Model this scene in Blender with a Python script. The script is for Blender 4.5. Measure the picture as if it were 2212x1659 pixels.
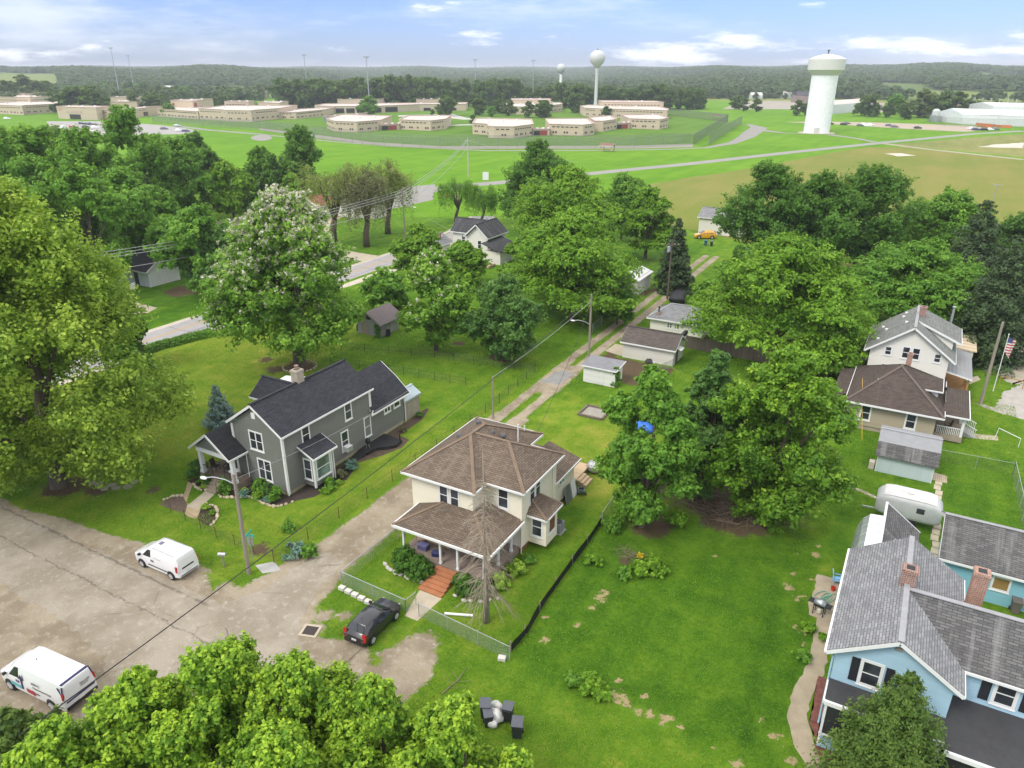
import bpy, math, random
import numpy as np
from math import radians as R, sin, cos, pi, sqrt, atan2, hypot
from mathutils import Vector, Matrix
scene = bpy.context.scene
COL = scene.collection
for o in list(bpy.data.objects): bpy.data.objects.remove(o)

# ---------------------------------------------------------------- camera, sky, sun, exposure
YAW, PITCH, CAMH = R(29.3), R(23.2), 33.0
cam_d = bpy.data.cameras.new('camera'); cam = bpy.data.objects.new('camera', cam_d); COL.objects.link(cam)
cam.location = (0, 0, CAMH); cam.rotation_euler = (pi/2 - PITCH, 0, YAW)
cam_d.sensor_width = 36.0; cam_d.lens = 0.7175*36; cam_d.clip_start = 0.5; cam_d.clip_end = 30000
scene.camera = cam
SUN_EL, SUN_AZ = R(50), R(200)       # azimuth of the sun measured clockwise from +Y
world = bpy.data.worlds.new('World'); scene.world = world; world.use_nodes = True
wn = world.node_tree; wn.nodes.clear()
def wnode(t, **k):
    n = wn.nodes.new(t)
    for a, b in k.items(): setattr(n, a, b)
    return n
def wl(a, b): wn.links.new(a, b)
def wmath(op, a, b=None, c=None, clamp=False):
    n = wnode('ShaderNodeMath', operation=op, use_clamp=clamp)
    for i, v in enumerate((a, b, c)):
        if v is None: continue
        if isinstance(v, (int, float)): n.inputs[i].default_value = v
        else: wl(v, n.inputs[i])
    return n.outputs[0]
sky = wnode('ShaderNodeTexSky'); sky.sky_type = 'NISHITA'; sky.sun_disc = False
sky.sun_elevation = SUN_EL; sky.sun_rotation = SUN_AZ
sky.air_density = 1.0; sky.dust_density = 0.6; sky.ozone_density = 1.6; sky.altitude = 200
tc = wnode('ShaderNodeTexCoord'); sep = wnode('ShaderNodeSeparateXYZ'); wl(tc.outputs['Generated'], sep.inputs[0])
el = wmath('ARCSINE', sep.outputs[2]); az = wmath('ARCTAN2', sep.outputs[0], sep.outputs[1])
comb = wnode('ShaderNodeCombineXYZ'); wl(wmath('MULTIPLY', az, 9.0), comb.inputs[0]); wl(wmath('MULTIPLY', el, 42.0), comb.inputs[1])
n1 = wnode('ShaderNodeTexNoise'); n1.inputs['Scale'].default_value = 1.0; n1.inputs['Detail'].default_value = 9; n1.inputs['Roughness'].default_value = .62
comb.inputs[2].default_value = 3.7
wl(comb.outputs[0], n1.inputs['Vector'])
comb2 = wnode('ShaderNodeCombineXYZ'); wl(wmath('MULTIPLY', az, 2.2), comb2.inputs[0]); wl(wmath('MULTIPLY', el, 16.0), comb2.inputs[1]); comb2.inputs[2].default_value = 8.3
n2 = wnode('ShaderNodeTexNoise'); n2.inputs['Scale'].default_value = 1.0; n2.inputs['Detail'].default_value = 5
wl(comb2.outputs[0], n2.inputs['Vector'])
def smooth(x, a, b):
    n = wnode('ShaderNodeMapRange', interpolation_type='SMOOTHSTEP'); wl(x, n.inputs[0]); n.inputs[1].default_value = a; n.inputs[2].default_value = b; return n.outputs[0]
# cumulus banks low over the horizon: one on the left, a long one on the right
def band(c, h): return wmath('SUBTRACT', 1.0, wmath('DIVIDE', wmath('ABSOLUTE', wmath('SUBTRACT', el, c)), h), clamp=True)
azl = smooth(az, -.90, -1.02); azr = smooth(az, -.50, -.36)
bank = wmath('ADD', wmath('MULTIPLY', azl, band(R(.95), R(1.15))), wmath('MULTIPLY', azr, band(R(1.15), R(1.5))), clamp=True)
cum = smooth(wmath('ADD', n1.outputs['Fac'], wmath('MULTIPLY', bank, .20)), .60, .80)
thin = wmath('MULTIPLY', smooth(wmath('ADD', wmath('MULTIPLY', n1.outputs['Fac'], .35), wmath('MULTIPLY', n2.outputs['Fac'], .65)), .48, .70), .55)
high = wmath('MULTIPLY', smooth(el, R(6), R(20)), .85)          # white cloud deck added overhead, unseen above the frame, to give soft light
cl = wmath('MAXIMUM', cum, thin)
skm = wnode('ShaderNodeMix', data_type='RGBA', blend_type='MIX'); wl(cl, skm.inputs['Factor'])
tint = wnode('ShaderNodeMix', data_type='RGBA', blend_type='MULTIPLY'); tint.inputs['Factor'].default_value = 1.0
wl(sky.outputs[0], tint.inputs['A']); tint.inputs['B'].default_value = (.39, .47, .80, 1)
wl(tint.outputs['Result'], skm.inputs['A']); skm.inputs['B'].default_value = (5.6, 5.75, 6.0, 1)
dk = wnode('ShaderNodeMix', data_type='RGBA'); wl(high, dk.inputs['Factor']); wl(skm.outputs['Result'], dk.inputs['A']); dk.inputs['B'].default_value = (8.8, 8.8, 8.8, 1)
bg = wnode('ShaderNodeBackground'); wl(dk.outputs['Result'], bg.inputs[0]); bg.inputs[1].default_value = 0.122
wo = wnode('ShaderNodeOutputWorld'); wl(bg.outputs[0], wo.inputs[0])
sun_d = bpy.data.lights.new('sun', 'SUN'); sun_d.energy = 1.3; sun_d.angle = R(20); sun_d.color = (1, .95, .87)
sun = bpy.data.objects.new('sun', sun_d); COL.objects.link(sun)
sd = Vector((sin(SUN_AZ)*cos(SUN_EL), cos(SUN_AZ)*cos(SUN_EL), sin(SUN_EL)))
sun.rotation_euler = sd.to_track_quat('Z', 'Y').to_euler(); sun.location = (0, 0, 300)
vs = scene.view_settings; vs.view_transform = 'Standard'; vs.look = 'None'; vs.exposure = 0.88; vs.gamma = 1; vs.use_curve_mapping = False
scene.cycles.max_bounces = 7; scene.cycles.diffuse_bounces = 4; scene.cycles.glossy_bounces = 2; scene.cycles.transparent_max_bounces = 12
scene.cycles.transmission_bounces = 2; scene.cycles.volume_bounces = 0; scene.cycles.caustics_reflective = False; scene.cycles.caustics_refractive = False

# ---------------------------------------------------------------- helpers
# The site is laid out in metres on the town's own grid: +Y runs up the alley, +X along the street, the camera stands above the origin.
PXF, PCX, PCY = 1587.0, 1106.0, 829.5
def G(px, py, z=0.0):
    "survey point: where the sight line of a picture point (2212 px wide picture) meets height z"
    u = (px-PCX)/PXF; v = (py-PCY)/PXF; d = sin(PITCH)+v*cos(PITCH); h = CAMH-z
    X = h*u/d; Y = h*(cos(PITCH)-v*sin(PITCH))/d
    return (X*cos(YAW)-Y*sin(YAW), X*sin(YAW)+Y*cos(YAW), z)
def fwd(p): return -p[0]*sin(YAW)+p[1]*cos(YAW)
def Hat(py, p):
    v = (py-PCY)/PXF; Y = fwd(p)
    return CAMH-Y*(sin(PITCH)+v*cos(PITCH))/(cos(PITCH)-v*sin(PITCH))
def wpp(p, z=0):
    Y = fwd(p); return (Y*cos(PITCH)+(CAMH-z)*sin(PITCH))/PXF       # metres per picture point
V3 = lambda p: Vector((p[0], p[1], p[2] if len(p) > 2 else 0.0))
ORG = {}
def setp(o, label=None, cat=None, group=None, kind=None):
    if label: o['label'] = label
    if cat: o['category'] = cat
    if group: o['group'] = group
    if kind: o['kind'] = kind
    return o
def thing(name, label, cat, loc=(0, 0, 0), group=None, local=False, rz=0.0):
    o = bpy.data.objects.new(name, None); COL.objects.link(o); o.location = V3(loc); o.rotation_euler = (0, 0, rz); o.empty_display_size = .3
    setp(o, label, cat, group); ORG[o.name] = Vector((0, 0, 0)) if local else V3(loc); return o
def copy_tree(o, parent=None):
    c = o.copy(); COL.objects.link(c); ORG[c.name] = ORG.get(o.name, Vector((0, 0, 0)))
    if parent is not None: c.parent = parent
    for ch in list(o.children): copy_tree(ch, c)
    return c
def relabel(o, label=None, group=None, loc=None, rz=None, sc=None):
    if label: o['label'] = label
    if group: o['group'] = group
    if loc is not None: o.location = V3(loc)
    if rz is not None: o.rotation_euler = (0, 0, rz)
    if sc is not None: o.scale = sc if hasattr(sc, '__len__') else (sc, sc, sc)
    return o
class MB:
    def __init__(s): s.v = []; s.f = []
    def poly(s, pts):
        b = len(s.v); s.v += [tuple(V3(p)) for p in pts]; s.f.append(list(range(b, b+len(pts)))); return s
    def obox(s, c, ax, ay, az):
        c = V3(c); b = len(s.v)
        for k in (-1, 1):
            for j in (-1, 1):
                for i in (-1, 1): s.v.append(tuple(c+ax*i+ay*j+az*k))
        for q in ((0, 2, 3, 1), (4, 5, 7, 6), (0, 1, 5, 4), (2, 6, 7, 3), (0, 4, 6, 2), (1, 3, 7, 5)): s.f.append([b+i for i in q])
        return s
    def box(s, x0, x1, y0, y1, z0, z1):
        return s.obox(((x0+x1)/2, (y0+y1)/2, (z0+z1)/2), Vector((abs(x1-x0)/2, 0, 0)), Vector((0, abs(y1-y0)/2, 0)), Vector((0, 0, abs(z1-z0)/2)))
    def beam(s, p, q, w, h):
        p = V3(p); q = V3(q); d = q-p; L = d.length
        if L < 1e-6: return s
        d.normalize(); side = Vector((0, 0, 1)).cross(d)
        if side.length < 1e-4: side = Vector((1, 0, 0))
        side.normalize(); up = d.cross(side)
        return s.obox((p+q)/2, d*(L/2), side*(w/2), up*(h/2))
    def slab(s, pts, t):
        pts = [V3(p) for p in pts]; lo = [p-Vector((0, 0, t)) for p in pts]
        s.poly(pts); s.poly(lo[::-1]); n = len(pts)
        for i in range(n): s.poly([pts[i], lo[i], lo[(i+1) % n], pts[(i+1) % n]])
        return s
    def prism(s, fp, z0, z1, cap=True):
        n = len(fp); A = [(p[0], p[1], z0) for p in fp]; B = [(p[0], p[1], z1) for p in fp]
        for i in range(n): s.poly([A[i], A[(i+1) % n], B[(i+1) % n], B[i]])
        if cap: s.poly(B); s.poly(A[::-1])
        return s
    def ring(s, rings, cap=True, close=True):
        n = len(rings[0]); b = len(s.v)
        for r in rings: s.v += [tuple(V3(p)) for p in r]
        for k in range(len(rings)-1):
            for i in range(n if close else n-1):
                j = (i+1) % n; s.f.append([b+k*n+i, b+k*n+j, b+(k+1)*n+j, b+(k+1)*n+i])
        if cap: s.f.append([b+i for i in range(n)][::-1]); s.f.append([b+(len(rings)-1)*n+i for i in range(n)])
        return s
    def tube(s, pts, r, n=8, cap=True):
        pts = [V3(p) for p in pts]; rr = r if hasattr(r, '__len__') else [r]*len(pts); rings = []; ref = None
        for i, p in enumerate(pts):
            d = (pts[min(i+1, len(pts)-1)]-pts[max(i-1, 0)]).normalized()
            a = Vector((0, 0, 1)).cross(d) if ref is None else ref-d*ref.dot(d)
            if a.length < 1e-3: a = Vector((1, 0, 0))-d*d.x
            if a.length < 1e-3: a = Vector((0, 1, 0))
            a.normalize(); ref = a; b = d.cross(a)
            rings.append([p+(a*cos(2*pi*k/n)+b*sin(2*pi*k/n))*rr[i] for k in range(n)])
        return s.ring(rings, cap)
    def lathe(s, c, prof, n=20, axis='Z'):
        c = V3(c); rings = []
        for r, h in prof:
            ring = []
            for k in range(n):
                a = 2*pi*k/n; q = Vector((r*cos(a), r*sin(a), h))
                if axis == 'X': q = Vector((q.z, q.x, q.y))
                if axis == 'Y': q = Vector((q.x, q.z, q.y))
                ring.append(c+q)
            rings.append(ring)
        return s.ring(rings, True)
    def blob(s, c, r, seed=0, n=8, m=5, jit=.18, flat=0.0):
        rnd = random.Random(seed); c = V3(c); r = r if hasattr(r, '__len__') else (r, r, r); rings = []
        for k in range(m+1):
            t = -pi/2+pi*(k+.001)/(m+.002); ring = []
            for i in range(n):
                a = 2*pi*i/n; q = 1+rnd.uniform(-jit, jit)
                z = max(sin(t), -1+flat)
                ring.append(c+Vector((r[0]*cos(t)*cos(a)*q, r[1]*cos(t)*sin(a)*q, r[2]*z*q)))
            rings.append(ring)
        return s.ring(rings, True)
    def build(s, name, m, parent=None, loc=None, smooth=False):
        org = ORG[parent.name] if parent is not None else (V3(loc) if loc is not None else Vector((0, 0, 0)))
        me = bpy.data.meshes.new(name); me.from_pydata([tuple(Vector(v)-org) for v in s.v], [], s.f); me.update()
        uvl = me.uv_layers.new(name='UVMap'); uv = np.empty(len(me.loops)*2, np.float32)
        for p in me.polygons:
            n = p.normal
            if abs(n.z) > .999: ux, vx = Vector((1, 0, 0)), Vector((0, 1, 0))
            else:
                ux = Vector((0, 0, 1)).cross(n).normalized(); vx = n.cross(ux)
            for li in p.loop_indices:
                q = Vector(s.v[me.loops[li].vertex_index]); uv[2*li] = q.dot(ux); uv[2*li+1] = q.dot(vx)
        uvl.data.foreach_set('uv', uv)
        if m is not None: me.materials.append(m)
        if smooth: me.polygons.foreach_set('use_smooth', [True]*len(me.polygons))
        o = bpy.data.objects.new(name, me); COL.objects.link(o)
        if parent is not None: o.parent = parent
        elif loc is not None: o.location = org
        ORG[o.name] = org; return o

# ---------------------------------------------------------------- materials
class NT:
    def __init__(s, name):
        s.m = bpy.data.materials.new(name); s.m.use_nodes = True; s.t = s.m.node_tree; s.t.nodes.clear()
        s.out = s.n('ShaderNodeOutputMaterial')
    def n(s, t, **k):
        x = s.t.nodes.new(t)
        for a, b in k.items(): setattr(x, a, b)
        return x
    def l(s, a, b): s.t.links.new(a, b)
    def val(s, sock, v):
        if isinstance(v, (int, float)): sock.default_value = v
        elif isinstance(v, (tuple, list)): sock.default_value = tuple(v)+(1,) if len(v) == 3 and len(sock.default_value) == 4 else tuple(v)
        else: s.l(v, sock)
    def math(s, op, a, b=None, c=None, clamp=False):
        x = s.n('ShaderNodeMath', operation=op, use_clamp=clamp)
        for i, v in enumerate((a, b, c)):
            if v is not None: s.val(x.inputs[i], v)
        return x.outputs[0]
    def mix(s, f, a, b, mode='MIX'):
        x = s.n('ShaderNodeMix', data_type='RGBA', blend_type=mode); s.val(x.inputs['Factor'], f); s.val(x.inputs['A'], a); s.val(x.inputs['B'], b); return x.outputs['Result']
    def noise(s, vec, scale, detail=3, rough=.55):
        x = s.n('ShaderNodeTexNoise'); x.inputs['Scale'].default_value = scale; x.inputs['Detail'].default_value = detail; x.inputs['Roughness'].default_value = rough
        if vec is not None: s.l(vec, x.inputs['Vector'])
        return x.outputs['Fac']
    def step(s, x, a, b):
        q = s.n('ShaderNodeMapRange', interpolation_type='SMOOTHSTEP'); s.val(q.inputs[0], x); s.val(q.inputs[1], a); s.val(q.inputs[2], b); return q.outputs[0]
    def rng(s, x, a, b):
        q = s.n('ShaderNodeMapRange'); s.val(q.inputs[0], x); s.val(q.inputs[3], a); s.val(q.inputs[4], b); return q.outputs[0]
    def pos(s): return s.n('ShaderNodeNewGeometry').outputs['Position']
    def obj(s): return s.n('ShaderNodeTexCoord').outputs['Object']
    def uv(s): return s.n('ShaderNodeTexCoord').outputs['UV']
    def attr(s, name): return s.n('ShaderNodeAttribute', attribute_name=name).outputs['Fac']
    def mapping(s, vec, sc, rot=(0, 0, 0)):
        x = s.n('ShaderNodeMapping'); s.l(vec, x.inputs[0]); x.inputs['Scale'].default_value = sc; x.inputs['Rotation'].default_value = rot; return x.outputs[0]
    def pbr(s, col, rough=.8, metal=0, bump=None, bstr=.5, bdist=.02, spec=.5, alpha=None, coat=0):
        b = s.n('ShaderNodeBsdfPrincipled'); s.val(b.inputs['Base Color'], col); s.val(b.inputs['Roughness'], rough); s.val(b.inputs['Metallic'], metal)
        b.inputs['Specular IOR Level'].default_value = spec; b.inputs['Coat Weight'].default_value = coat
        if alpha is not None: s.val(b.inputs['Alpha'], alpha)
        if bump is not None:
            u = s.n('ShaderNodeBump'); u.inputs['Strength'].default_value = bstr; u.inputs['Distance'].default_value = bdist; s.l(bump, u.inputs['Height']); s.l(u.outputs[0], b.inputs['Normal'])
        s.l(b.outputs[0], s.out.inputs[0]); return b
MC = {}
def plain(name, col, rough=.75, var=.18, scale=2.0, metal=0, spec=.4, coat=0, bump=.0):
    "one colour with soft blotches and fine grain"
    if name in MC: return MC[name]
    t = NT(name); o = t.pos(); a = t.noise(o, scale, 5); b = t.noise(o, scale*9, 3)
    f = t.math('ADD', t.rng(a, -var*1.6, var*1.6), t.rng(b, -var*.7, var*.7)); f = t.math('ADD', f, 1.0)
    hsv = t.n('ShaderNodeHueSaturation'); hsv.inputs['Color'].default_value = tuple(col)+(1,); t.l(f, hsv.inputs['Value'])
    t.pbr(hsv.outputs[0], rough, metal, bump=b if bump else None, bstr=bump, spec=spec, coat=coat); MC[name] = t.m; return t.m
def siding(name, col, pitch=.16, dirt=(.35, .33, .28), rough=.6, var=.07, vert=False):
    if name in MC: return MC[name]
    t = NT(name); uv = t.uv(); s = t.n('ShaderNodeSeparateXYZ'); t.l(uv, s.inputs[0])
    v = t.math('MULTIPLY', s.outputs[0 if vert else 1], 1/pitch); fr = t.math('FRACT', v); fl = t.math('FLOOR', v)
    w = t.n('ShaderNodeTexWhiteNoise', noise_dimensions='1D'); t.l(fl, w.inputs['W'])
    p = t.pos(); a = t.noise(p, .6, 5); st = t.mapping(p, (6, 6, .5)); c = t.noise(st, 1.0, 4)
    f = t.math('ADD', t.math('ADD', t.rng(w.outputs['Value'], -var*.5, var*.5), t.rng(a, -var, var)), 1.0)
    hsv = t.n('ShaderNodeHueSaturation'); hsv.inputs['Color'].default_value = tuple(col)+(1,); t.l(f, hsv.inputs['Value'])
    cc = t.mix(t.math('MULTIPLY', t.step(c, .55, .8), .16), hsv.outputs[0], dirt)
    t.pbr(cc, rough, bump=t.math('SUBTRACT', 1.0, fr), bstr=.7, bdist=.03, spec=.35); MC[name] = t.m; return t.m
def shingle(name, c1, c2, gap, streak=(.3, .3, .3), sc=1.0, samt=.25):
    if name in MC: return MC[name]
    t = NT(name); uv = t.uv(); br = t.n('ShaderNodeTexBrick'); t.l(uv, br.inputs['Vector'])
    br.inputs['Scale'].default_value = sc; br.inputs['Color1'].default_value = tuple(c1)+(1,); br.inputs['Color2'].default_value = tuple(c2)+(1,); br.inputs['Mortar'].default_value = tuple(gap)+(1,)
    br.inputs['Mortar Size'].default_value = .018; br.inputs['Mortar Smooth'].default_value = .25; br.inputs['Brick Width'].default_value = .46; br.inputs['Row Height'].default_value = .16; br.inputs['Bias'].default_value = 0
    p = t.pos(); a = t.noise(uv, .5, 5); g = t.noise(p, 30, 2)
    st = t.noise(t.mapping(uv, (1.6, .12, 1)), 1.0, 4)
    c = t.mix(t.math('MULTIPLY', t.step(st, .5, .75), samt), br.outputs['Color'], streak)
    hsv = t.n('ShaderNodeHueSaturation'); t.l(c, hsv.inputs['Color']); t.l(t.math('ADD', t.rng(a, .74, 1.26), t.rng(g, -.22, .22)), hsv.inputs['Value'])
    t.pbr(hsv.outputs[0], .92, bump=t.math('ADD', br.outputs['Fac'], t.math('MULTIPLY', g, -.4)), bstr=.5, bdist=-.02, spec=.25); MC[name] = t.m; return t.m
def brick(name, c1, c2, mortar=(.42, .39, .35)):
    if name in MC: return MC[name]
    t = NT(name); uv = t.uv(); br = t.n('ShaderNodeTexBrick'); t.l(uv, br.inputs['Vector']); br.inputs['Scale'].default_value = 1
    br.inputs['Color1'].default_value = tuple(c1)+(1,); br.inputs['Color2'].default_value = tuple(c2)+(1,); br.inputs['Mortar'].default_value = tuple(mortar)+(1,)
    br.inputs['Mortar Size'].default_value = .012; br.inputs['Brick Width'].default_value = .21; br.inputs['Row Height'].default_value = .075
    hsv = t.n('ShaderNodeHueSaturation'); t.l(br.outputs['Color'], hsv.inputs['Color']); t.l(t.rng(t.noise(t.pos(), 6, 3), .6, 1.4), hsv.inputs['Value'])
    t.pbr(hsv.outputs[0], .9, bump=br.outputs['Fac'], bstr=.5, bdist=-.01, spec=.2); MC[name] = t.m; return t.m
def planks(name, c1, c2, w=.14, axis=0, rough=.85):
    if name in MC: return MC[name]
    t = NT(name); uv = t.uv(); s = t.n('ShaderNodeSeparateXYZ'); t.l(uv, s.inputs[0]); v = t.math('MULTIPLY', s.outputs[axis], 1/w); fl = t.math('FLOOR', v); fr = t.math('FRACT', v)
    wn_ = t.n('ShaderNodeTexWhiteNoise', noise_dimensions='1D'); t.l(fl, wn_.inputs['W'])
    g = t.noise(t.mapping(uv, (18, 1.5, 1) if axis == 0 else (1.5, 18, 1)), 1, 4)
    c = t.mix(t.math('ADD', t.math('MULTIPLY', wn_.outputs['Value'], .6), t.math('MULTIPLY', g, .4)), c1, c2)
    gap = t.math('MULTIPLY', t.step(fr, 0, .07), t.step(fr, 1, .93)); c = t.mix(gap, (.03, .027, .022), c)
    t.pbr(c, rough, bump=gap, bstr=.6, bdist=.02, spec=.25); MC[name] = t.m; return t.m
def ribbed(name, col, pitch=.25, axis=0, rough=.45, rust=(.16, .09, .06), ramt=.3, metal=.0):
    if name in MC: return MC[name]
    t = NT(name); uv = t.uv(); s = t.n('ShaderNodeSeparateXYZ'); t.l(uv, s.inputs[0]); v = t.math('MULTIPLY', s.outputs[axis], 2*pi/pitch); h = t.math('SINE', v)
    p = t.pos(); st = t.noise(t.mapping(uv, (3, .3, 1) if axis == 0 else (.3, 3, 1)), 1, 5); a = t.noise(p, .8, 4)
    c = t.mix(t.math('MULTIPLY', t.step(st, .5, .72), ramt), col, rust)
    hsv = t.n('ShaderNodeHueSaturation'); t.l(c, hsv.inputs['Color']); t.l(t.rng(a, .8, 1.2), hsv.inputs['Value'])
    t.pbr(hsv.outputs[0], rough, metal, bump=h, bstr=.6, bdist=.03); MC[name] = t.m; return t.m
def glass(name='window_glass', col=(.022, .026, .03), rough=.06):
    if name in MC: return MC[name]
    t = NT(name); a = t.noise(t.pos(), .7, 3); c = t.mix(t.step(a, .4, .65), col, tuple(x*2.6 for x in col)); t.pbr(c, rough, spec=.6); MC[name] = t.m; return t.m
def veil(name, col, alpha):
    "woven wire: the open weave lets most of the light through"
    if name in MC: return MC[name]
    t = NT(name); uv = t.uv(); w = t.n('ShaderNodeTexWave', wave_type='BANDS', bands_direction='DIAGONAL'); t.l(uv, w.inputs['Vector']); w.inputs['Scale'].default_value = 7; 
    a = t.math('MULTIPLY', t.rng(w.outputs['Fac'], .6, 1.4), alpha, clamp=True)
    t.pbr(col, .5, .3, alpha=a); MC[name] = t.m; return t.m
# shared grass colour, so that lawns, verges and worn edges run into one another
def grass_col(t, lush, p):
    n1 = t.noise(p, .09, 4, .6); n2 = t.noise(p, .55, 4, .65); n3 = t.noise(p, 3.2, 4, .7); n4 = t.noise(p, 17, 3, .7)
    st = t.noise(t.mapping(p, (.9, .10, 1)), 1, 3)
    n5 = t.noise(p, 7.5, 3, .75)
    f = t.math('ADD', t.math('MULTIPLY', n1, .45), t.math('ADD', t.math('MULTIPLY', n2, .75), t.math('ADD', t.math('MULTIPLY', n3, .60), t.math('MULTIPLY', st, .30))))
    f = t.math('ADD', t.math('ADD', f, t.rng(n5, -.16, .16)), t.math('MULTIPLY', t.math('SUBTRACT', lush, .5), .80))
    r = t.n('ShaderNodeValToRGB'); t.l(t.math('SUBTRACT', f, .58), r.inputs[0]); e = r.color_ramp.elements
    e[0].position = .08; e[0].color = (0.330, 0.329, 0.058, 1); e[1].position = .98; e[1].color = (0.024, 0.077, 0.004, 1)
    for ps, c in ((.28, (0.210, 0.293, 0.027, 1)), (.47, (0.119, 0.234, 0.014, 1)), (.68, (0.063, 0.159, 0.009, 1))):
        x = e.new(ps); x.color = c
    hsv = t.n('ShaderNodeHueSaturation'); t.l(r.outputs[0], hsv.inputs['Color']); t.l(t.math('ADD', t.rng(n4, .30, 1.70), t.math('ADD', t.rng(n3, -.2, .2), t.rng(n5, -.3, .3))), hsv.inputs['Value'])
    return hsv.outputs[0], n2, n3, n4
def gravel_col(t, p, a=(.42, .35, .255), b=(.29, .235, .165), c=(.50, .45, .37)):
    n1 = t.noise(p, .35, 4); n2 = t.noise(p, 2.2, 4); n4 = t.noise(p, 26, 2, .7)
    q = t.mix(t.step(n1, .38, .62), a, b); q = t.mix(t.math('MULTIPLY', t.step(n2, .52, .72), .7), q, c)
    hsv = t.n('ShaderNodeHueSaturation'); t.l(q, hsv.inputs['Color']); t.l(t.math('ADD', t.rng(n4, .42, 1.58), t.rng(t.noise(p, 8, 3, .75), -.25, .25)), hsv.inputs['Value']); return hsv.outputs[0], n4
# ---------------------------------------------------------------- ground
rng = np.random.default_rng(7); rnd = random.Random(5)
def sdist(X, Y, poly):
    "signed distance to a polygon (negative inside), on arrays"
    P = np.array([(p[0], p[1]) for p in poly], float); d = np.full(X.shape, 1e9); ins = np.zeros(X.shape, bool); n = len(P)
    for i in range(n):
        a = P[i]; b = P[(i+1) % n]; e = b-a; wx = X-a[0]; wy = Y-a[1]
        t = np.clip((wx*e[0]+wy*e[1])/(e@e+1e-9), 0, 1); d = np.minimum(d, np.hypot(wx-e[0]*t, wy-e[1]*t))
        c = ((a[1] > Y) != (b[1] > Y)) & (X < (b[0]-a[0])*(Y-a[1])/(b[1]-a[1]+1e-12)+a[0]); ins ^= c
    return np.where(ins, -d, d)
def ldist(X, Y, pts):
    d = np.full(X.shape, 1e9)
    for a, b in zip(pts, pts[1:]):
        a = np.array(a[:2], float); b = np.array(b[:2], float); e = b-a; t = np.clip(((X-a[0])*e[0]+(Y-a[1])*e[1])/(e@e+1e-9), 0, 1)
        d = np.minimum(d, np.hypot(X-a[0]-e[0]*t, Y-a[1]-e[1]*t))
    return d
def axis_pts(lo, hi, step, far):
    a = list(np.arange(lo, hi+step/2, step)); s = step; L = [a[0]]; q = a[0]
    while q > -far: s *= 1.35; q -= s; L.append(q)
    s = step; q = a[-1]; U = []
    while q < far: s *= 1.35; q += s; U.append(q)
    return np.array(L[::-1]+a[1:]+U)
gx = axis_pts(-128, 30, .36, 9000); gy = axis_pts(10, 152, .36, 9000)
GX, GY = np.meshgrid(gx, gy)
def soft(sd, w): return np.clip(.5-sd/w, 0, 1)
soil = np.zeros(GX.shape); straw = np.zeros(GX.shape); lush = np.full(GX.shape, .50)
soil = np.maximum(soil, soft(sdist(GX, GY, [(-130, 26), (-75, 25.4), (-63, 25.1), (-60, 25), (-55, 25.9), (-51, 26.1), (-46.4, 26.9), (-41, 27.1), (-36.6, 26.6), (-36, 28.8), (-36.1, 31), (-35.4, 34), (-35.6, 60), (-31.6, 60), (-31.6, 46), (-31.3, 31.8), (-30.6, 28), (-29.4, 25.8), (-28.2, 25.8), (-26.4, 26.6), (-24.6, 29.2), (-23.9, 29.4), (-24.2, 27.2), (-21.2, 28.6), (-20.3, 26.5), (-20.8, 22), (-22, 12), (-130, 12)]), 1.1))
soil *= np.where((GY > 33) & (GX > -40), .96, 1)
for c, r, w in [((-23.0, 27.9), 1.0, 2.2), ((-29.5, 27.4), .6, 1.4), ((-28.3, 28), .5, 1.2), ((-22.3, 28.6), .9, 1.6), ((-29.0, 26.2), .6, 1.0)]:
    soil = np.maximum(soil, soft(np.hypot(GX-c[0], GY-c[1])-r, w)*.95)
g1 = soft(sdist(GX, GY, [(-40.8, 26.4), (-39, 26.2), (-37.6, 25.2), (-38.2, 26.7)]), .8); soil = soil*(1-g1)
g1 = soft(sdist(GX, GY, [(-25.6, 27.0), (-24.4, 29.4), (-23.9, 28.6), (-24.1, 26.6), (-23.3, 25.6), (-24.0, 25.4)]), .9); soil = soil*(1-.8*g1)
# alley wheel tracks beyond the cream house
for dx in (-.95, .95): soil = np.maximum(soil, soft(ldist(GX, GY, [(-33.6+dx, 48), (-33.7+dx, 62), (-34.2+dx, 80), (-34.4+dx, 105), (-34.8+dx, 140)])-.62, .7))
soil = np.maximum(soil, soft(ldist(GX, GY, [(-33.7, 68), (-34, 74)])-1.6, 1.2))
strip = soft(ldist(GX, GY, [(-33.55, 33), (-33.6, 47)])-.12, .5); soil = soil*(1-.45*strip)
strip = soft(ldist(GX, GY, [(-33.6, 47), (-33.7, 66)])-.35, .5); soil = soil*(1-.8*strip)
strip = soft(ldist(GX, GY, [(-34.2, 78), (-34.8, 140)])-.3, .5); soil = soil*(1-.6*strip)
brown = np.zeros(GX.shape)
for poly, w, a in [([(-12.4, 51.4), (-10.3, 49.4), (-8, 49.2), (-5.8, 50.8), (-4.5, 54.4), (-5, 57), (-10, 58), (-13, 57), (-14, 53)], 2.2, .8),
                   ([(-30, 74), (-23.5, 73), (-22.5, 81), (-30, 81), (-32, 83), (-32.5, 81.5)], 1.4, .85), ([(-36.6, 107), (-35.6, 113), (-37, 114), (-38, 108)], 1.5, .9)]:
    brown = np.maximum(brown, a*soft(sdist(GX, GY, poly), w))
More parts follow.
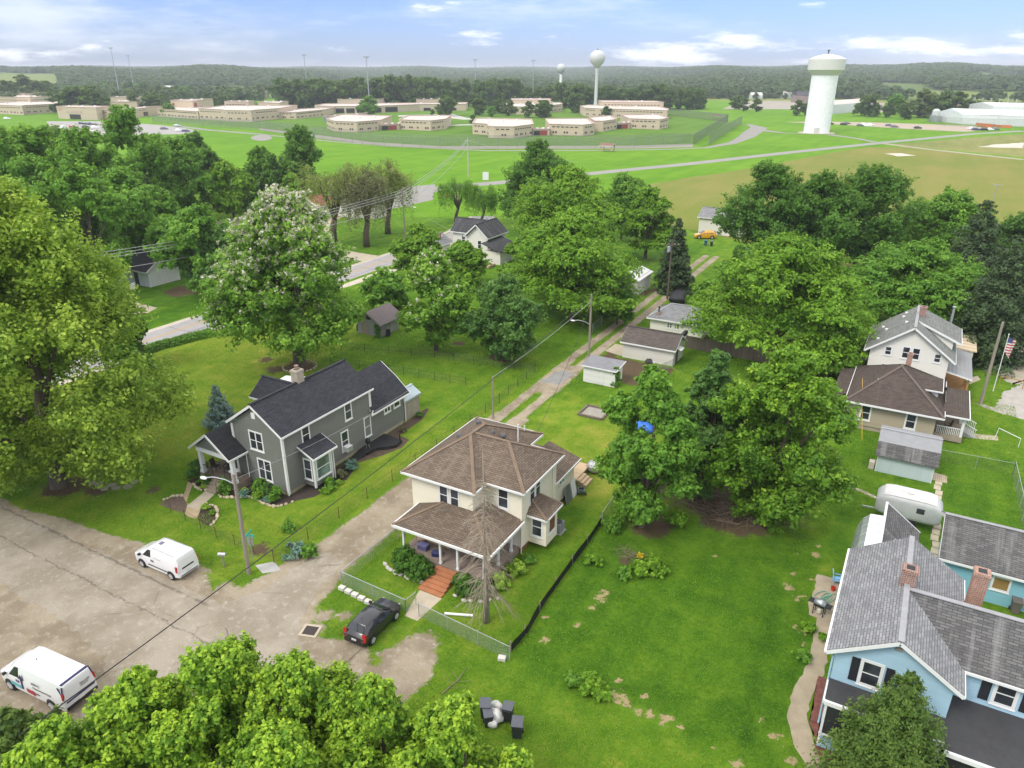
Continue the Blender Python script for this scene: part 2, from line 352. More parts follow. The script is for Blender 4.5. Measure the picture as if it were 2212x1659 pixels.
for p, r, w in [(G(598, 797), 1.4, 3.0), (G(575, 777), 1.1, 2.2), (G(648, 792), 1.9, 1.4), (G(140, 1050), 2.0, 2.4), (G(1083, 772), 1.6, 1.5), (G(990, 742), 1.0, 1.4), (G(1405, 1135), 1.8, 2.5), (G(1130, 662), 1.6, 2), (G(560, 1190), .9, 1.6), (G(1350, 1212), .5, 1.3),
                (G(205, 1060), 1.2, 3.0), (G(590, 600), 2, 3), (G(400, 628), 3.5, 4), (G(330, 1060), .7, 2.2), (G(1090, 775), 1.4, 2)]:
    brown = np.maximum(brown, soft(np.hypot(GX-p[0], GY-p[1])-r, w)*.9)
def kpx(x, y): return G((1300+x*750/1991)*.8848, (1250+y*750/1991)*.8848)
for x, y, r in [(440, 560, .62), (470, 520, .45), (385, 620, .4), (295, 725, .5), (310, 670, .25), (80, 830, .45), (165, 635, .25), (120, 770, .2), (90, 680, .3), (560, 1215, .75), (520, 1190, .5), (600, 1230, .5), (680, 1290, .55), (760, 1310, .6), (850, 1340, .5), (900, 1340, .4), (960, 1390, .4), (850, 1375, .5), (730, 1195, .35), (560, 1090, .35), (450, 1110, .35), (640, 980, .2), (510, 905, .2), (805, 1105, .2),
                (1665, 490, .45), (1690, 400, .35), (1710, 560, .35), (1640, 700, .3), (1700, 740, .35), (1755, 780, .3), (1840, 275, .5), (1710, 275, .3), (1855, 220, .35), (1180, 285, .35), (1760, 540, .3), (1810, 440, .3), (1600, 1460, .5), (1540, 1450, .35), (1610, 1530, .35), (1680, 1610, .5), (1480, 1350, .3), (1330, 1635, .5), (1640, 460, .3), (1760, 860, .3), (1180, 1530, .3)]:
    p = kpx(x, y); straw = np.maximum(straw, soft(np.hypot(GX-p[0], GY-p[1])-r*.75, r*1.5)*.9)
straw = np.maximum(straw, .75*soft(ldist(GX, GY, [G(1125, 1400), G(1190, 1290), G(1240, 1215), G(1290, 1140)])-.05, .7))
for a, b in [((1690, 1110), (1770, 1135)), ((1650, 1000), (1720, 1075))]: straw = np.maximum(straw, .6*soft(ldist(GX, GY, [G(*a), G(*b)])-.4, 2.0))
straw = np.maximum(straw, .62*soft(ldist(GX, GY, [G(1235, 1262+30), G(1310, 1350), G(1420, 1420)])-.05, .5)*0)
def lushset(poly, v, w=1.2):
    global lush
    f = soft(sdist(GX, GY, poly), w); lush = lush*(1-f)+v*f
lushset([(-82, 36), (-43, 36), (-36.3, 33), (-36.3, 66), (-60, 78), (-82, 80)], .30, 3)
lushset([(-44, 30.5), (-36.4, 30), (-36.4, 60), (-42, 60)], .38)
lushset([(-62, 25.5), (-37, 27), (-36, 30.5), (-62, 33)], .42, 2)
lushset([(-62, 60), (-37, 56), (-37, 76), (-62, 80)], .50, 2)
lushset([(-31, 30.6), (-17.6, 30.2), (-17.9, 47), (-21, 50), (-31, 36)], .43)
lushset([(-31, 48), (-18, 48), (-18, 66), (-31, 68)], .33, 2)
lushset([(-17.3, 30), (0, 29.5), (-2, 48), (-3, 52), (-17.4, 49.5)], .66)
lushset([(-20.5, 14), (4, 10), (4, 28), (-17, 29.6), (-20.8, 28)], .47, 1.0)
lushset([(-2.5, 50), (12, 50), (14, 75), (-3, 73)], .60, 2)
lushset([(-23, 82), (-12, 84), (-10, 90), (-23, 88)], .62, 2)
lushset([(-110, 52), (-91, 55), (-91, 84), (-112, 78)], .64, 2)
lushset([(-128, 78), (-91, 78), (-91, 150), (-128, 150)], .60, 4)
lushset([(-82, 78), (-37, 78), (-37, 150), (-82, 150)], .58, 4)
lush += .18*soft(ldist(GX, GY, [kpx(1590, 620), kpx(1530, 760), kpx(1450, 1060), kpx(1410, 1480)])-.35, .8)
lush += .12*soft(ldist(GX, GY, [kpx(1300, 1260), kpx(1420, 1500)])-.5, 1.2)-.16*soft(ldist(GX, GY, [G(1290, 930), G(1330, 1000), G(1300, 1060)])-.8, 2)
lush += .16*soft(ldist(GX, GY, [(-21.0, 41), (-20.6, 47)])-.8, 2.2)
nx, ny = len(gx), len(gy); gz = np.zeros(GX.shape); gz[np.hypot(GX, GY) > 5200] = -6
gv = np.stack([GX, GY, gz], -1).reshape(-1, 3); idx = np.arange(nx*ny).reshape(ny, nx)
gf = np.stack([idx[:-1, :-1], idx[:-1, 1:], idx[1:, 1:], idx[1:, :-1]], -1).reshape(-1, 4)
def np_mesh(name, v, f, attrs=None, fattrs=None):
    me = bpy.data.meshes.new(name); nv, nf, k = len(v), len(f), f.shape[1]
    me.vertices.add(nv); me.vertices.foreach_set('co', np.ascontiguousarray(v, np.float32).ravel())
    me.loops.add(nf*k); me.loops.foreach_set('vertex_index', np.ascontiguousarray(f, np.int32).ravel())
    me.polygons.add(nf); me.polygons.foreach_set('loop_start', np.arange(nf, dtype=np.int32)*k)
    me.update(calc_edges=True)
    for nme, a in (attrs or {}).items():
        at = me.attributes.new(nme, 'FLOAT', 'POINT'); at.data.foreach_set('value', np.ascontiguousarray(a, np.float32).ravel())
    for nme, a in (fattrs or {}).items():
        at = me.attributes.new(nme, 'FLOAT', 'FACE'); at.data.foreach_set('value', np.ascontiguousarray(a, np.float32).ravel())
    return me
gm = np_mesh('ground', gv, gf, dict(soil=soil, straw=straw, lush=lush, brown=brown))
t = NT('ground_mat'); p = t.pos(); gc, n2, n3, n4 = grass_col(t, t.attr('lush'), p); gvl, gn = gravel_col(t, p)
edge = t.math('ADD', t.math('MULTIPLY', t.math('SUBTRACT', n2, .5), .9), t.math('ADD', t.math('MULTIPLY', t.math('SUBTRACT', n3, .5), .9), t.math('MULTIPLY', t.math('SUBTRACT', n4, .5), .35)))
ms = t.step(t.math('ADD', t.attr('soil'), edge), .40, .62); mb = t.step(t.math('ADD', t.attr('brown'), edge), .42, .66); mt = t.step(t.math('ADD', t.attr('straw'), t.math('MULTIPLY', edge, 1.25)), .45, .6)
br = t.mix(n3, (.075, .052, .032), (.17, .125, .075)); stc = t.mix(n4, (.30, .21, .10), (.52, .42, .24))
c = t.mix(mb, gc, br); c = t.mix(mt, c, stc); c = t.mix(ms, c, gvl)
bh = t.math('ADD', t.math('MULTIPLY', n4, 1.0), t.math('MULTIPLY', n3, .8)); t.pbr(c, .95, bump=bh, bstr=1.0, bdist=.12, spec=.1)
gm.materials.append(t.m); ground = bpy.data.objects.new('ground', gm); COL.objects.link(ground); setp(ground, kind='structure')

# ---------------------------------------------------------------- roads, paths, slabs (sheets just above the ground)
def sheet(name, m, pts, z=.004, kind='structure', label=None, cat=None):
    mb = MB(); mb.poly([(q[0], q[1], z) for q in pts]); o = mb.build(name, m); setp(o, label, cat, kind=kind)
    if o.data.polygons[0].normal.z < 0: o.data.flip_normals()
    return o
def ragged(pts, amp, step=.35, seed=1):
    r = random.Random(seed); out = []
    for a, b in zip(pts, pts[1:]):
        L = hypot(b[0]-a[0], b[1]-a[1]); n = max(1, int(L/step)); nxv, nyv = -(b[1]-a[1])/L, (b[0]-a[0])/L
        for i in range(n):
            f = i/n; q = r.uniform(-amp, amp)*(1 if r.random() < .75 else 2); out.append((a[0]+(b[0]-a[0])*f+nxv*q, a[1]+(b[1]-a[1])*f+nyv*q))
    return out+[pts[-1][:2]]
def strip(name, m, cl, w, z=.004, kind='structure', ws=None, amp=0):
    cl = [V3(q) for q in cl]; L = []; Rr = []
    for i, q in enumerate(cl):
        d = (cl[min(i+1, len(cl)-1)]-cl[max(i-1, 0)]); d.z = 0; d.normalize(); n = Vector((-d.y, d.x, 0)); ww = (ws[i] if ws else w)/2
        L.append(q+n*ww); Rr.append(q-n*ww)
    mb = MB()
    for i in range(len(cl)-1): mb.poly([(*Rr[i].xy, z), (*Rr[i+1].xy, z), (*L[i+1].xy, z), (*L[i].xy, z)])
    o = mb.build(name, m); setp(o, kind=kind); return o
t = NT('street_asphalt'); p = t.pos(); c, n4 = gravel_col(t, p, (.315, .275, .22), (.245, .21, .16), (.375, .34, .285))
big = t.noise(p, .16, 5, .6); c = t.mix(t.math('MULTIPLY', t.step(big, .45, .68), .55), c, (.20, .165, .12))
vo = t.n('ShaderNodeTexVoronoi', feature='DISTANCE_TO_EDGE'); dis = t.n('ShaderNodeMix', data_type='VECTOR'); dis.inputs['Factor'].default_value = .18
nn = t.n('ShaderNodeTexNoise'); nn.inputs['Scale'].default_value = 1.1; nn.inputs['Detail'].default_value = 4; t.l(p, nn.inputs['Vector']); t.l(p, dis.inputs[4]); t.l(nn.outputs['Color'], dis.inputs[5]); t.l(dis.outputs[1], vo.inputs['Vector']); vo.inputs['Scale'].default_value = .20
crack = t.math('MULTIPLY', t.math('SUBTRACT', 1.0, t.step(vo.outputs['Distance'], .0015, .006)), t.step(t.noise(p, .5, 3), .48, .58)); 
sp = t.n('ShaderNodeSeparateXYZ'); t.l(p, sp.inputs[0]); wob = t.math('MULTIPLY', t.math('SUBTRACT', t.noise(p, 1.2, 5), .5), .7)
seam = t.math('ABSOLUTE', t.math('SUBTRACT', t.math('ADD', sp.outputs[1], wob), 21.95)); seam = t.math('MULTIPLY', t.math('SUBTRACT', 1.0, t.step(seam, .02, .11)), t.step(t.noise(p, 2.2, 3), .38, .5))
edge_ = t.math('ABSOLUTE', t.math('SUBTRACT', t.math('ADD', sp.outputs[1], t.math('MULTIPLY', wob, .7)), 24.35)); edge_ = t.math('MULTIPLY', t.math('SUBTRACT', 1.0, t.step(edge_, .04, .16)), t.math('MULTIPLY', t.step(t.noise(p, 1.3, 4), .36, .5), t.step(sp.outputs[0], -36.6, -37.6)))
c = t.mix(t.math('MULTIPLY', t.math('MAXIMUM', crack, t.math('MAXIMUM', seam, edge_)), .6), c, (.09, .075, .06))
t.pbr(c, .93, bump=n4, bstr=.5, bdist=.02, spec=.15); M_street = t.m
sheet('street', M_street, ragged([(-128, 18.8), (-60, 18.6), (-44, 18.8), (-36, 17.4), (-24.5, 17.8)], .22, seed=2)+ragged([(-24.5, 17.8), (-22.6, 20), (-24, 23.6), (-28.5, 24.4)], .2, seed=3)[1:]+ragged([(-28.5, 24.4), (-30.4, 26), (-31.8, 29.4), (-32.2, 32.6)], .12, seed=4)[1:]+ragged([(-32.2, 32.6), (-34.2, 32.8), (-34.9, 30.4), (-34.9, 27.4), (-36.4, 24.9)], .1, seed=5)[1:]+ragged([(-36.4, 24.9), (-50, 24.5), (-62, 24.5), (-128, 24.8)], .14, seed=6)[1:])
# the old concrete patch in the alley
M_conc = plain('concrete_path', (.42, .36, .27), .9, .16, 1.4); M_concg = plain('concrete_grey', (.36, .35, .33), .9, .14, 1.2)
sheet('alley_patch', plain('patch_grey', (.24, .235, .225), .9, .2, 1.0), ragged([(-35.2, 69.4), (-32.9, 69.6), (-32.8, 73.4), (-34.6, 73.8), (-35.2, 69.4)], .18, seed=9), .006)
# state road on the far side of the grey house: concrete lanes, joints, double yellow line
t = NT('road_concrete'); p = t.pos(); sp = t.n('ShaderNodeSeparateXYZ'); t.l(p, sp.inputs[0]); n1 = t.noise(p, .5, 5); n4 = t.noise(p, 22, 2)
c = t.mix(n1, (.26, .25, .25), (.37, .35, .34)); j = t.math('FRACT', t.math('MULTIPLY', t.math('ADD', sp.outputs[1], t.math('MULTIPLY', t.noise(p, .6, 3), .5)), 1/5.6)); jm = t.math('SUBTRACT', 1.0, t.math('MULTIPLY', t.step(j, 0, .02), t.step(j, 1, .98)))
lon = t.math('ABSOLUTE', t.math('ADD', sp.outputs[0], 85.0)); lm = t.math('SUBTRACT', 1.0, t.step(lon, .04, .1)); c = t.mix(t.math('MULTIPLY', t.math('MAXIMUM', jm, lm), .65), c, (.10, .09, .085))
hs = t.n('ShaderNodeHueSaturation'); t.l(c, hs.inputs['Color']); t.l(t.rng(n4, .75, 1.25), hs.inputs['Value']); t.pbr(hs.outputs[0], .9, spec=.2); M_road = t.m
M_shoulder = plain('shoulder_concrete', (.46, .41, .33), .9, .15, 1.0); M_yellow = plain('yellow_paint', (.48, .28, .04), .7, .25, 3)
RX0, RX1 = -89.4, -84.0
rd = [(-86.7, 20), (-86.7, 100), (-87.2, 130), (-92, 150), (-100, 163)]
strip('road', M_road, rd, 5.5, .006); strip('road_shoulder', M_shoulder, [(-89.95, 20), (-89.95, 100), (-90.4, 128), (-95, 149), (-103, 162)], 1.0, .005)
strip('road_shoulder', M_shoulder, [(-82.9, 20), (-82.9, 84), (-82.0, 90), (-81.9, 104), (-83.6, 120), (-86, 140), (-95, 158)], 2.0, .005, ws=[1.4, 1.4, 1.6, 2.8, 2.6, 1.6, 1.2])
for dx in (-.16, .16): strip('road_line', M_yellow, [(-87.0+dx, 20), (-87.0+dx, 100), (-87.5+dx, 130), (-92.3+dx, 150)], .12, .011)
M_far_road = plain('far_road', (.25, .24, .22), .9, .1, .15)
cr = [G(840, 445), G(880, 420), G(960, 405), G(1085, 394), G(1200, 383), G(1350, 367.5), G(1480, 355), G(1700, 330), G(1900, 309), G(2100, 289.5), G(2212, 283)]
strip('road', M_far_road, cr, 7, .03, ws=[12, 10, 7, 6.5, 6.2, 6, 6, 6, 6, 6, 6])
sheet('road', M_far_road, [G(830, 455), G(870, 405), G(940, 398), G(935, 432), G(890, 442)], .024)
strip('road', plain('dirt_track', (.31, .26, .18), .95, .12, .2), [G(1900, 309), G(2000, 322), G(2100, 333), G(2212, 345)], 4.5, .026)
strip('driveway', M_conc, [(-90, 106.6), (-97, 107.5), (-106, 110), (-114, 118), (-124, 130)], 3.6, .007, ws=[5.0, 3.8, 3.6, 3.6, 3.6])
sheet('driveway', plain('pinkish_gravel', (.34, .27, .22), .95, .2, .6), [G(450, 482), G(530, 465), G(600, 455), G(700, 470), G(720, 440), G(780, 450), G(690, 492), G(560, 480), G(470, 492)], .006)
sheet('concrete_pad', M_conc, [(-99.8, 62.4), (-97.2, 63.4), (-98.4, 66.4), (-103.5, 66.6), (-103.8, 62.6)], .006)
# bright mown grass, ploughed field, lots and lanes further out
def far_grass(name, c1, c2, stripe):
    t = NT(name); p = t.pos(); n1 = t.noise(p, .02, 4, .6); n2 = t.noise(p, .12, 4, .6); st = t.noise(t.mapping(p, (.22, .02, 1), (0, 0, R(-18))), 1, 3); n4 = t.noise(p, 2.0, 3)
    f = t.math('ADD', t.math('MULTIPLY', n1, .4), t.math('ADD', t.math('MULTIPLY', n2, .3), t.math('MULTIPLY', st, stripe)))
    c = t.mix(t.step(f, .32, .68), c1, c2); hs = t.n('ShaderNodeHueSaturation'); t.l(c, hs.inputs['Color']); t.l(t.rng(n4, .78, 1.22), hs.inputs['Value']); t.pbr(hs.outputs[0], .95, spec=.05); return t.m
M_lime = far_grass('far_lawn', (.080, .195, .009), (.145, .275, .018), .3)
M_limed = far_grass('yard_lawn', (.065, .145, .015), (.11, .205, .025), .4)
M_rough = far_grass('rough_grass', (.14, .17, .045), (.25, .24, .085), .3)
t = NT('field_soil'); p = t.pos(); w = t.n('ShaderNodeTexWave', wave_type='BANDS', bands_direction='X'); t.l(t.mapping(p, (1, 1, 1), (0, 0, R(-24))), w.inputs['Vector']); w.inputs['Scale'].default_value = .30; w.inputs['Distortion'].default_value = 1.2; w.inputs['Detail'].default_value = 2; w.inputs['Detail Scale'].default_value = .3
n1 = t.noise(p, .025, 5, .6); st = t.noise(t.mapping(p, (.10, .012, 1), (0, 0, R(-24))), 1, 4); n4 = t.noise(p, 1.5, 4)
c = t.mix(t.step(t.math('ADD', t.math('MULTIPLY', n1, .55), t.math('MULTIPLY', st, .5)), .40, .66), (.155, .185, .036), (.225, .205, .060)); c = t.mix(t.math('MULTIPLY', w.outputs['Fac'], .3), c, (.14, .165, .03)); 
hs = t.n('ShaderNodeHueSaturation'); t.l(c, hs.inputs['Color']); t.l(t.rng(n4, .8, 1.2), hs.inputs['Value']); t.pbr(hs.outputs[0], .97, spec=.05); M_field = t.m
sheet('lawn', M_lime, [G(0, 330), G(0, 232), G(600, 205), G(1500, 215), G(1620, 222), G(1700, 240), G(2212, 262), G(2212, 300), G(2212, 350), G(1900, 345), G(1400, 400), G(1360, 460), G(900, 470), G(760, 470), G(500, 400)], .012)
sheet('field', M_field, [G(1380, 432), G(1425, 395), G(1490, 383), G(1560, 374), G(1700, 349), G(1810, 327), G(1880, 318), G(1950, 318), G(2212, 347), (210, 230, 0), (140, 90, 0), (32, 118, 0), (-20, 150, 0), (-60, 170, 0)], .02)
strip('verge', M_rough, [G(1330, 440), G(1420, 402), G(1560, 381), G(1700, 357), G(1830, 330), G(1905, 319)], 9, .016)
sheet('field_verge', M_rough, [G(1925, 312), G(2100, 297), G(2212, 290), G(2212, 340), G(2100, 329)], .019)
sheet('bare_ground', plain('pale_bare_ground', (.5, .44, .36), .95, .2, .1), ragged([G(2140, 313)[:2], G(2212, 308)[:2], G(2212, 320)[:2], G(2120, 318)[:2], G(2140, 313)[:2]], .8, 4, 11), .03)
sheet('bare_ground', plain('pale_bare_ground', (.5, .44, .36)), ragged([G(1910, 332)[:2], G(1950, 331)[:2], G(1978, 336)[:2], G(1935, 338)[:2], G(1910, 332)[:2]], .8, 4, 12), .03)
M_lane = plain('lane_paving', (.24, .225, .20), .92, .1, .3)
strip('lane', M_lane, [G(560, 290), G(640, 298), G(720, 306), G(850, 316), G(1050, 325.5), G(1300, 325), G(1470, 322), G(1530, 318.5), G(1580, 308)], 3.2, .03)
strip('lane', M_lane, [G(1520, 320), G(1580, 310), G(1612, 296), G(1625, 286), G(1640, 276), G(1618, 269), G(1560, 266)], 4, .034, ws=[3, 4.5, 8, 10, 10, 4, 3])
strip('path', M_lane, [G(1640, 281), G(1690, 287), G(1740, 289)], 4, .032, ws=[9, 4, 3]); strip('path', M_lane, [G(1790, 291), G(1850, 299), G(1890, 307)], 4, .032, ws=[6, 3.5, 3.5])
sheet('parking_lot', plain('lot_paving', (.36, .29, .22), .92, .12, .15), [G(1695, 264), G(1760, 262.5), G(1900, 265), G(2105, 272), G(2130, 281.5), G(2085, 285), G(1950, 278), G(1800, 268.5)], .04)
sheet('parking_lot', plain('lot_grey', (.31, .29, .27), .92, .12, .15), [G(100, 262), G(215, 262), G(330, 269), G(395, 276), G(430, 283), G(390, 290), G(250, 292), G(120, 290)], .04)
strip('lane', M_lane, [G(380, 272), G(450, 281), G(560, 290)], 5, .045); sheet('turning_circle', M_lane, [G(565+23*cos(a), 298+6.5*sin(a)) for a in [i*pi/9 for i in range(18)]][::-1], .05)
sheet('fence_strip', plain('fence_gravel', (.25, .23, .19), .95, .15, .3), [G(560, 281), G(680, 298), G(830, 316), G(951, 322), G(1370, 321), G(1495, 318), G(1500, 311), G(1370, 315), G(951, 316), G(800, 307), G(680, 291), G(560, 277)][::-1], .05)
sheet('yard_lawn', M_limed, [G(345, 258), G(560, 277), G(680, 291), G(800, 307), G(951, 316), G(1370, 315), G(1500, 311), G(1560, 262), G(1430, 244), G(1000, 232), G(700, 230), G(430, 250)], .022)
sheet('yard_path', plain('yard_concrete', (.42, .40, .36), .9, .1, .2), [G(860, 249), G(980, 247), G(1010, 255), G(1060, 254), G(1060, 257), G(1000, 258.5), G(940, 252), G(860, 252)], .03)
sheet('yard_path', plain('yard_concrete', (.42, .40, .36)), [G(960, 270), G(1030, 268), G(1100, 262), G(1100, 264), G(1035, 270), G(962, 272)], .03)
sheet('bare_lot', plain('old_lot', (.30, .27, .22), .95, .2, .08), [G(1600, 219), G(1740, 216), G(2212, 226), G(2212, 252), G(1850, 240), G(1700, 236), G(1560, 236)], .03)
sheet('scrub', M_rough, [G(1540, 200), G(1750, 198), G(2212, 212), G(2212, 230), G(1750, 219), G(1500, 216)], .04)
# gravel drive and paths of the houses on the right
M_gdrive = plain('gravel_drive', (.36, .335, .295), .95, .2, 1.0, bump=.4)
sheet('driveway', M_gdrive, ragged([q[:2] for q in (G(2098, 868), G(2150, 880), G(2165, 850), G(2215, 826), G(2260, 830), G(2260, 940), G(2212, 906), G(2150, 890), G(2098, 868))], .12, seed=21), .006)
sheet('driveway', plain('worn_drive', (.37, .33, .25), .95, .25, .7), ragged([q[:2] for q in (G(2212, 720), G(2175, 782), G(2160, 810), G(2180, 830), G(2215, 828), G(2290, 800), G(2290, 720), G(2212, 720))], .3, seed=22), .0055)
sheet('driveway', M_gdrive, ragged([q[:2] for q in (G(2150, 692), G(2190, 672), G(2290, 700), G(2290, 760), G(2212, 724), G(2150, 692))], .2, seed=23), .0065)
sheet('path', M_conc, [(7.3, 77.2), (10.1, 78.0), (10.1, 79.1), (7.3, 78.4)], .006)
sheet('path', M_conc, [G(2083, 818), G(2095, 830), G(2118, 820), G(2112, 812)], .006)
for a in [(5.1+.02*i*(-1)**i, 53.6+i*1.02) for i in range(14)]:
    pass
# ---------------------------------------------------------------- house kit
M_white = plain('white_trim', (.70, .70, .685), .55, .06, 1.5); M_glass = glass(); M_glass2 = glass('dim_glass', (.06, .065, .07)); M_curtain = glass('curtained_glass', (.07, .10, .095), .15)
M_found = plain('foundation', (.34, .29, .22), .9, .2, 1.5); M_metal = plain('grey_metal', (.42, .43, .44), .4, .1, 2, metal=.6); M_dark = plain('dark_plastic', (.018, .018, .02), .5, .2, 3)
M_brickR = brick('red_brick', (.26, .085, .05), (.17, .055, .035)); M_brickO = brick('orange_brick', (.36, .14, .07), (.27, .09, .05))
AX = {'S': (Vector((0, -1, 0)), Vector((1, 0, 0))), 'N': (Vector((0, 1, 0)), Vector((-1, 0, 0))), 'E': (Vector((1, 0, 0)), Vector((0, 1, 0))), 'W': (Vector((-1, 0, 0)), Vector((0, -1, 0)))}
Z = Vector((0, 0, 1))
def win(par, c, side, w, h, rails=1, mull=0, trim=.13, m=None, mg=None, name='window', sill=.06):
    n, u = AX[side]; c = V3(c); f = MB(); d = .035
    def bar(cu, cz, wu, wz, dd=d): f.obox(c+u*cu+Z*cz+n*(dd/2), u*(wu/2), n*(dd/2), Z*(wz/2))
    bar(-(w+trim)/2, 0, trim, h+2*trim); bar((w+trim)/2, 0, trim, h+2*trim); bar(0, (h+trim)/2, w, trim); bar(0, -(h+trim)/2, w, trim)
    bar(0, -(h/2+trim+sill/2), w+2*trim+.08, sill, .07)
    for k in range(mull): bar(-w/2+w*(k+1)/(mull+1), 0, .12, h, .03)
    for k in range(rails): bar(0, -h/2+h*(k+1)/(rails+1), w, .06, .028)
    o = f.build(name, m or M_white, par); g = MB(); g.obox(c+n*.007, u*(w/2), n*.007, Z*(h/2)); g.build('pane', mg or M_glass, o); return o
def door(par, c, side, w, h, m, glassy=True):
    n, u = AX[side]; c = V3(c); f = MB(); f.obox(c+n*.02, u*(w/2), n*.02, Z*(h/2)); o = f.build('door', m, par)
    k = MB(); k.obox(c+u*(w*.38)+n*.06, u*.04, n*.03, Z*.04); k.build('handle', M_metal, o); return o
def walls(par, x0, x1, y0, y1, z0, ze, m, gable=None, zr=None, name='wall'):
    mb = MB(); mb.prism([(x0, y0), (x1, y0), (x1, y1), (x0, y1)], z0, ze, cap=False)
    if gable == 'y':
        xm = (x0+x1)/2; mb.poly([(x0, y0, ze), (x1, y0, ze), (xm, y0, zr)]); mb.poly([(x1, y1, ze), (x0, y1, ze), (xm, y1, zr)])
    elif gable == 'x':
        ym = (y0+y1)/2; mb.poly([(x1, y0, ze), (x1, y1, ze), (x1, ym, zr)]); mb.poly([(x0, y1, ze), (x0, y0, ze), (x0, ym, zr)])
    else: mb.poly([(x0, y0, ze), (x1, y0, ze), (x1, y1, ze), (x0, y1, ze)])
    return mb.build(name, m, par)
def gable(par, x0, x1, y0, y1, ze, zr, axis, m, mt=None, t=.14, ridge=True, ym=None):
    mb = MB(); tr = MB()
    if axis == 'y':
        c = (x0+x1)/2 if ym is None else ym
        mb.slab([(x0, y0, ze), (c, y0, zr), (c, y1, zr), (x0, y1, ze)][::-1], t); mb.slab([(c, y0, zr), (x1, y0, ze), (x1, y1, ze), (c, y1, zr)], t)
        E = [((x0, y0, ze), (x0, y1, ze)), ((x1, y0, ze), (x1, y1, ze))]; K = [((x0, y0, ze), (c, y0, zr)), ((c, y0, zr), (x1, y0, ze)), ((x0, y1, ze), (c, y1, zr)), ((c, y1, zr), (x1, y1, ze))]
        rd_ = ((c, y0-.02, zr+.015), (c, y1+.02, zr+.015))
    else:
        c = (y0+y1)/2 if ym is None else ym
        mb.slab([(x0, y0, ze), (x1, y0, ze), (x1, c, zr), (x0, c, zr)], t); mb.slab([(x0, c, zr), (x1, c, zr), (x1, y1, ze), (x0, y1, ze)], t)
        E = [((x0, y0, ze), (x1, y0, ze)), ((x0, y1, ze), (x1, y1, ze))]; K = [((x0, y0, ze), (x0, c, zr)), ((x0, c, zr), (x0, y1, ze)), ((x1, y0, ze), (x1, c, zr)), ((x1, c, zr), (x1, y1, ze))]
        rd_ = ((x0-.02, c, zr+.015), (x1+.02, c, zr+.015))
    r = mb.build('roof', m, par)
    for a, b in E: tr.beam(V3(a)-Z*.12, V3(b)-Z*.12, .12, .16)
    for a, b in K: tr.beam(V3(a)-Z*.15, V3(b)-Z*.15, .05, .20)
    tr.build('fascia', mt or M_white, par)
    if ridge: MB().beam(*rd_, .28, .05).build('ridge_cap', ridge if not isinstance(ridge, bool) else m, par)
    return r
def hip(par, x0, x1, y0, y1, ze, zr, ra, rb, m, mt=None, t=.14, cap=None):
    "hip roof with its ridge between ra and rb"
    P = [(x0, y0, ze), (x1, y0, ze), (x1, y1, ze), (x0, y1, ze)]; A = (ra[0], ra[1], zr); B = (rb[0], rb[1], zr); mb = MB()
    if abs(ra[0]-rb[0]) < abs(ra[1]-rb[1]):   # ridge along y
        for q in ([P[0], P[1], A], [P[1], P[2], B, A], [P[2], P[3], B], [P[3], P[0], A, B]): mb.poly(q)
        H = [(P[0], A), (P[1], A), (P[2], B), (P[3], B), (A, B)]
    else:
        for q in ([P[0], P[1], B, A], [P[1], P[2], B], [P[2], P[3], A, B], [P[3], P[0], A]): mb.poly(q)
        H = [(P[0], A), (P[3], A), (P[1], B), (P[2], B), (A, B)]
    mb.slab([(p[0], p[1], ze-.02) for p in P], t); r = mb.build('roof', m, par); tr = MB()
    for i in range(4): tr.beam(V3(P[i])-Z*.08, V3(P[(i+1) % 4])-Z*.08, .10, .17)
    tr.build('fascia', mt or M_white, par)
    if cap:
        c = MB()
        for a, b in H: c.beam(V3(a)+Z*.02, V3(b)+Z*.02, .26, .04)
        c.build('ridge_cap', cap, par)
    return r
def pipe(par, pts, r, m, name='downspout', n=6): return MB().tube(pts, r, n).build(name, m, par)
def chimney(par, x, y, z0, z1, w, d, m, cap=None, pot=False):
    mb = MB(); mb.box(x-w/2, x+w/2, y-d/2, y+d/2, z0, z1); mb.box(x-w/2-.05, x+w/2+.05, y-d/2-.05, y+d/2+.05, z1-.18, z1-.06); o = mb.build('chimney', m, par)
    MB().box(x-w*.28, x+w*.28, y-d*.28, y+d*.28, z1-.01, z1+.02).build('flue', M_dark, o)
    if pot: MB().lathe((x, y, z1), [(.16, 0), (.16, .25), (.2, .3), (.2, .36), (.13, .38)], 12).build('chimney_pot', cap, o)
    return o

# ---------------------------------------------------------------- grey house
M_gsid = siding('grey_green_siding', (.150, .158, .140), .17); M_groof = shingle('charcoal_shingle', (.030, .031, .037), (.047, .048, .055), (.016, .016, .02), (.06, .06, .07))
H1 = thing('grey_house', 'two storey grey house with charcoal gable roof and white trim', 'house', (-45.2, 43, 0))
walls(H1, -48.0, -42.3, 37.1, 48.1, .35, 5.55, M_gsid, 'y', 7.6); MB().prism([(-47.9, 37.2), (-42.4, 37.2), (-42.4, 53.1), (-47.9, 53.1)], 0, .36).build('foundation', M_found, H1)
gable(H1, -48.35, -41.95, 36.8, 48.35, 5.75, 7.95, 'y', M_groof)
walls(H1, -50.3, -46.5, 41.7, 44.7, .0, 5.5, M_gsid, 'x', 6.85); gable(H1, -50.6, -45.2, 41.4, 45.0, 5.72, 7.1, 'x', M_groof)
walls(H1, -47.9, -42.34, 48.1, 53.2, .35, 3.2, M_gsid)
mb = MB(); mb.slab([(-45.2, 48.0, 6.1), (-43.4, 48.0, 4.85), (-43.4, 53.5, 4.85), (-45.2, 53.5, 6.1)], .12); mb.slab([(-43.4, 48.0, 4.85), (-41.75, 48.0, 3.35), (-41.75, 53.5, 3.35), (-43.4, 53.5, 4.85)], .12)
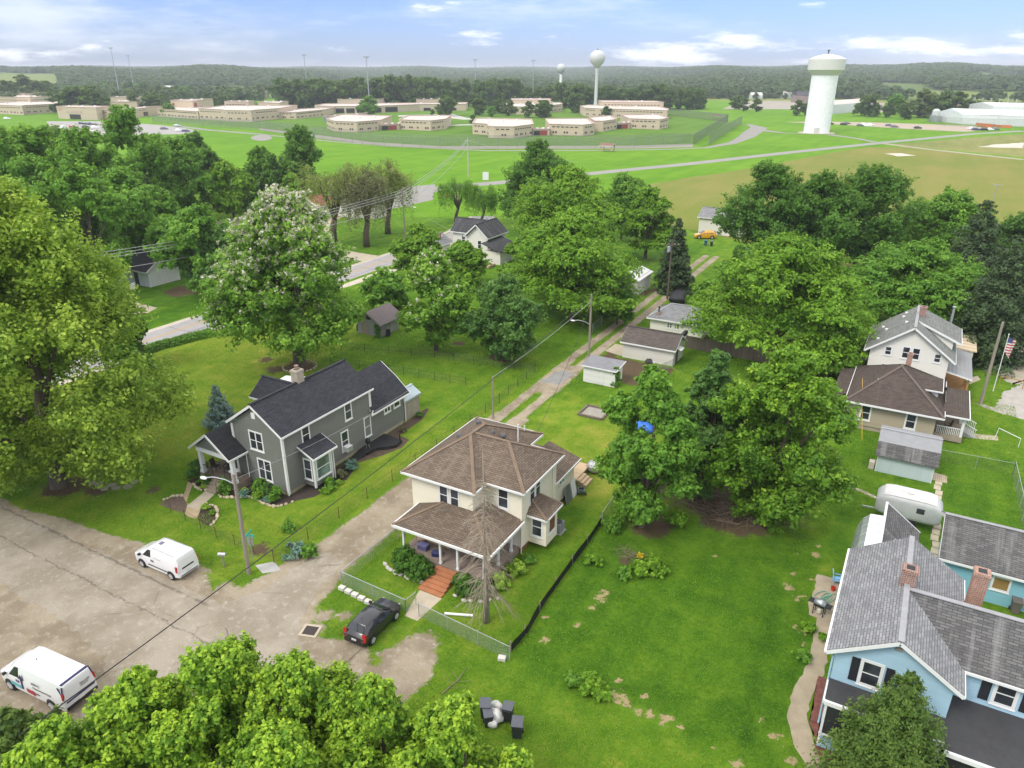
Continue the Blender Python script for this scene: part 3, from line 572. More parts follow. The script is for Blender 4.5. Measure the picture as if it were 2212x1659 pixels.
mb.slab([(-48.4, 48.3, 3.35), (-45.2, 48.3, 6.1), (-45.2, 53.5, 6.1), (-48.4, 53.5, 3.35)][::-1], .12); mb.poly([(-47.9, 53.2, 3.2), (-42.34, 53.2, 3.2), (-43.4, 53.2, 4.7), (-45.2, 53.2, 5.95)]); mb.build('roof', M_groof, H1)
MB().beam((-41.75, 47.6, 3.24), (-41.75, 53.5, 3.24), .12, .16).beam((-41.75, 53.52, 3.25), (-43.4, 53.52, 4.75), .05, .18).beam((-43.4, 53.52, 4.75), (-45.2, 53.52, 6.0), .05, .18).build('fascia', M_white, H1)
for q in ((-42.41, -42.18, 37.05, 37.21, .2, 5.5), (-48.15, -47.92, 37.05, 37.21, .2, 5.5), (-42.36, -42.26, 48.0, 48.16, 3.3, 5.5)): MB().box(*q).build('corner_board', M_white, H1)
MB().box(-45.42, -44.98, 37.04, 37.09, 6.55, 7.1).build('gable_vent', M_white, H1)
win(H1, (-45.3, 37.1, 4.45), 'S', 1.35, 1.55, 1, 1); win(H1, (-44.75, 37.1, 1.85), 'S', 1.35, 1.75, 1, 1)
win(H1, (-42.3, 39.75, 4.62), 'E', .72, 1.5); win(H1, (-42.3, 45.1, 4.62), 'E', .72, 1.5); win(H1, (-42.3, 44.35, 1.95), 'E', .75, 1.75); win(H1, (-42.32, 47.55, 2.0), 'E', .75, 1.85)
win(H1, (-42.34, 50.6, 2.55), 'E', .8, .5, 0, 1); win(H1, (-42.34, 52.1, 2.55), 'E', .8, .5, 0, 0)
walls(H1, -42.4, -40.95, 38.95, 41.1, .3, 3.25, M_gsid, name='bay_wall')
mb = MB(); mb.slab([(-42.28, 38.6, 4.05), (-40.55, 38.6, 3.25), (-40.55, 41.45, 3.25), (-42.28, 41.45, 4.05)], .12); mb.build('bay_roof', M_groof, H1)
MB().beam((-40.53, 38.58, 3.15), (-40.53, 41.47, 3.15), .1, .16).beam((-42.28, 38.58, 3.97), (-40.55, 38.58, 3.15), .04, .15).beam((-42.28, 41.47, 3.97), (-40.55, 41.47, 3.15), .04, .15).box(-41.08, -40.92, 38.92, 39.08, .2, 3.1).box(-41.08, -40.92, 40.98, 41.13, .2, 3.1).build('bay_trim', M_white, H1)
win(H1, (-40.95, 40.03, 1.85), 'E', 1.5, 1.75, 1, 0, mg=M_curtain); win(H1, (-41.65, 38.95, 1.85), 'S', .7, 1.75, 1, 0)
ac = MB().box(-42.3, -41.75, 44.0, 44.7, 1.02, 1.5).build('air_conditioner', M_white, H1); MB().box(-41.76, -41.73, 44.04, 44.66, 1.06, 1.46).build('grille', M_metal, ac)
chimney(H1, -45.35, 42.5, 6.8, 9.0, .75, .8, brick('tan_chimney', (.40, .33, .24), (.33, .27, .19)), M_brickR, True)
pipe(H1, [(-42.05, 48.3, 5.6), (-42.3, 48.25, 5.4), (-42.3, 48.25, 3.6), (-41.9, 48.0, 3.5), (-41.8, 47.7, 3.3)], .05, M_white); pipe(H1, [(-41.95, 37.0, 5.5), (-42.2, 37.02, 5.3), (-42.2, 37.02, .1)], .05, M_white)
pipe(H1, [(-40.6, 41.3, 3.1), (-40.85, 41.22, 2.9), (-40.85, 41.22, .1)], .05, M_white); pipe(H1, [(-41.75, 53.3, 3.2), (-42.25, 53.25, 3.0), (-42.25, 53.25, .1)], .05, M_white)
# porch
M_porchfl = plain('porch_boards', (.20, .16, .12), .85, .25, 2); M_proof = shingle('dark_porch_shingle', (.022, .022, .024), (.034, .034, .037), (.014, .014, .016), (.05, .05, .05))
mb = MB(); mb.box(-51.2, -46.6, 35.45, 37.05, .15, .7); mb.box(-51.2, -48.05, 37.05, 41.2, .15, .7); mb.build('porch_floor', M_porchfl, H1)
mb = MB(); mb.box(-51.15, -46.65, 35.5, 37.0, 0, .14); mb.build('porch_base', M_found, H1)
mb = MB(); mb.slab([(-49.1, 35.1, 5.0), (-46.6, 35.1, 3.15), (-46.6, 37.12, 3.15), (-49.1, 37.12, 5.0)], .12); mb.slab([(-51.6, 35.1, 3.15), (-49.1, 35.1, 5.0), (-49.1, 41.5, 5.0), (-51.6, 41.5, 3.15)][::-1], .12); mb.slab([(-49.1, 37.12, 5.0), (-48.02, 37.12, 4.2), (-48.02, 41.5, 4.2), (-49.1, 41.5, 5.0)], .12); mb.build('porch_roof', M_proof, H1)
MB().poly([(-51.1, 35.45, 3.25), (-47.0, 35.45, 3.25), (-49.1, 35.45, 4.75)]).build('porch_gable', M_gsid, H1)
MB().beam((-51.6, 35.08, 3.05), (-49.1, 35.08, 4.9), .05, .2).beam((-49.1, 35.08, 4.9), (-46.6, 35.08, 3.05), .05, .2).beam((-46.56, 35.08, 3.08), (-46.56, 37.1, 3.08), .1, .15).beam((-51.0, 35.45, 3.1), (-46.8, 35.45, 3.1), .2, .34).beam((-46.85, 35.5, 3.1), (-46.85, 37.0, 3.1), .16, .3).build('porch_trim', M_white, H1)
for x, y in ((-50.85, 35.65), (-46.95, 35.65), (-50.85, 40.9)): MB().box(x-.16, x+.16, y-.16, y+.16, .7, 2.95).box(x-.21, x+.21, y-.21, y+.21, .7, .95).build('porch_column', M_white, H1)
pipe(H1, [(-46.6, 36.9, 3.05), (-46.72, 37.0, 2.8), (-46.72, 37.0, .6), (-46.7, 36.4, .35), (-46.6, 35.2, .12)], .045, M_white)
mb = MB()
for i in range(4): mb.box(-49.4, -48.0, 35.45-.3*(i+1), 35.45-.3*i-.004, 0, .56-.14*i)
mb.build('front_steps', plain('step_stone', (.33, .27, .2), .9, .2, 2), H1)
for x, xs, xe in ((-49.45, -50.7, -49.5), (-47.95, -47.9, -47.1)):
    rl = MB().tube([(x, 35.5, .75), (x, 35.5, 1.6), (x, 34.5, 1.05), (x, 34.4, 0)], .022, 5).beam((xs, 35.55, 1.52), (xe, 35.55, 1.52), .04, .04)
    for q in np.arange(xs, xe, .14): rl.tube([(q, 35.55, .75), (q, 35.55, 1.5)], .012, 4)
    rl.build('porch_railing', M_dark, H1)
# porch furniture
def chair(name, label, loc, rz, m, cat='chair', sc=1.0, group=None):
    c = thing(name, label, cat, loc, group, local=True, rz=rz)
    MB().box(-.27, .27, -.26, .26, .36, .42).build('seat', m, c); MB().obox((0, .28, .7), Vector((.26, 0, 0)), Vector((0, .03, .006)), Vector((0, .07, .32))).build('backrest', m, c)
    for sx in (-1, 1):
        MB().box(sx*.27-.03, sx*.27+.03, -.26, .3, .58, .62).build('armrest', m, c)
        for sy in (-1, 1): MB().beam((sx*.24, sy*.22, 0), (sx*.27, sy*.24, .6 if sy < 0 else .38), .04, .04).build('leg', m, c)
    c.scale = (sc, sc, sc); return c
chair('patio_chair', 'dark wicker chair on the grey house porch beside its left column', (-50.2, 36.4, .7), R(100), plain('dark_wicker', (.05, .035, .025), .8, .3, 5))
chair('patio_chair', 'black lounge chair against the wall at the back of the grey porch', (-48.9, 36.7, .7), R(10), M_dark, sc=1.15)
tb = thing('patio_table', 'round white table on the grey house porch behind the right column', 'table', (-47.6, 36.2, .7), local=True)
MB().lathe((0, 0, .70), [(.42, 0), (.44, .015), (.42, .03)], 20).build('table_top', M_white, tb); MB().lathe((0, 0, 0), [(.22, 0), (.22, .03), (.04, .06), (.04, .69)], 10).build('pedestal', M_dark, tb)
# sun room behind
H1b = MB(); c4 = [G((420+.2893*x)*.8848, (820+.2893*y)*.8848, 3.4) for x, y in ((880, 380), (960, 335), (1135, 345), (1045, 402))]
H1b.slab(c4[::-1] if True else c4, .1); o = H1b.build('sunroom_roof', ribbed('white_panel', (.8, .81, .83), .9, 0, .4, (.6, .6, .6), .1), H1)
# little metal roofed shed at the back of the house
S1 = thing('garden_shed', 'small weathered board shed with pale blue metal roof behind the grey house', 'shed', (-43.5, 54.8, 0))
M_wboard = planks('weathered_boards', (.27, .23, .18), (.37, .33, .27), .14, 0); walls(S1, -44.4, -42.5, 53.5, 56.0, 0, 2.15, M_wboard, 'y', 2.75); gable(S1, -44.6, -42.35, 53.4, 56.15, 2.2, 2.9, 'y', ribbed('pale_metal_roof', (.42, .50, .53), .22, 0, .35, (.3, .33, .33), .3), M_metal, .05)
D1 = thing('deck', 'low black deck with ramp along the side of the grey house', 'deck', (-41, 47.5, 0)); M_blk = plain('black_decking', (.016, .016, .017), .7, .25, 3)
MB().slab([(-42.2, 46.1, .32), (-41.1, 45.9, .32), (-41.0, 47.0, .32), (-40.2, 47.7, .32), (-39.7, 48.4, .32), (-39.9, 49.5, .32), (-41.9, 49.7, .32), (-42.2, 49.7, .32)], .3).build('platform', M_blk, D1)
MB().slab([(-42.2, 44.9, .06), (-41.3, 44.7, .06), (-41.1, 45.9, .31), (-42.2, 46.1, .31)], .05).build('ramp', M_blk, D1); MB().box(-40.04, -39.96, 49.3, 49.4, .3, .95).build('post', M_dark, D1)
SP = thing('grill_smoker', 'small black smoker standing on the black deck by the grey wall', 'smoker', (-41.6, 46.6, .32), local=True); MB().lathe((0, 0, .5), [(.0, 0), (.22, .05), (.26, .3), (.2, .5), (.05, .58)], 14).build('kettle', M_dark, SP)
for a in (0, 2.1, 4.2): MB().beam((.2*cos(a), .2*sin(a), 0), (.12*cos(a), .12*sin(a), .55), .03, .03).build('leg', M_metal, SP)

# ---------------------------------------------------------------- cream house
M_csid = siding('cream_siding', (.73, .675, .535), .13, (.5, .45, .33), var=.03); M_croof = shingle('brown_shingle', (.118, .087, .064), (.175, .135, .10), (.06, .045, .035), (.22, .18, .14), samt=.35); M_ccap = plain('tan_ridge', (.180, .128, .088), .9, .2, 2)
H2 = thing('cream_house', 'two storey cream house with brown hip roofs and a front porch', 'house', (-27, 42, 0))
walls(H2, -29.85, -24.5, 37.9, 47.5, .5, 5.6, M_csid); walls(H2, -24.5, -21.45, 39.6, 45.3, .5, 5.6, M_csid)
MB().box(-29.75, -24.6, 38.0, 47.4, 0, .5).box(-24.6, -21.55, 39.7, 45.2, 0, .5).build('foundation', plain('brick_base', (.24, .10, .06), .9, .2, 2), H2)
hip(H2, -30.4, -24.0, 37.35, 48.0, 5.62, 7.5, (-27.15, 41.9), (-27.1, 43.9), M_croof, t=.16, cap=M_ccap)
# wing: hip end to the right, ridge running into the main roof
mb = MB(); zr = 7.42; x0, x1, y0, y1 = -26.9, -20.95, 39.05, 45.75; A = (-27.0, 42.4, zr); B = (-24.1, 42.4, zr)
mb.poly([(-24.3, y0, 5.62), (x1, y0, 5.62), B, A]); mb.poly([(x1, y0, 5.62), (x1, y1, 5.62), B]); mb.poly([(x1, y1, 5.62), (-24.3, y1, 5.62), A, B]); mb.slab([(-24.4, y0, 5.6), (x1, y0, 5.6), (x1, y1, 5.6), (-24.4, y1, 5.6)], .16); mb.build('roof', M_croof, H2)
MB().beam((-23.95, y0, 5.54), (x1, y0, 5.54), .1, .17).beam((x1, y0, 5.54), (x1, y1, 5.54), .1, .17).beam((x1, y1, 5.54), (-24, y1, 5.54), .1, .17).build('fascia', M_white, H2)
MB().beam((x1, y0, 5.64), V3(B)+Z*.02, .26, .04).beam((x1, y1, 5.64), V3(B)+Z*.02, .26, .04).beam(V3(A)+Z*.02, V3(B)+Z*.02, .26, .04).build('ridge_cap', M_ccap, H2)
win(H2, (-27.0, 37.9, 4.35), 'S', .62, 1.55); win(H2, (-26.05, 37.9, 4.35), 'S', .62, 1.55); win(H2, (-22.95, 39.6, 4.4), 'S', .72, 1.55)
win(H2, (-21.45, 41.25, 4.45), 'E', .6, 1.5); win(H2, (-21.45, 42.15, 4.45), 'E', .6, 1.5); door(H2, (-25.6, 37.9, 1.65), 'S', .95, 2.1, M_white); win(H2, (-28.2, 37.9, 1.8), 'S', .8, 1.5); win(H2, (-23.3, 39.6, 1.8), 'S', .8, 1.5)
mb = MB().box(-21.5, -20.0, 40.75, 42.6, .45, 2.95); mb.build('bay_wall', M_csid, H2)
mb = MB(); q0 = [(-21.44, 40.35, 3.0), (-19.75, 40.35, 3.0), (-19.75, 43.0, 3.0), (-21.44, 43.0, 3.0)]; ap1 = (-21.44, 41.2, 3.85); ap2 = (-21.44, 42.2, 3.85)
mb.poly([q0[0], q0[1], ap1]); mb.poly([q0[1], q0[2], ap2, ap1]); mb.poly([q0[2], q0[3], ap2]); mb.slab([(p[0], p[1], 2.99) for p in q0], .12); mb.build('bay_roof', M_croof, H2)
MB().beam(V3(q0[1])+Z*.02, V3(ap1)+Z*.02, .2, .04).beam(V3(q0[2])+Z*.02, V3(ap2)+Z*.02, .2, .04).build('bay_ridge_cap', M_ccap, H2)
MB().beam((-21.4, 40.35, 2.93), (-19.75, 40.35, 2.93), .08, .15).beam((-19.75, 40.35, 2.93), (-19.75, 43.0, 2.93), .08, .15).build('bay_fascia', M_white, H2)
win(H2, (-20.75, 40.75, 1.95), 'S', .72, 1.5); win(H2, (-20.0, 41.7, 2.0), 'E', .9, 1.3, mg=plain('board_up', (.18, .075, .03), .7, .2, 2), rails=0)
# porch
mb = MB(); ze = 2.95; zt = 3.75
mb.slab([(-29.3, 34.6, ze), (-21.2, 34.6, ze), (-24.4, 37.88, zt), (-27.0, 37.88, zt)], .12); mb.slab([(-21.2, 34.6, ze), (-21.2, 39.58, ze), (-24.4, 39.58, zt), (-24.4, 37.88, zt)], .12); mb.slab([(-29.3, 37.88, ze), (-29.3, 34.6, ze), (-27.0, 37.88, zt)], .12); mb.build('porch_roof', M_croof, H2)
MB().beam((-29.3, 34.58, 2.87), (-21.2, 34.58, 2.87), .1, .19).beam((-21.18, 34.6, 2.87), (-21.18, 39.58, 2.87), .1, .19).beam((-29.32, 34.6, 2.87), (-29.32, 37.88, 2.87), .1, .19).build('porch_fascia', M_white, H2)
for a, b in (((-21.2, 34.6, ze+.02), (-24.4, 37.88, zt+.02)), ((-29.3, 34.6, ze+.02), (-27.0, 37.88, zt+.02))): MB().beam(a, b, .24, .04).build('porch_ridge_cap', M_ccap, H2)
mb = MB(); mb.box(-29.0, -21.6, 34.95, 37.88, .1, .62); mb.box(-24.45, -21.6, 37.88, 39.58, .1, .62); mb.build('porch_floor', plain('faded_porch_deck', (.235, .185, .155), .85, .2, 1.5), H2)
for x, y in ((-28.8, 35.2), (-25.5, 35.1), (-24.05, 35.1), (-21.95, 35.2), (-21.85, 36.95), (-21.85, 38.8)):
    pc = MB().box(x-.075, x+.075, y-.075, y+.075, .62, 2.8).box(x-.12, x+.12, y-.12, y+.12, 2.62, 2.8).box(x-.1, x+.1, y-.1, y+.1, .62, .8).build('porch_post', M_white, H2)
mb = MB()
for i in range(6): mb.box(-25.65-.03*i, -24.0+.04*i, 34.9-.38*(i+1), 34.9-.38*i-.004, 0, .56-.095*i)
mb.build('front_steps', plain('terracotta_steps', (.36, .145, .065), .85, .22, 1.8), H2)
pipe(H2, [(-21.0, 39.25, 5.5), (-21.4, 39.52, 5.2), (-21.4, 39.52, .1)], .045, M_csid); pipe(H2, [(-21.0, 45.5, 5.5), (-21.4, 44.6, 5.2), (-21.38, 44.6, .2)], .045, M_csid)
for z in ((720, 140), (597, 228), (803, 208), (880, 228)):
    q = G((900+.37383*z[0])*.8848, (980+.37383*z[1])*.8848, 6.9 if z[0] > 650 else 6.7); MB().lathe((q[0], q[1], q[2]-.35), [(.13, 0), (.13, .3), (.24, .34), (.27, .42), (.22, .52), (.08, .58)], 14).build('roof_vent', plain('vent_grey', (.07, .072, .075), .4, .2, 4), H2)
for x, y, z, h in ((-25.0, 46.6, 5.7, 1.0), (-24.6, 44.8, 6.2, 1.5)): MB().lathe((x, y, z), [(.05, 0), (.05, h)], 8).build('vent_pipe', M_white, H2)
# rear additions
walls(H2, -24.45, -21.85, 45.35, 49.6, .4, 3.0, M_csid); MB().slab([(-24.45, 45.3, 3.95), (-21.45, 45.3, 3.05), (-21.45, 50.0, 3.05), (-24.45, 50.0, 3.95)], .12).slab([(-29.6, 47.5, 3.6), (-24.4, 47.5, 3.6), (-24.4, 50.0, 3.3), (-29.6, 50.0, 3.3)], .12).build('rear_roof', M_croof, H2)
MB().beam((-21.43, 45.2, 2.97), (-21.43, 50.02, 2.97), .09, .16).build('rear_fascia', M_white, H2); win(H2, (-21.85, 47.2, 2.35), 'E', .8, .55, 0, 1)
walls(H2, -29.3, -24.5, 47.5, 49.6, .4, 3.2, M_csid)
D2 = thing('deck', 'new bare wood deck with steps behind the cream house', 'deck', (-23.3, 51.5, 0)); M_pine = planks('pine_boards', (.50, .36, .22), (.62, .47, .31), .14, 1)
MB().box(-25.0, -22.0, 49.75, 53.4, .42, .6).build('platform', M_pine, D2); mb = MB()
for i in range(3): mb.box(-22.0+.3*i, -22.0+.3*(i+1)-.004, 50.6, 52.0, 0, .48-.15*i)
mb.build('steps', M_pine, D2)
for x, y in ((-22.1, 49.9), (-22.1, 53.3), (-24.9, 53.3)): MB().box(x-.05, x+.05, y-.05, y+.05, 0, .42).build('post', M_pine, D2)
t = NT('silver_cover'); p = t.pos(); t.pbr(t.mix(t.noise(p, 3, 4), (.35, .35, .36), (.62, .62, .63)), .3, .65, bump=t.noise(p, 4, 5), bstr=1, bdist=.2); o = MB().blob((-21.55, 53.3, .55), (.75, .55, .62), 3, 14, 9, .10, .1).build('covered_grill', t.m, loc=(-21.55, 53.3, 0), smooth=True); setp(o, 'grill under a crumpled silver cover beside the new wood deck', 'covered grill')
lm = thing('lawn_mower', 'green and black lawn mower parked by the rear wall of the cream house', 'mower', (-21.1, 49.6, 0), local=True, rz=.5)
MB().box(-.32, .32, -.4, .4, .14, .3).build('deck', plain('mower_green', (.03, .07, .035), .5, .2, 4), lm); MB().lathe((0, .05, .3), [(.2, 0), (.22, .1), (.16, .24), (.05, .27)], 12).build('engine', M_dark, lm); MB().tube([(-.25, -.4, .3), (-.25, -1.1, .95), (.25, -1.1, .95), (.25, -.4, .3)], .02, 6).build('handle', M_metal, lm)
for sx in (-1, 1):
    for sy in (-1, 1): MB().lathe((sx*.36-.04, sy*.32, .13), [(.0, 0), (.13, 0), (.13, .08), (0, .08)], 12, 'X').build('wheel', M_dark, lm)
for i, (y, w, m) in enumerate(((47.75, 1.0, plain('screen_grey', (.12, .12, .125), .5, .2, 2)), (48.85, .9, M_white))):
    n = thing('leaning_panel', ('dark window screen' if i == 0 else 'white door panel')+' leaning on the rear wall of the cream house', 'panel', (-21.5, y, 0), local=True)
    MB().obox((0, 0, .72), Vector((.02, 0, 0)), Vector((0, w/2, 0)), Vector((-.15, 0, .72))).build('sheet', m, n); f = MB()
    for s in (-1, 1): f.obox((.012, s*w/2, .72), Vector((.02, 0, 0)), Vector((0, .03, 0)), Vector((-.15, 0, .73)))
    f.build('frame', M_metal, n)
A1 = thing('air_conditioner', 'grey outdoor air conditioner unit beside the cream house bay window', 'air conditioner', (-20.4, 43.6, 0), local=True)
MB().box(-.4, .4, -.4, .4, .05, .85).build('cabinet', ribbed('ac_louvre', (.30, .31, .33), .06, 1, .5, (.2, .2, .2), .1), A1); MB().lathe((0, 0, .85), [(.36, 0), (.36, .03), (.1, .05)], 18).build('fan_grille', M_dark, A1); MB().box(-.5, .5, -.5, .5, 0, .05).build('pad', M_concg, A1)
sheet('path', M_conc, [(-25.6, 32.6), (-24.9, 30.0), (-23.9, 30.0), (-23.75, 32.6)][::1], .006)
# clutter on the porch
for i, (x, y, z, sx, sy, sz, c, l) in enumerate(((-27.6, 35.9, .62, .75, .45, .4, (.10, .10, .22), 'clear blue storage tub on the cream porch floor'), (-26.3, 35.7, .62, .6, .4, .3, (.02, .025, .09), 'dark blue tub beside the second cream porch post'), (-28.3, 36.6, .62, .5, .5, .25, (.35, .24, .15), 'open cardboard box at the left end of the cream porch'))):
    b = thing('storage_box', l, 'box', (x, y, z), local=True, rz=.3*i); m = plain('tub_%d' % i, c, .5, .2, 3); MB().prism([(-sx/2, -sy/2), (sx/2, -sy/2), (sx/2, sy/2), (-sx/2, sy/2)], 0, sz).build('tub', m, b); MB().box(-sx/2-.03, sx/2+.03, -sy/2-.03, sy/2+.03, sz, sz+.04).build('lid', plain('lid_%d' % i, tuple(v*1.6+.03 for v in c), .5), b)
for i in range(4): o = MB().box(-28.4, -26.2+.12*i, 37.2-.16*i, 37.33-.16*i, .63+.05*(i % 2), .68+.05*(i % 2)).build('lumber_board', M_pine, loc=(-27.3, 37, .65)); setp(o, 'loose wooden board lying along the cream porch wall', 'board', 'boards on the cream porch')
# ---------------------------------------------------------------- houses on the right
M_bsid = siding('blue_siding', (.33, .49, .59), .14, (.3, .4, .45), var=.07); M_bsid2 = siding('teal_siding', (.20, .42, .49), .14, (.3, .4, .45), var=.05)
M_broof = shingle('grey_shingle', (.19, .19, .195), (.28, .28, .285), (.085, .085, .09), (.16, .16, .165), samt=.6); M_droof = shingle('dark_grey_shingle', (.085, .082, .082), (.14, .137, .133), (.05, .05, .05), (.26, .255, .25), samt=.6)
M_cap = plain('ridge_grey', (.29, .29, .30), .9, .15, 2); M_flat = plain('flat_roofing', (.045, .045, .047), .85, .28, .6); M_shut = plain('black_shutter', (.018, .019, .024), .6, .2, 3)
H3 = thing('blue_house', 'pale blue house with grey shingle roofs and a screened porch', 'house', (5, 40, 0))
walls(H3, .2, 5.55, 34.0, 43.2, .4, 5.35, M_bsid, 'y', 7.1); gable(H3, -.25, 5.95, 33.55, 43.55, 5.5, 7.45, 'y', M_broof, ridge=M_cap)
walls(H3, 5.5, 16.5, 35.8, 40.6, .4, 5.4, M_bsid, 'x', 6.95); gable(H3, 3.0, 17, 35.4, 41.0, 5.55, 7.40, 'x', M_droof, ridge=M_cap)
MB().box(.3, 5.45, 34.1, 43.1, 0, .4).box(5.6, 16.4, 35.9, 40.5, 0, .4).build('foundation', M_found, H3)
win(H3, (1.95, 34.0, 4.55), 'S', .78, 1.35, trim=.16)
win(H3, (7.9, 35.8, 4.55), 'S', .75, 1.2, trim=.16)
for x in (1.18, 2.78): MB().box(x-.2, x+.2, 33.96, 34.0, 3.8, 5.3).build('shutter', M_shut, H3)
for x in (7.05, 8.8): MB().box(x-.22, x+.22, 35.76, 35.8, 3.85, 5.25).build('shutter', M_shut, H3)
MB().box(2.7, 3.05, 33.96, 34.0, 6.5, 6.72).build('gable_vent', plain('vent_wood', (.3, .28, .25), .8), H3)
chimney(H3, 2.85, 38.8, 6.9, 8.35, .72, .68, M_brickR); chimney(H3, 6.25, 40.6, 5.4, 8.2, .72, .72, M_brickO)
MB().beam((-.3, 33.5, 5.42), (-.3, 43.55, 5.42), .12, .12).build('gutter', M_white, H3); pipe(H3, [(-.2, 33.7, 5.35), (.1, 33.9, 5.0), (.1, 33.9, .3)], .05, M_bsid)
# screened front porch with a flat roof
M_scr = plain('porch_screen', (.028, .03, .032), .45, .3, .8)
mb = MB(); mb.slab([(.15, 32.45, 3.32), (5.55, 32.45, 3.32), (5.55, 33.98, 3.46), (.15, 33.98, 3.46)], .1); mb.build('porch_roof', M_flat, H3); MB().slab([(5.57, 32.1, 3.22), (16.5, 32.1, 3.22), (16.5, 35.78, 3.5), (5.57, 35.78, 3.5)], .1).build('side_porch_roof', M_flat, H3)
mb = MB(); mb.beam((.15, 32.4, 3.22), (5.55, 32.4, 3.22), .14, .24); mb.beam((5.57, 32.05, 3.12), (16.5, 32.05, 3.12), .16, .24); mb.beam((.13, 32.4, 3.22), (.13, 33.95, 3.3), .12, .2)
for x in (.28, 2.0, 3.7, 5.4, 8, 11): mb.box(x-.06, x+.06, 32.45, 32.56, .3, 3.15)
mb.beam((.2, 32.52, 1.0), (5.5, 32.52, 1.0), .1, .08); mb.build('porch_frame', M_white, H3)
mb = MB(); mb.box(.3, 5.4, 32.54, 32.56, 1.0, 3.12); mb.box(.24, .27, 32.6, 33.95, 1.0, 3.12); mb.box(5.6, 16.5, 32.5, 32.53, .95, 3.05); mb.build('porch_screen', M_scr, H3)
mb = MB(); mb.box(.22, 5.45, 32.5, 32.58, .1, .97); mb.box(.22, .29, 32.58, 33.95, .1, .97); mb.box(5.6, 16.5, 32.46, 32.54, .1, .92); mb.build('knee_wall', M_bsid, H3); MB().box(.34, 16, 32.6, 33.9, 0, .3).build('porch_floor', M_concg, H3)
# rear lean-to with the curved greenhouse
mb = MB(); mb.slab([(1.4, 43.4, 4.95), (3.75, 43.4, 3.25), (3.75, 51.5, 3.25), (1.4, 51.5, 4.95)], .12); mb.build('rear_roof', M_droof, H3)
mb = MB(); mb.poly([(1.46, 43.2, 0), (1.46, 43.2, 4.8), (1.46, 51.2, 4.8), (1.46, 51.2, 0)]); mb.poly([(1.46, 51.2, 0), (1.46, 51.2, 4.8), (3.5, 51.2, 3.3), (3.5, 51.2, 0)]); mb.poly([(3.5, 51.2, 0), (3.5, 51.2, 3.3), (3.5, 43.2, 3.3), (3.5, 43.2, 0)]); mb.build('rear_wall', M_bsid, H3)
MB().beam((1.38, 43.4, 4.92), (1.38, 51.55, 4.92), .16, .18).beam((1.4, 51.55, 4.88), (3.75, 51.55, 3.17), .05, .18).build('rear_fascia', plain('grey_trim', (.6, .61, .64), .5), H3); MB().obox((2.45, 47.2, 4.3), Vector((.28, 0, -.2)), Vector((0, .5, 0)), Vector((.05, 0, .08))).build('skylight', M_cap, H3)
GH = thing('greenhouse', 'curved clear plastic lean-to greenhouse on the back of the blue house', 'greenhouse', (.6, 49, 0)); t = NT('clear_sheet'); p = t.pos(); t.pbr(t.mix(t.noise(p, 1.2, 4), (.28, .32, .32), (.55, .58, .58)), .2, spec=.5, alpha=.62); M_clear = t.m
prof = [(1.42, 4.0), (.6, 3.9), (.15, 3.45), (-.1, 2.7), (-.2, 1.6), (-.22, .25)]; mb = MB(); rb = MB()
for a, b in zip(prof[1:], prof[2:]): mb.poly([(a[0], 43.9, a[1]), (a[0], 51.2, a[1]), (b[0], 51.2, b[1]), (b[0], 43.9, b[1])])
for y in np.linspace(43.9, 51.2, 7): rb.tube([(x, y, z+.01) for x, z in prof], .03, 5)
mb.poly([(1.42, 51.2, .2)]+[(x, 51.2, z) for x, z in prof]); mb.build('glazing', M_clear, GH); rb.build('rib', M_metal, GH)
for k in range(6): y0 = 43.92+k*1.215; MB().slab([(1.4, y0+.04, 4.05), (.5, y0+.04, 3.93), (.5, y0+1.18, 3.93), (1.4, y0+1.18, 4.05)][::-1], .03).build('roof_panel', plain('white_sheet', (.82, .83, .85), .35, .04), GH)
MB().box(-.3, 1.3, 43.85, 51.3, 0, .25).build('base_wall', M_dark, GH)
# blue garage
H4 = thing('blue_garage', 'teal blue garage with dark grey shingles behind the blue house', 'garage', (10, 53, 0))
walls(H4, 5.5, 16.4, 50.3, 55.9, 0, 2.55, M_bsid2, 'x', 4.1); gable(H4, 5.1, 16.8, 49.85, 56.4, 2.7, 4.35, 'x', M_droof, ridge=M_cap); win(H4, (8.9, 50.3, 1.65), 'S', .85, .85, 0, mg=plain('amber_blind', (.28, .17, .06), .4))
MB().lathe((6.9, 50.28, 2.25), [(.0, 0), (.14, 0), (.12, .03), (0, .04)], 16, 'Y').build('house_plaque', plain('brass_sun', (.45, .27, .05), .5), H4)
# beige bungalow
M_beige = siding('beige_siding', (.36, .31, .225), .17, (.3, .26, .2)); M_bgroof = shingle('umber_shingle', (.070, .053, .044), (.098, .077, .064), (.04, .032, .028), (.14, .10, .085), samt=.3); M_bgcap = plain('umber_ridge', (.115, .088, .074), .9, .2, 2)
H5 = thing('beige_bungalow', 'beige bungalow with dark brown hip roof and white porch railing', 'house', (1, 79, 0))
walls(H5, -3.1, 4.4, 74.2, 83.4, .45, 2.95, M_beige); MB().box(-3.0, 4.3, 74.3, 83.3, 0, .45).build('foundation', M_found, H5); hip(H5, -3.65, 5.0, 73.55, 84.0, 3.0, 5.75, (.6, 78.5), (.75, 79.1), M_bgroof, cap=M_bgcap)
win(H5, (-1.65, 74.2, 1.85), 'S', .72, 1.35, trim=.15); win(H5, (2.35, 74.2, 1.85), 'S', .72, 1.35, trim=.15)
mb = MB(); mb.prism([(2.5, 77.4), (4.2, 77.4), (4.2, 80.4), (2.5, 80.4)], 3.3, 4.35, cap=False); mb.build('dormer_wall', M_white, H5)
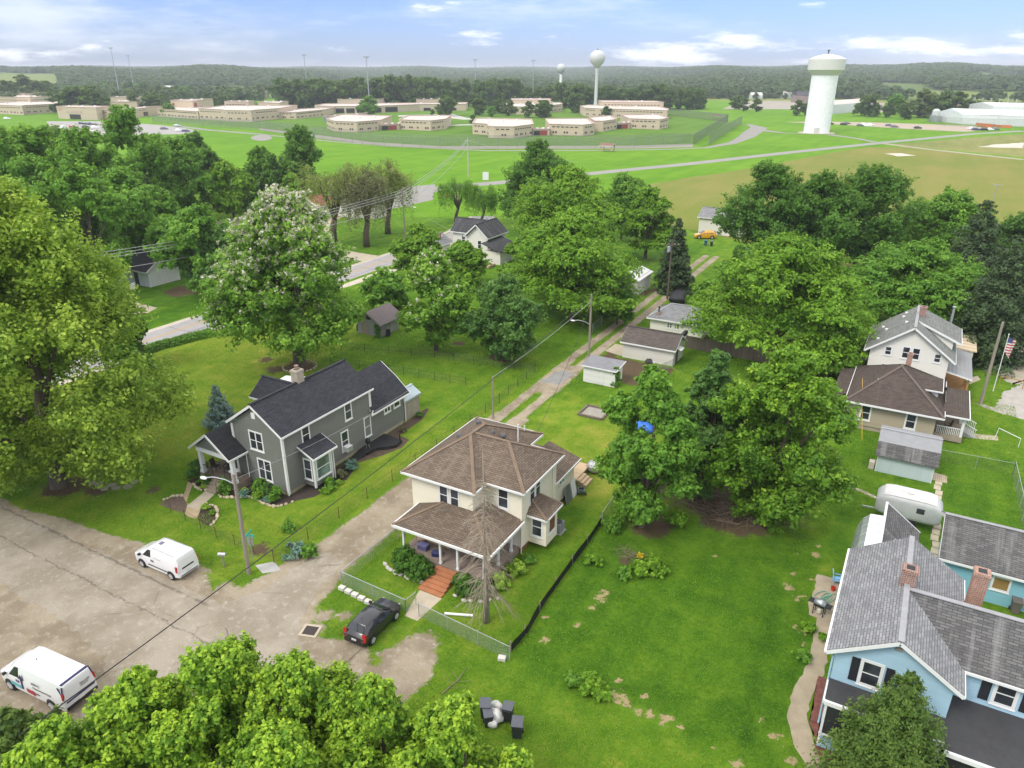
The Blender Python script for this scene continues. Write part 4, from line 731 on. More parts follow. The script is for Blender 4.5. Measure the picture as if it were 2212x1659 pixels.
mb = MB(); a, b = (1.6, 78.9, 5.2), (3.0, 78.9, 5.2); q = [(4.55, 77.0, 4.3), (4.55, 80.8, 4.3), (1.7, 80.8, 4.3), (1.7, 77.0, 4.3)]; mb.poly([q[3], q[0], b, a]); mb.poly([q[0], q[1], b]); mb.poly([q[1], q[2], a, b]); mb.slab([(p[0], p[1], 4.29) for p in q], .1); mb.build('dormer_roof', M_bgroof, H5); MB().beam((1.7, 76.98, 4.24), (4.55, 76.98, 4.24), .06, .13).beam((4.57, 77, 4.24), (4.57, 80.8, 4.24), .06, .13).build('dormer_fascia', M_white, H5)
mb = MB(); mb.poly([(4.6, 75.0, 2.85), (7.1, 75.0, 2.85), (5.0, 77.2, 3.55)]); mb.poly([(7.1, 75.0, 2.85), (7.1, 82.6, 2.85), (5.0, 80.4, 3.55), (5.0, 77.2, 3.55)]); mb.poly([(7.1, 82.6, 2.85), (4.6, 82.6, 2.85), (5.0, 80.4, 3.55)]); mb.slab([(4.5, 75.0, 2.84), (7.1, 75.0, 2.84), (7.1, 82.6, 2.84), (4.5, 82.6, 2.84)], .1); mb.build('porch_roof', M_bgroof, H5)
MB().beam((4.8, 74.98, 2.78), (7.1, 74.98, 2.78), .08, .15).beam((7.12, 75, 2.78), (7.12, 82.6, 2.78), .08, .15).build('porch_fascia', M_white, H5); MB().box(4.45, 6.9, 75.3, 82.3, .15, .7).build('porch_floor', plain('porch_wood', (.3, .25, .19), .85, .2, 2), H5)
for y in (75.5, 78.9, 82.1): MB().box(6.62, 6.86, y-.12, y+.12, .7, 2.75).build('porch_column', M_white, H5)
rl = MB(); rl.beam((4.6, 75.4, 1.5), (6.7, 75.4, 1.5), .07, .07); rl.beam((6.75, 75.5, 1.5), (6.75, 77.2, 1.5), .07, .07); rl.beam((6.75, 79.3, 1.5), (6.75, 82.1, 1.5), .07, .07)
for x in np.arange(4.7, 6.7, .15): rl.box(x-.025, x+.025, 75.38, 75.42, .75, 1.5)
for y in list(np.arange(75.6, 77.2, .15))+list(np.arange(79.4, 82.1, .15)): rl.box(6.73, 6.77, y-.025, y+.025, .75, 1.5)
rl.build('railing', M_white, H5); mb = MB()
for i in range(4): mb.box(6.9+.28*i, 6.9+.28*(i+1)-.004, 77.3, 78.9, 0, .56-.14*i)
mb.build('front_steps', M_concg, H5)
for y in (77.25, 78.95):
    sr = MB().beam((6.9, y, 1.5), (8.1, y, .95), .06, .06)
    for k in range(8): sr.box(6.95+.15*k-.02, 6.95+.15*k+.02, y-.02, y+.02, max(0, .55-.07*k), 1.47-.068*k)
    sr.build('stair_railing', M_white, H5)
walls(H5, -4.7, -3.1, 76.2, 83.2, 0, 2.5, M_beige); MB().slab([(-5.1, 75.8, 2.55), (-3.2, 75.8, 3.0), (-3.2, 83.5, 3.0), (-5.1, 83.5, 2.55)], .1).build('rear_roof', M_bgroof, H5); win(H5, (-3.9, 76.2, 1.7), 'S', .7, 1.1)
chimney(H5, 1.15, 80.1, 4.9, 6.7, .5, .5, M_brickO); MB().lathe((-1.2, 76.6, 4.2), [(.05, 0), (.05, .5)], 8).build('vent_pipe', M_white, H5)
chair('porch_chair', 'wooden chair on the beige bungalow porch', (5.6, 76.6, .7), R(-80), plain('chair_wood', (.12, .08, .05), .7))
# white house
M_wsid = siding('white_siding', (.68, .66, .60), .15, (.5, .48, .4), var=.03); M_wroof = shingle('weathered_shingle', (.17, .175, .165), (.24, .245, .23), (.10, .10, .095), (.115, .12, .105), samt=.6)
H6 = thing('white_house', 'tall white sided house with grey gable roof behind the beige bungalow', 'house', (1, 89, 0))
walls(H6, -2.7, 4.85, 84.9, 92.8, .3, 4.9, M_wsid, 'y', 7.75); gable(H6, -3.25, 5.45, 84.4, 93.3, 4.95, 8.15, 'y', M_wroof, ridge=M_cap)
win(H6, (-.95, 84.9, 5.0), 'S', .5, .8, 1); win(H6, (3.75, 84.9, 5.0), 'S', .5, .8, 1); win(H6, (.75, 84.9, 5.1), 'S', .6, 1.15); win(H6, (1.7, 84.9, 5.1), 'S', .6, 1.15); win(H6, (-.9, 84.9, 2.9), 'S', .7, 1.0); win(H6, (2.9, 84.9, 2.6), 'S', .75, 1.0)
mb = MB(); mb.slab([(1.15, 87.3, 8.1), (5.75, 87.3, 6.15), (5.75, 93.2, 6.15), (1.15, 93.2, 8.1)], .13); mb.build('dormer_roof', M_wroof, H6); mb = MB(); mb.prism([(2, 87.6), (5.0, 87.6), (5.0, 92.9), (2, 92.9)], 5.0, 6.3, cap=False); mb.poly([(2, 87.6, 6.3), (5.0, 87.6, 6.3), (2, 87.6, 7.6)]); mb.build('dormer_wall', M_wsid, H6); MB().beam((1.3, 87.28, 7.95), (5.75, 87.28, 6.05), .05, .2).beam((5.77, 87.3, 6.05), (5.77, 93.2, 6.05), .08, .18).build('dormer_fascia', M_white, H6)
mb = MB(); mb.slab([(4.85, 85.6, 3.55), (7.4, 85.6, 3.0), (7.4, 94.6, 3.0), (4.85, 94.6, 3.55)], .12); mb.build('porch_roof', ribbed('weathered_metal', (.27, .275, .275), .4, 1, .6, (.38, .38, .37), .5), H6); MB().beam((4.9, 85.58, 3.45), (7.4, 85.58, 2.92), .05, .15).build('porch_fascia', M_white, H6)
M_cedar = plain('orange_deck_wood', (.36, .19, .07), .8, .2, 2); MB().box(4.9, 7.2, 85.8, 94.4, .1, .6).build('porch_floor', M_cedar, H6)
for y in (86.0, 90, 94.2): MB().box(7.0, 7.18, y-.09, y+.09, .6, 2.9).build('porch_post', M_cedar, H6)
rl = MB().beam((5.0, 86.0, 1.5), (7.1, 86.0, 1.5), .07, .07).beam((7.1, 86, 1.5), (7.1, 88.5, 1.5), .07, .07)
for x in np.arange(5.1, 7.1, .16): rl.box(x-.025, x+.025, 85.98, 86.02, .6, 1.5)
for y in np.arange(86, 88.5, .16): rl.box(7.08, 7.12, y-.025, y+.025, .6, 1.5)
rl.build('railing', M_cedar, H6); MB().slab([(5.3, 95, 3.3), (7.9, 95, 3.2), (7.9, 101.4, 3.2), (5.3, 101.4, 3.3)], .15).build('side_roof', planks('bare_plywood', (.50, .40, .27), (.6, .49, .34), 1.2, 1), H6); walls(H6, 5.5, 7.6, 95.2, 101, 0, 3.1, M_wsid)
walls(H6, -5.8, -2.7, 87.5, 92.5, 0, 3.1, M_wsid); MB().slab([(-6.2, 87.0, 3.1), (-2.72, 87.0, 4.1), (-2.72, 92.8, 4.1), (-6.2, 92.8, 3.1)], .12).build('rear_roof', M_wroof, H6); win(H6, (-4.6, 87.5, 2.1), 'S', .8, .9)
MB().slab([(-9.5, 88, 2.9), (-6.0, 88, 2.9), (-6.0, 92, 2.9), (-9.5, 92, 2.9)], .1).build('carport_roof', ribbed('pale_metal', (.6, .62, .63), .3, 0, .35, (.5, .5, .5), .3), H6); MB().box(-9.3, -6.1, 88.2, 91.8, 0, 2.8).build('carport_wall', M_wsid, H6)
chimney(H6, 1.55, 90.0, 7.2, 9.0, .7, .65, M_brickR); MB().lathe((4.6, 94.2, .5), [(.14, 0), (.14, 7.6), (.2, 7.65), (.2, 7.8), (.05, 7.85)], 12).build('stovepipe', M_metal, H6)
for x, y in ((-2.2, 86.2), (-1.6, 88.6), (-.2, 91), (.2, 88), (.0, 92.2), (-2.0, 90.3)): z = 4.95+(x+3.25)*(3.2/4.35); MB().box(x-.14, x+.14, y-.12, y+.12, z-.05, z+.14).build('roof_vent', M_white, H6)
# gambrel barn shed
S2 = thing('gambrel_shed', 'pale blue garden shed with two tone grey gambrel roof in front of the bungalow', 'shed', (2.4, 68, 0)); M_pb = siding('pale_blue_panel', (.46, .545, .56), .3, (.4, .4, .36), vert=True, var=.05)
mb = MB(); mb.prism([(.25, 65.85), (4.65, 65.85), (4.65, 70.6), (.25, 70.6)], 0, 1.85, cap=False)
for x in (.25, 4.65): mb.poly([(x, 65.85, 1.85), (x, 66.5, 2.65), (x, 68.2, 3.1), (x, 69.9, 2.65), (x, 70.6, 1.85)])
mb.build('wall', M_pb, S2); hi = MB()
for ya, yb in ((65.5, 66.4), (70.95, 70.05)): MB().slab([(0, ya, 1.75), (4.9, ya, 1.75), (4.9, yb, 2.72), (0, yb, 2.72)], .08).build('lower_roof', M_droof, S2)
for ya in (66.4, 70.05): hi.slab([(0, ya, 2.72), (4.9, ya, 2.72), (4.9, 68.2, 3.2), (0, 68.2, 3.2)], .08)
hi.build('upper_roof', plain('roll_roofing', (.24, .245, .25), .85, .12, 2), S2); MB().beam((-.03, 68.2, 3.22), (4.93, 68.2, 3.22), .22, .06).build('ridge_cap', M_cap, S2)
MB().box(4.62, 4.68, 65.8, 65.92, 0, 1.8).box(.2, .28, 65.8, 65.92, 0, 1.8).build('corner_board', M_white, S2); MB().slab([(4.7, 66.4, .12), (5.9, 66.5, .02), (5.9, 67.9, .02), (4.7, 67.9, .12)], .06).build('ramp', planks('ramp_boards', (.36, .29, .2), (.46, .38, .28), .16, 1), S2); MB().box(-.35, .1, 66.0, 66.6, 0, .7).build('step_box', plain('pinkish_box', (.5, .43, .37), .8), S2)
# old travel trailer
TR = thing('travel_trailer', 'faded white rounded travel trailer parked behind the greenhouse', 'trailer', (3.0, 58.5, 0), local=True); M_trw = plain('chalky_paint', (.42, .43, .42), .5, .16, 1.1); M_trr = plain('chalky_roof', (.52, .50, .48), .6, .2, 1.4)
L, W = 4.6, 2.25; rings = []; 
for k in range(23):
    t_ = .5-.5*cos(pi*k/22); x = -L/2+L*t_; e = abs(2*t_-1)**7; hh = 1.95*(1-.42*e); zc_ = .55+.22*e; rings.append([(x, (W/2*(1-.16*e))*np.sign(cos(a))*abs(cos(a))**.38, zc_+hh*.5+hh*.5*np.sign(sin(a))*abs(sin(a))**.42) for a in [2*pi*i/28 for i in range(28)]])
body = MB().ring(rings).build('body', M_trw, TR, smooth=True); rg = []
for k in range(11):
    t_ = .1+.8*k/10; x = -L/2+L*t_; e = abs(2*t_-1)**7; hh = 1.95*(1-.42*e); zt_ = .55+.22*e+hh; rg.append([(x, W*.42*s*(1-.2*e), zt_+.03-.06*s*s) for s in np.linspace(-1, 1, 7)])
MB().ring(rg, cap=False, close=False).build('roof_panel', M_trr, TR, smooth=True); MB().box(.55, 1.1, -1.135, -1.12, 1.5, 1.95).build('window', M_glass, TR); MB().box(-.2, .2, -.25, .25, 2.5, 2.6).build('roof_hatch', M_trr, TR)
for x in (-.3, .45):
    for s in (-1, 1): w = MB().lathe((x, s*1.02-.1, .33), [(.0, 0), (.33, 0), (.33, .2), (0, .2)], 16, 'Y').build('wheel', M_dark, TR)
MB().beam((-2.2, 0, .45), (-3.2, 0, .4), .1, .1).build('hitch', M_metal, TR)
TR.location = (3.05, 58.4, 0)
# garages by the alley
M_gar = siding('garage_white', (.58, .56, .50), .3, (.33, .30, .24), var=.06); M_garroof = shingle('garage_shingle', (.085, .070, .062), (.125, .105, .093), (.05, .042, .038), (.17, .14, .12))
S3 = thing('block_garage', 'off-white garage with brown gable roof beside the alley', 'garage', (-26.6, 83.2, 0)); walls(S3, -29.9, -23.4, 81.35, 85.3, 0, 2.1, M_gar, 'x', 3.3); gable(S3, -30.15, -23.1, 81.0, 85.65, 2.15, 3.5, 'x', M_garroof, t=.1)
MB().obox((-23.05, 82.6, 2.0), Vector((.35, 0, -.1)), Vector((0, .6, 0)), Vector((.01, 0, .03))).build('door_awning', M_white, S3); door(S3, (-23.4, 82.6, 1.0), 'E', .9, 1.95, plain('dark_door', (.09, .08, .075), .6)); MB().box(-23.5, -23.12, 84.0, 85.6, 2.9, 3.35).build('roof_patch', M_dark, S3)
sheet('concrete_pad', M_conc, [(-32.6, 82.3), (-30.1, 81.6), (-30.1, 85.2), (-32.4, 85.4)], .006); 
S4 = thing('white_garage', 'white garage with grey hip roof and two small windows behind the block garage', 'garage', (-26.6, 95, 0)); walls(S4, -30.2, -23.0, 92.3, 97.4, 0, 2.1, M_wsid); hip(S4, -30.6, -22.5, 91.8, 97.9, 2.1, 3.6, (-28.2, 94.9), (-25.2, 94.9), M_broof, cap=M_cap); win(S4, (-27.5, 92.3, 1.3), 'S', .55, .55, 1, 1); win(S4, (-26.5, 92.3, 1.3), 'S', .55, .55, 1, 1)
chimney(S4, -29.2, 92.6, 2.3, 2.8, .3, .3, M_brickO); MB().lathe((-29.2, 92.6, 2.8), [(.09, 0), (.09, .7), (.2, .72), (.2, .82), (.05, .85)], 10).build('stovepipe', M_dark, S4)
S5 = thing('white_shed', 'low white board shed with flat grey roof and double doors by the alley', 'shed', (-29, 73, 0)); M_peel = siding('peeling_white', (.66, .65, .62), .2, (.34, .31, .27), var=.08); walls(S5, -30.95, -27.1, 71.85, 74.1, 0, 2.05, M_peel); MB().slab([(-31.15, 71.55, 2.1), (-26.85, 71.55, 2.1), (-26.85, 74.4, 2.4), (-31.15, 74.4, 2.4)], .1).build('roof', plain('felt_roof', (.20, .20, .21), .9, .18, 1.5), S5); MB().beam((-31.15, 71.53, 2.03), (-26.85, 71.53, 2.03), .05, .14).beam((-26.83, 71.55, 2.03), (-26.83, 74.4, 2.33), .05, .14).build('fascia', M_white, S5)
for x in (-29.4, -28.75): MB().box(x-.31, x+.31, 71.81, 71.85, .1, 1.85).build('door', M_peel, S5)
# weathered shed in the grey house's back yard
S6 = thing('weathered_shed', 'weathered grey barn board shed with rusty brown metal roof', 'shed', (-62.7, 74.4, 0)); M_wbg = planks('barn_grey', (.24, .235, .215), (.38, .375, .35), .2, 0); walls(S6, -64.7, -60.75, 72.4, 76.4, 0, 1.95, M_wbg, 'y', 3.2); gable(S6, -65.0, -60.3, 71.9, 76.9, 1.95, 3.4, 'y', ribbed('rusty_metal', (.115, .085, .085), .3, 0, .55, (.20, .12, .10), .5), M_wbg, .06, ridge=False); door(S6, (-63.4, 72.4, .95), 'S', 1.2, 1.85, planks('old_door', (.30, .25, .19), (.38, .32, .25), .2, 0)); MB().box(-63.0, -62.3, 72.36, 72.4, 2.2, 2.75).build('hay_opening', M_dark, S6)
for x, y, l in ((-65.2, 73.2, 'black bin left of the weathered shed'), (-60.2, 73.3, 'black barrel at the right corner of the weathered shed')):
    b = thing('barrel', l, 'barrel', (x, y, 0), local=True); MB().lathe((0, 0, 0), [(.3, 0), (.33, .4), (.3, .85)], 14).build('drum', M_dark, b); MB().lathe((0, 0, .85), [(.31, 0), (.31, .04), (.1, .06)], 14).build('lid', M_dark, b)
# house beyond the trees
M_mroof = shingle('slate_shingle', (.05, .05, .055), (.075, .075, .08), (.03, .03, .03))
H7 = thing('white_farmhouse', 'white house with dark slate cross gable roofs among the centre trees', 'house', (-73, 119, 0)); walls(H7, -74.7, -70.2, 115.8, 122.5, 0, 4.3, M_wsid, 'y', 6.4); gable(H7, -75.1, -69.8, 115.3, 123, 4.35, 6.7, 'y', M_mroof); walls(H7, -79.4, -74.6, 118.2, 122.6, 0, 4.3, M_wsid, 'x', 6.3); gable(H7, -79.8, -73, 117.8, 123, 4.35, 6.6, 'x', M_mroof); win(H7, (-71.9, 115.8, 2.9), 'S', .7, 1.4); win(H7, (-77, 118.2, 2.9), 'S', .7, 1.4)
walls(H7, -70.2, -66.6, 114.3, 120, 0, 2.3, M_wsid); MB().slab([(-70.2, 113.6, 3.8), (-66.2, 113.6, 2.5), (-66.2, 121, 2.5), (-70.2, 121, 3.8)], .12).build('side_roof', M_mroof, H7); MB().box(-70, -67, 110.8, 113.2, .1, .5).build('deck', M_pine, H7)
H8 = thing('low_house', 'low house with grey roof and vents half hidden by locust trees', 'house', (-81, 113, 0)); walls(H8, -83.2, -78.8, 109.5, 116.2, 0, 2.6, M_wsid, 'y', 3.9); gable(H8, -83.6, -78.4, 109, 116.7, 2.65, 4.2, 'y', M_broof); chimney(H8, -79.8, 114.2, 3.2, 4.6, .5, .5, M_brickR)
for y in (110.5, 113.0, 115.6): MB().box(-80.6, -80.2, y-.2, y+.2, 3.5, 3.85).build('roof_vent', M_white, H8)
S7 = thing('long_shed', 'narrow white shed standing end-on along the upper alley', 'shed', (-39.3, 111, 0)); walls(S7, -40.9, -37.75, 107.6, 113.8, 0, 2.5, M_wsid, 'y', 3.1); gable(S7, -41.2, -37.5, 107.3, 114.1, 2.55, 3.2, 'y', ribbed('white_tin', (.6, .6, .58), .3, 0, .5), t=.05); door(S7, (-37.75, 110, 1.1), 'E', 2.4, 2.1, M_white)
H9 = thing('white_outbuilding', 'plain white outbuilding behind the yellow car', 'building', (-38, 163, 0)); walls(H9, -43.2, -32.5, 160.2, 167, 0, 3.6, M_wsid, 'x', 5); gable(H9, -43.6, -32, 159.8, 167.4, 3.6, 5.2, 'x', M_broof)
H10 = thing('lane_house', 'white house with dark roof behind the two sparse willows', 'house', G(740, 462)); q = G(740, 468); walls(H10, q[0]-4, q[0]+4, q[1], q[1]+7, 0, 3.4, M_wsid, 'x', 5.6); gable(H10, q[0]-4.5, q[0]+4.5, q[1]-.5, q[1]+7.5, 3.45, 5.9, 'x', M_mroof); win(H10, (q[0]-2, q[1], 1.9), 'S', .9, 1.3); win(H10, (q[0]+2, q[1], 1.9), 'S', .9, 1.3); walls(H10, q[0]+4, q[0]+9, q[1]+1, q[1]+6, 0, 2.6, M_wsid, 'x', 3.8); gable(H10, q[0]+3.6, q[0]+9.4, q[1]+.6, q[1]+6.4, 2.6, 4, 'x', M_mroof)
q = G(683, 470); H11 = thing('red_roof_barn', 'small white barn with red roof left of the willows', 'barn', q); walls(H11, q[0]-2.2, q[0]+2.2, q[1]-2, q[1]+4, 0, 3, M_wsid, 'y', 5); gable(H11, q[0]-2.6, q[0]+2.6, q[1]-2.4, q[1]+4.4, 3, 5.3, 'y', ribbed('red_tin', (.28, .05, .045), .4, 0, .5, (.3, .12, .1), .3), t=.06)
q = G(622, 452); H12 = thing('red_canopy', 'bright red pitched canopy beside the lane by the trees', 'canopy', q); gable(H12, q[0]-2.4, q[0]+2.4, q[1]-2, q[1]+2, 2.3, 3.9, 'y', plain('red_fabric', (.55, .06, .035), .7, .15), plain('red_fabric', (.5, .06, .03)), t=.04, ridge=False)
for sx in (-2.2, 2.2):
    for sy in (-1.8, 1.8): MB().lathe((q[0]+sx, q[1]+sy, 0), [(.05, 0), (.05, 2.4)], 6).build('post', M_white, H12)
q = G(590, 590); H13 = thing('roadside_house', 'white house with grey gabled roof mostly hidden behind the tall flowering tree', 'house', (-97, 92, 0)); walls(H13, -102, -94, 90, 98, 0, 3.6, M_wsid, 'y', 5.8); gable(H13, -102.5, -93.5, 89.5, 98.5, 3.6, 6.1, 'y', M_broof); win(H13, (-96, 90, 2), 'S', .9, 1.3); win(H13, (-100, 90, 2), 'S', .9, 1.3)
H14 = thing('hedge_garage', 'white board garage with black roof under the trees across the road', 'garage', (-114, 76, 0)); walls(H14, -119, -109.2, 73.2, 79, 0, 2.7, siding('white_boards', (.62, .62, .60), .3, vert=True), 'x', 4.6); gable(H14, -119.5, -108.8, 72.6, 79.6, 2.7, 4.9, 'x', M_groof); door(H14, (-112.4, 73.2, 1.1), 'S', 1, 2.1, M_dark)
# ---------------------------------------------------------------- vehicles
M_tyre = plain('tyre_rubber', (.02, .02, .02), .8, .1, 5); M_rim = plain('alloy', (.5, .5, .52), .3, .1, 4, metal=.7); M_autoglass = glass('auto_glass', (.012, .014, .017), .04); M_red = plain('tail_lens', (.42, .02, .02), .25, .05, 4); M_lamp = plain('lamp_lens', (.6, .6, .58), .15, .05, 4); M_plate = plain('plate', (.6, .6, .6), .5, .1, 9)
def paint(name, col): return plain(name, col, .28, .03, 1, spec=.5, coat=.6)
def lerp(a, b, f): return a+(b-a)*f
HATCH = [(2.02, .58, .25, .58, .62, .52), (1.88, .78, .2, .72, .77, .66), (1.05, .85, .17, .90, .96, .70), (.98, .85, .17, .91, .98, .70), (.18, .855, .17, .95, 1.43, .57), (-.6, .855, .17, .97, 1.48, .57), (-1.4, .85, .18, 1.0, 1.42, .56), (-1.82, .82, .24, 1.0, 1.05, .62), (-1.98, .76, .3, .82, .87, .62)]
SVAN = [(2.37, .62, .28, .78, .82, .5), (2.2, .82, .22, .92, 1.0, .66), (1.55, .90, .2, 1.10, 1.2, .74), (1.45, .90, .2, 1.12, 1.23, .74), (.78, .91, .2, 1.14, 1.80, .72), (.3, .915, .2, 1.15, 1.88, .74), (-1.9, .915, .22, 1.15, 1.88, .76), (-2.25, .90, .28, 1.12, 1.84, .74), (-2.37, .86, .34, 1.0, 1.60, .70)]
LVAN = [(2.85, .80, .3, .92, .97, .62), (2.7, .95, .26, 1.05, 1.13, .8), (2.15, 1.0, .25, 1.2, 1.28, .84), (2.05, 1.0, .25, 1.22, 1.3, .84), (1.42, 1.005, .25, 1.25, 1.98, .78), (1.0, 1.01, .25, 1.25, 2.07, .80), (-2.5, 1.01, .28, 1.25, 2.07, .82), (-2.75, 1.0, .34, 1.22, 2.0, .8), (-2.85, .96, .42, 1.05, 1.8, .76)]
def station(S, x):
    for a, b in zip(S, S[1:]):
        if a[0] >= x >= b[0]:
            f = (a[0]-x)/(a[0]-b[0]+1e-9); return [lerp(a[i], b[i], f) for i in range(6)]
    return list(S[-1])
def car(name, label, cat, loc, rz, S, pm, side, ws, rw, wheels, wr=.31, group=None, lod=0):
    c = thing(name, label, cat, loc, group, local=True, rz=rz); rings = []
    for x, w, zs, zb, zt, wt in S:
        half = [(w*.86, zs), (w*.97, zs+.07), (w, lerp(zs, zb, .55)), (w*.985, zb), (lerp(w*.985, wt, .55), lerp(zb, zt, .58)), (wt, zt-.035), (wt*.86, zt), (0, zt+.02)]
        rings.append([(x, y, z) for y, z in half]+[(x, -y, z) for y, z in half[-2::-1]])
    b = MB().ring(rings); body = b.build('body', pm, c, smooth=True)
    me = body.data
    try:
        me.set_sharp_from_angle(angle=R(32))
    except Exception: pass
    def sp(x, f, s, off=.012):
        q = station(S, x); return (x, s*(lerp(q[1]*.985, q[5], f)+off), lerp(q[3], q[4]-.035, f)+.004)
    for s in (-1, 1):
        for xa, xb, la, lb in side:     # windows: rear x, front x, top inset rear, top inset front
            pts = [sp(xa, .08, s), sp(xb, .08, s), sp(xb-lb, .86, s), sp(xa+la, .86, s)]; g = MB(); g.poly(pts if s < 0 else pts[::-1]); g.poly([(p[0], p[1]-s*.02, p[2]) for p in (pts[::-1] if s < 0 else pts)]); g.build('window', M_autoglass, c)
    def screen(xa, xb, nm, ka=.9, kb=.9):
        A, B = station(S, xa), station(S, xb); a = (xa, A[1]*.985*ka*.86, A[4]+.035); bb = (xb, B[5]*kb, B[4]+.012)
        nrm = (V3((bb[0], 0, bb[2]))-V3((a[0], 0, a[2]))).cross(Vector((0, 1, 0))); nrm.normalize(); nrm = nrm if nrm.z > 0 else -nrm; o = nrm*.02
        MB().poly([V3((a[0], -a[1], a[2]))+o, V3((a[0], a[1], a[2]))+o, V3((bb[0], bb[1], bb[2]))+o, V3((bb[0], -bb[1], bb[2]))+o]).build(nm, M_autoglass, c)
    screen(ws[0], ws[1], 'windscreen')
    if rw: screen(rw[0], rw[1], 'rear_window')
    if lod: return c
    for x in wheels:
        for s in (-1, 1):
            y = S[4][1]*s; MB().lathe((x, y-.012 if s > 0 else y-.008, wr+.02), [(0, 0), (wr+.07, 0), (wr+.07, .02), (0, .02)], 20, 'Y').build('wheel_arch', M_dark, c)
            y0 = y-.16 if s > 0 else y-.04; w = MB().lathe((x, y0, wr), [(wr*.6, 0), (wr*.95, 0), (wr, .03), (wr, .17), (wr*.95, .2), (wr*.6, .2)], 22, 'Y').build('wheel', M_tyre, c, smooth=False)
            r = MB(); yy = y+.045*s; r.lathe((x, yy-.01, wr), [(0, 0), (wr*.64, 0), (wr*.64, .02), (0, .02)], 18, 'Y'); rim = r.build('rim', M_rim, w)
            sp_ = MB()
            for k in range(5): a = 2*pi*k/5; sp_.obox((x+cos(a)*wr*.33, yy+s*.014, wr+sin(a)*wr*.33), Vector((cos(a), 0, sin(a)))*(wr*.3), Vector((0, .008, 0)), Vector((-sin(a), 0, cos(a)))*.035)
            sp_.build('spokes', plain('spoke_silver', (.7, .7, .72), .3, .05, 3, metal=.5), w)
    f, r = S[1], S[-2]
    for s in (-1, 1):
        MB().blob((f[0]-.02, s*f[1]*.80, f[3]-.06), (.16, .14, .085), 2, 10, 6, 0).build('headlight', M_lamp, c, smooth=True)
        MB().obox((1.0*S[3][0]-.02, s*(S[3][1]+.09), S[3][3]+.06), Vector((.07, 0, 0)), Vector((0, .09, 0)), Vector((0, 0, .07))).build('wing_mirror', M_dark, c)
    MB().box(S[-1][0]-.03, S[-1][0]+.01, -.17, .17, .55, .68).build('licence_plate', M_plate, c)
    MB().box(S[-1][0]-.05, S[-1][0]+.12, -S[-1][1]*.96, S[-1][1]*.96, S[-1][2]+.02, S[-1][2]+.2).build('rear_bumper', M_dark if S is LVAN else pm, c)
    return c
W_paint = paint('white_paint', (.70, .70, .70)); K_paint = paint('black_paint', (.012, .012, .016)); Y_paint = paint('yellow_paint_car', (.62, .30, .015))
v1 = car('delivery_van', 'small white panel van parked on the gravel shoulder beside the street', 'van', (-43.05, 25.85, 0), R(181.2), SVAN, W_paint, [(.35, 1.22, .0, .52)], (1.47, .80), None, (1.45, -1.62), .32)
for s in (-1, 1):
    MB().obox((-2.27, s*.87, 1.03), Vector((.07, 0, .02)), Vector((0, .05, 0)), Vector((0, 0, .22))).build('tail_light', M_red, v1)
    MB().obox((-.3, s*.925, .55), Vector((1.0, 0, 0)), Vector((0, .012, 0)), Vector((0, 0, .035))).build('side_moulding', M_dark, v1)
    for x in (.28, .10): MB().obox((x, s*.925, .98), Vector((.045, 0, 0)), Vector((0, .015, 0)), Vector((0, 0, .07))).build('door_handle', M_dark, v1)
    MB().beam((.3, s*.66, 1.905), (-2.0, s*.68, 1.905), .035, .02).build('roof_rail', M_metal, v1)
MB().obox((-2.36, 0, .93), Vector((.02, 0, 0)), Vector((0, .48, 0)), Vector((0, 0, .06))).build('rear_trim', M_dark, v1); MB().box(-2.44, -2.36, -.7, .7, .42, .47).build('bumper_strip', M_dark, v1); MB().box(.0, .3, -.2, .12, 1.895, 1.93).build('roof_vent', plain('violet_grey', (.18, .17, .25), .4), v1); MB().box(-.75, .02, .905, .93, 1.3, 1.31).build('panel_line', M_metal, v1)
def text(par, s, loc, ax, up, size, m, name='lettering'):
    cu = bpy.data.curves.new(name, 'FONT'); cu.body = s; cu.size = size; cu.extrude = .004; o = bpy.data.objects.new(name, cu); COL.objects.link(o); cu.materials.append(m); bpy.context.view_layer.update(); me = bpy.data.meshes.new_from_object(o); bpy.data.objects.remove(o); bpy.data.curves.remove(cu); o = bpy.data.objects.new(name, me); COL.objects.link(o); o.parent = par
    ax = V3(ax).normalized(); up = V3(up).normalized(); n = ax.cross(up); o.matrix_local = Matrix.Translation(V3(loc)) @ Matrix((ax, up, n)).transposed().to_4x4(); return o
text(v1, 'VEDL', (-2.335, .15, 1.32), (0, -1, 0), (.25, 0, 1), .17, M_metal)
v2 = car('service_van', 'large white service van with arrow graphics parked on the dirt behind the bright maple', 'van', (-39.05, 15.0, 0), R(184.5), LVAN, W_paint, [(.92, 1.78, .0, .5)], (2.08, 1.45), None, (1.95, -1.65), .37)
M_navy = plain('navy_vinyl', (.035, .03, .10), .5, .05, 3); M_teal = plain('teal_vinyl', (.10, .35, .38), .5, .05, 3); M_redv = plain('red_vinyl', (.33, .03, .035), .5, .05, 3)
mb = MB()
for s in (-1, 1): mb.beam((-2.5, s*.93, 1.95), (-2.79, s*.9, 1.2), .05, .05); 
mb.beam((-2.62, -.8, 2.06), (-2.62, .8, 2.06), .14, .05); mb.beam((-2.74, -.84, 1.98), (-2.8, -.96, 1.25), .05, .08); mb.beam((-2.74, .84, 1.98), (-2.8, .96, 1.25), .05, .08); mb.obox((-2.865, 0, .95), Vector((.012, 0, 0)), Vector((0, .85, 0)), Vector((0, 0, .05))); mb.build('rear_stripe', M_navy, v2)
for s in (-1, 1): MB().obox((-2.79, s*.93, 1.38), Vector((.05, 0, 0)), Vector((0, .06, 0)), Vector((0, 0, .2))).build('tail_light', M_red, v2)
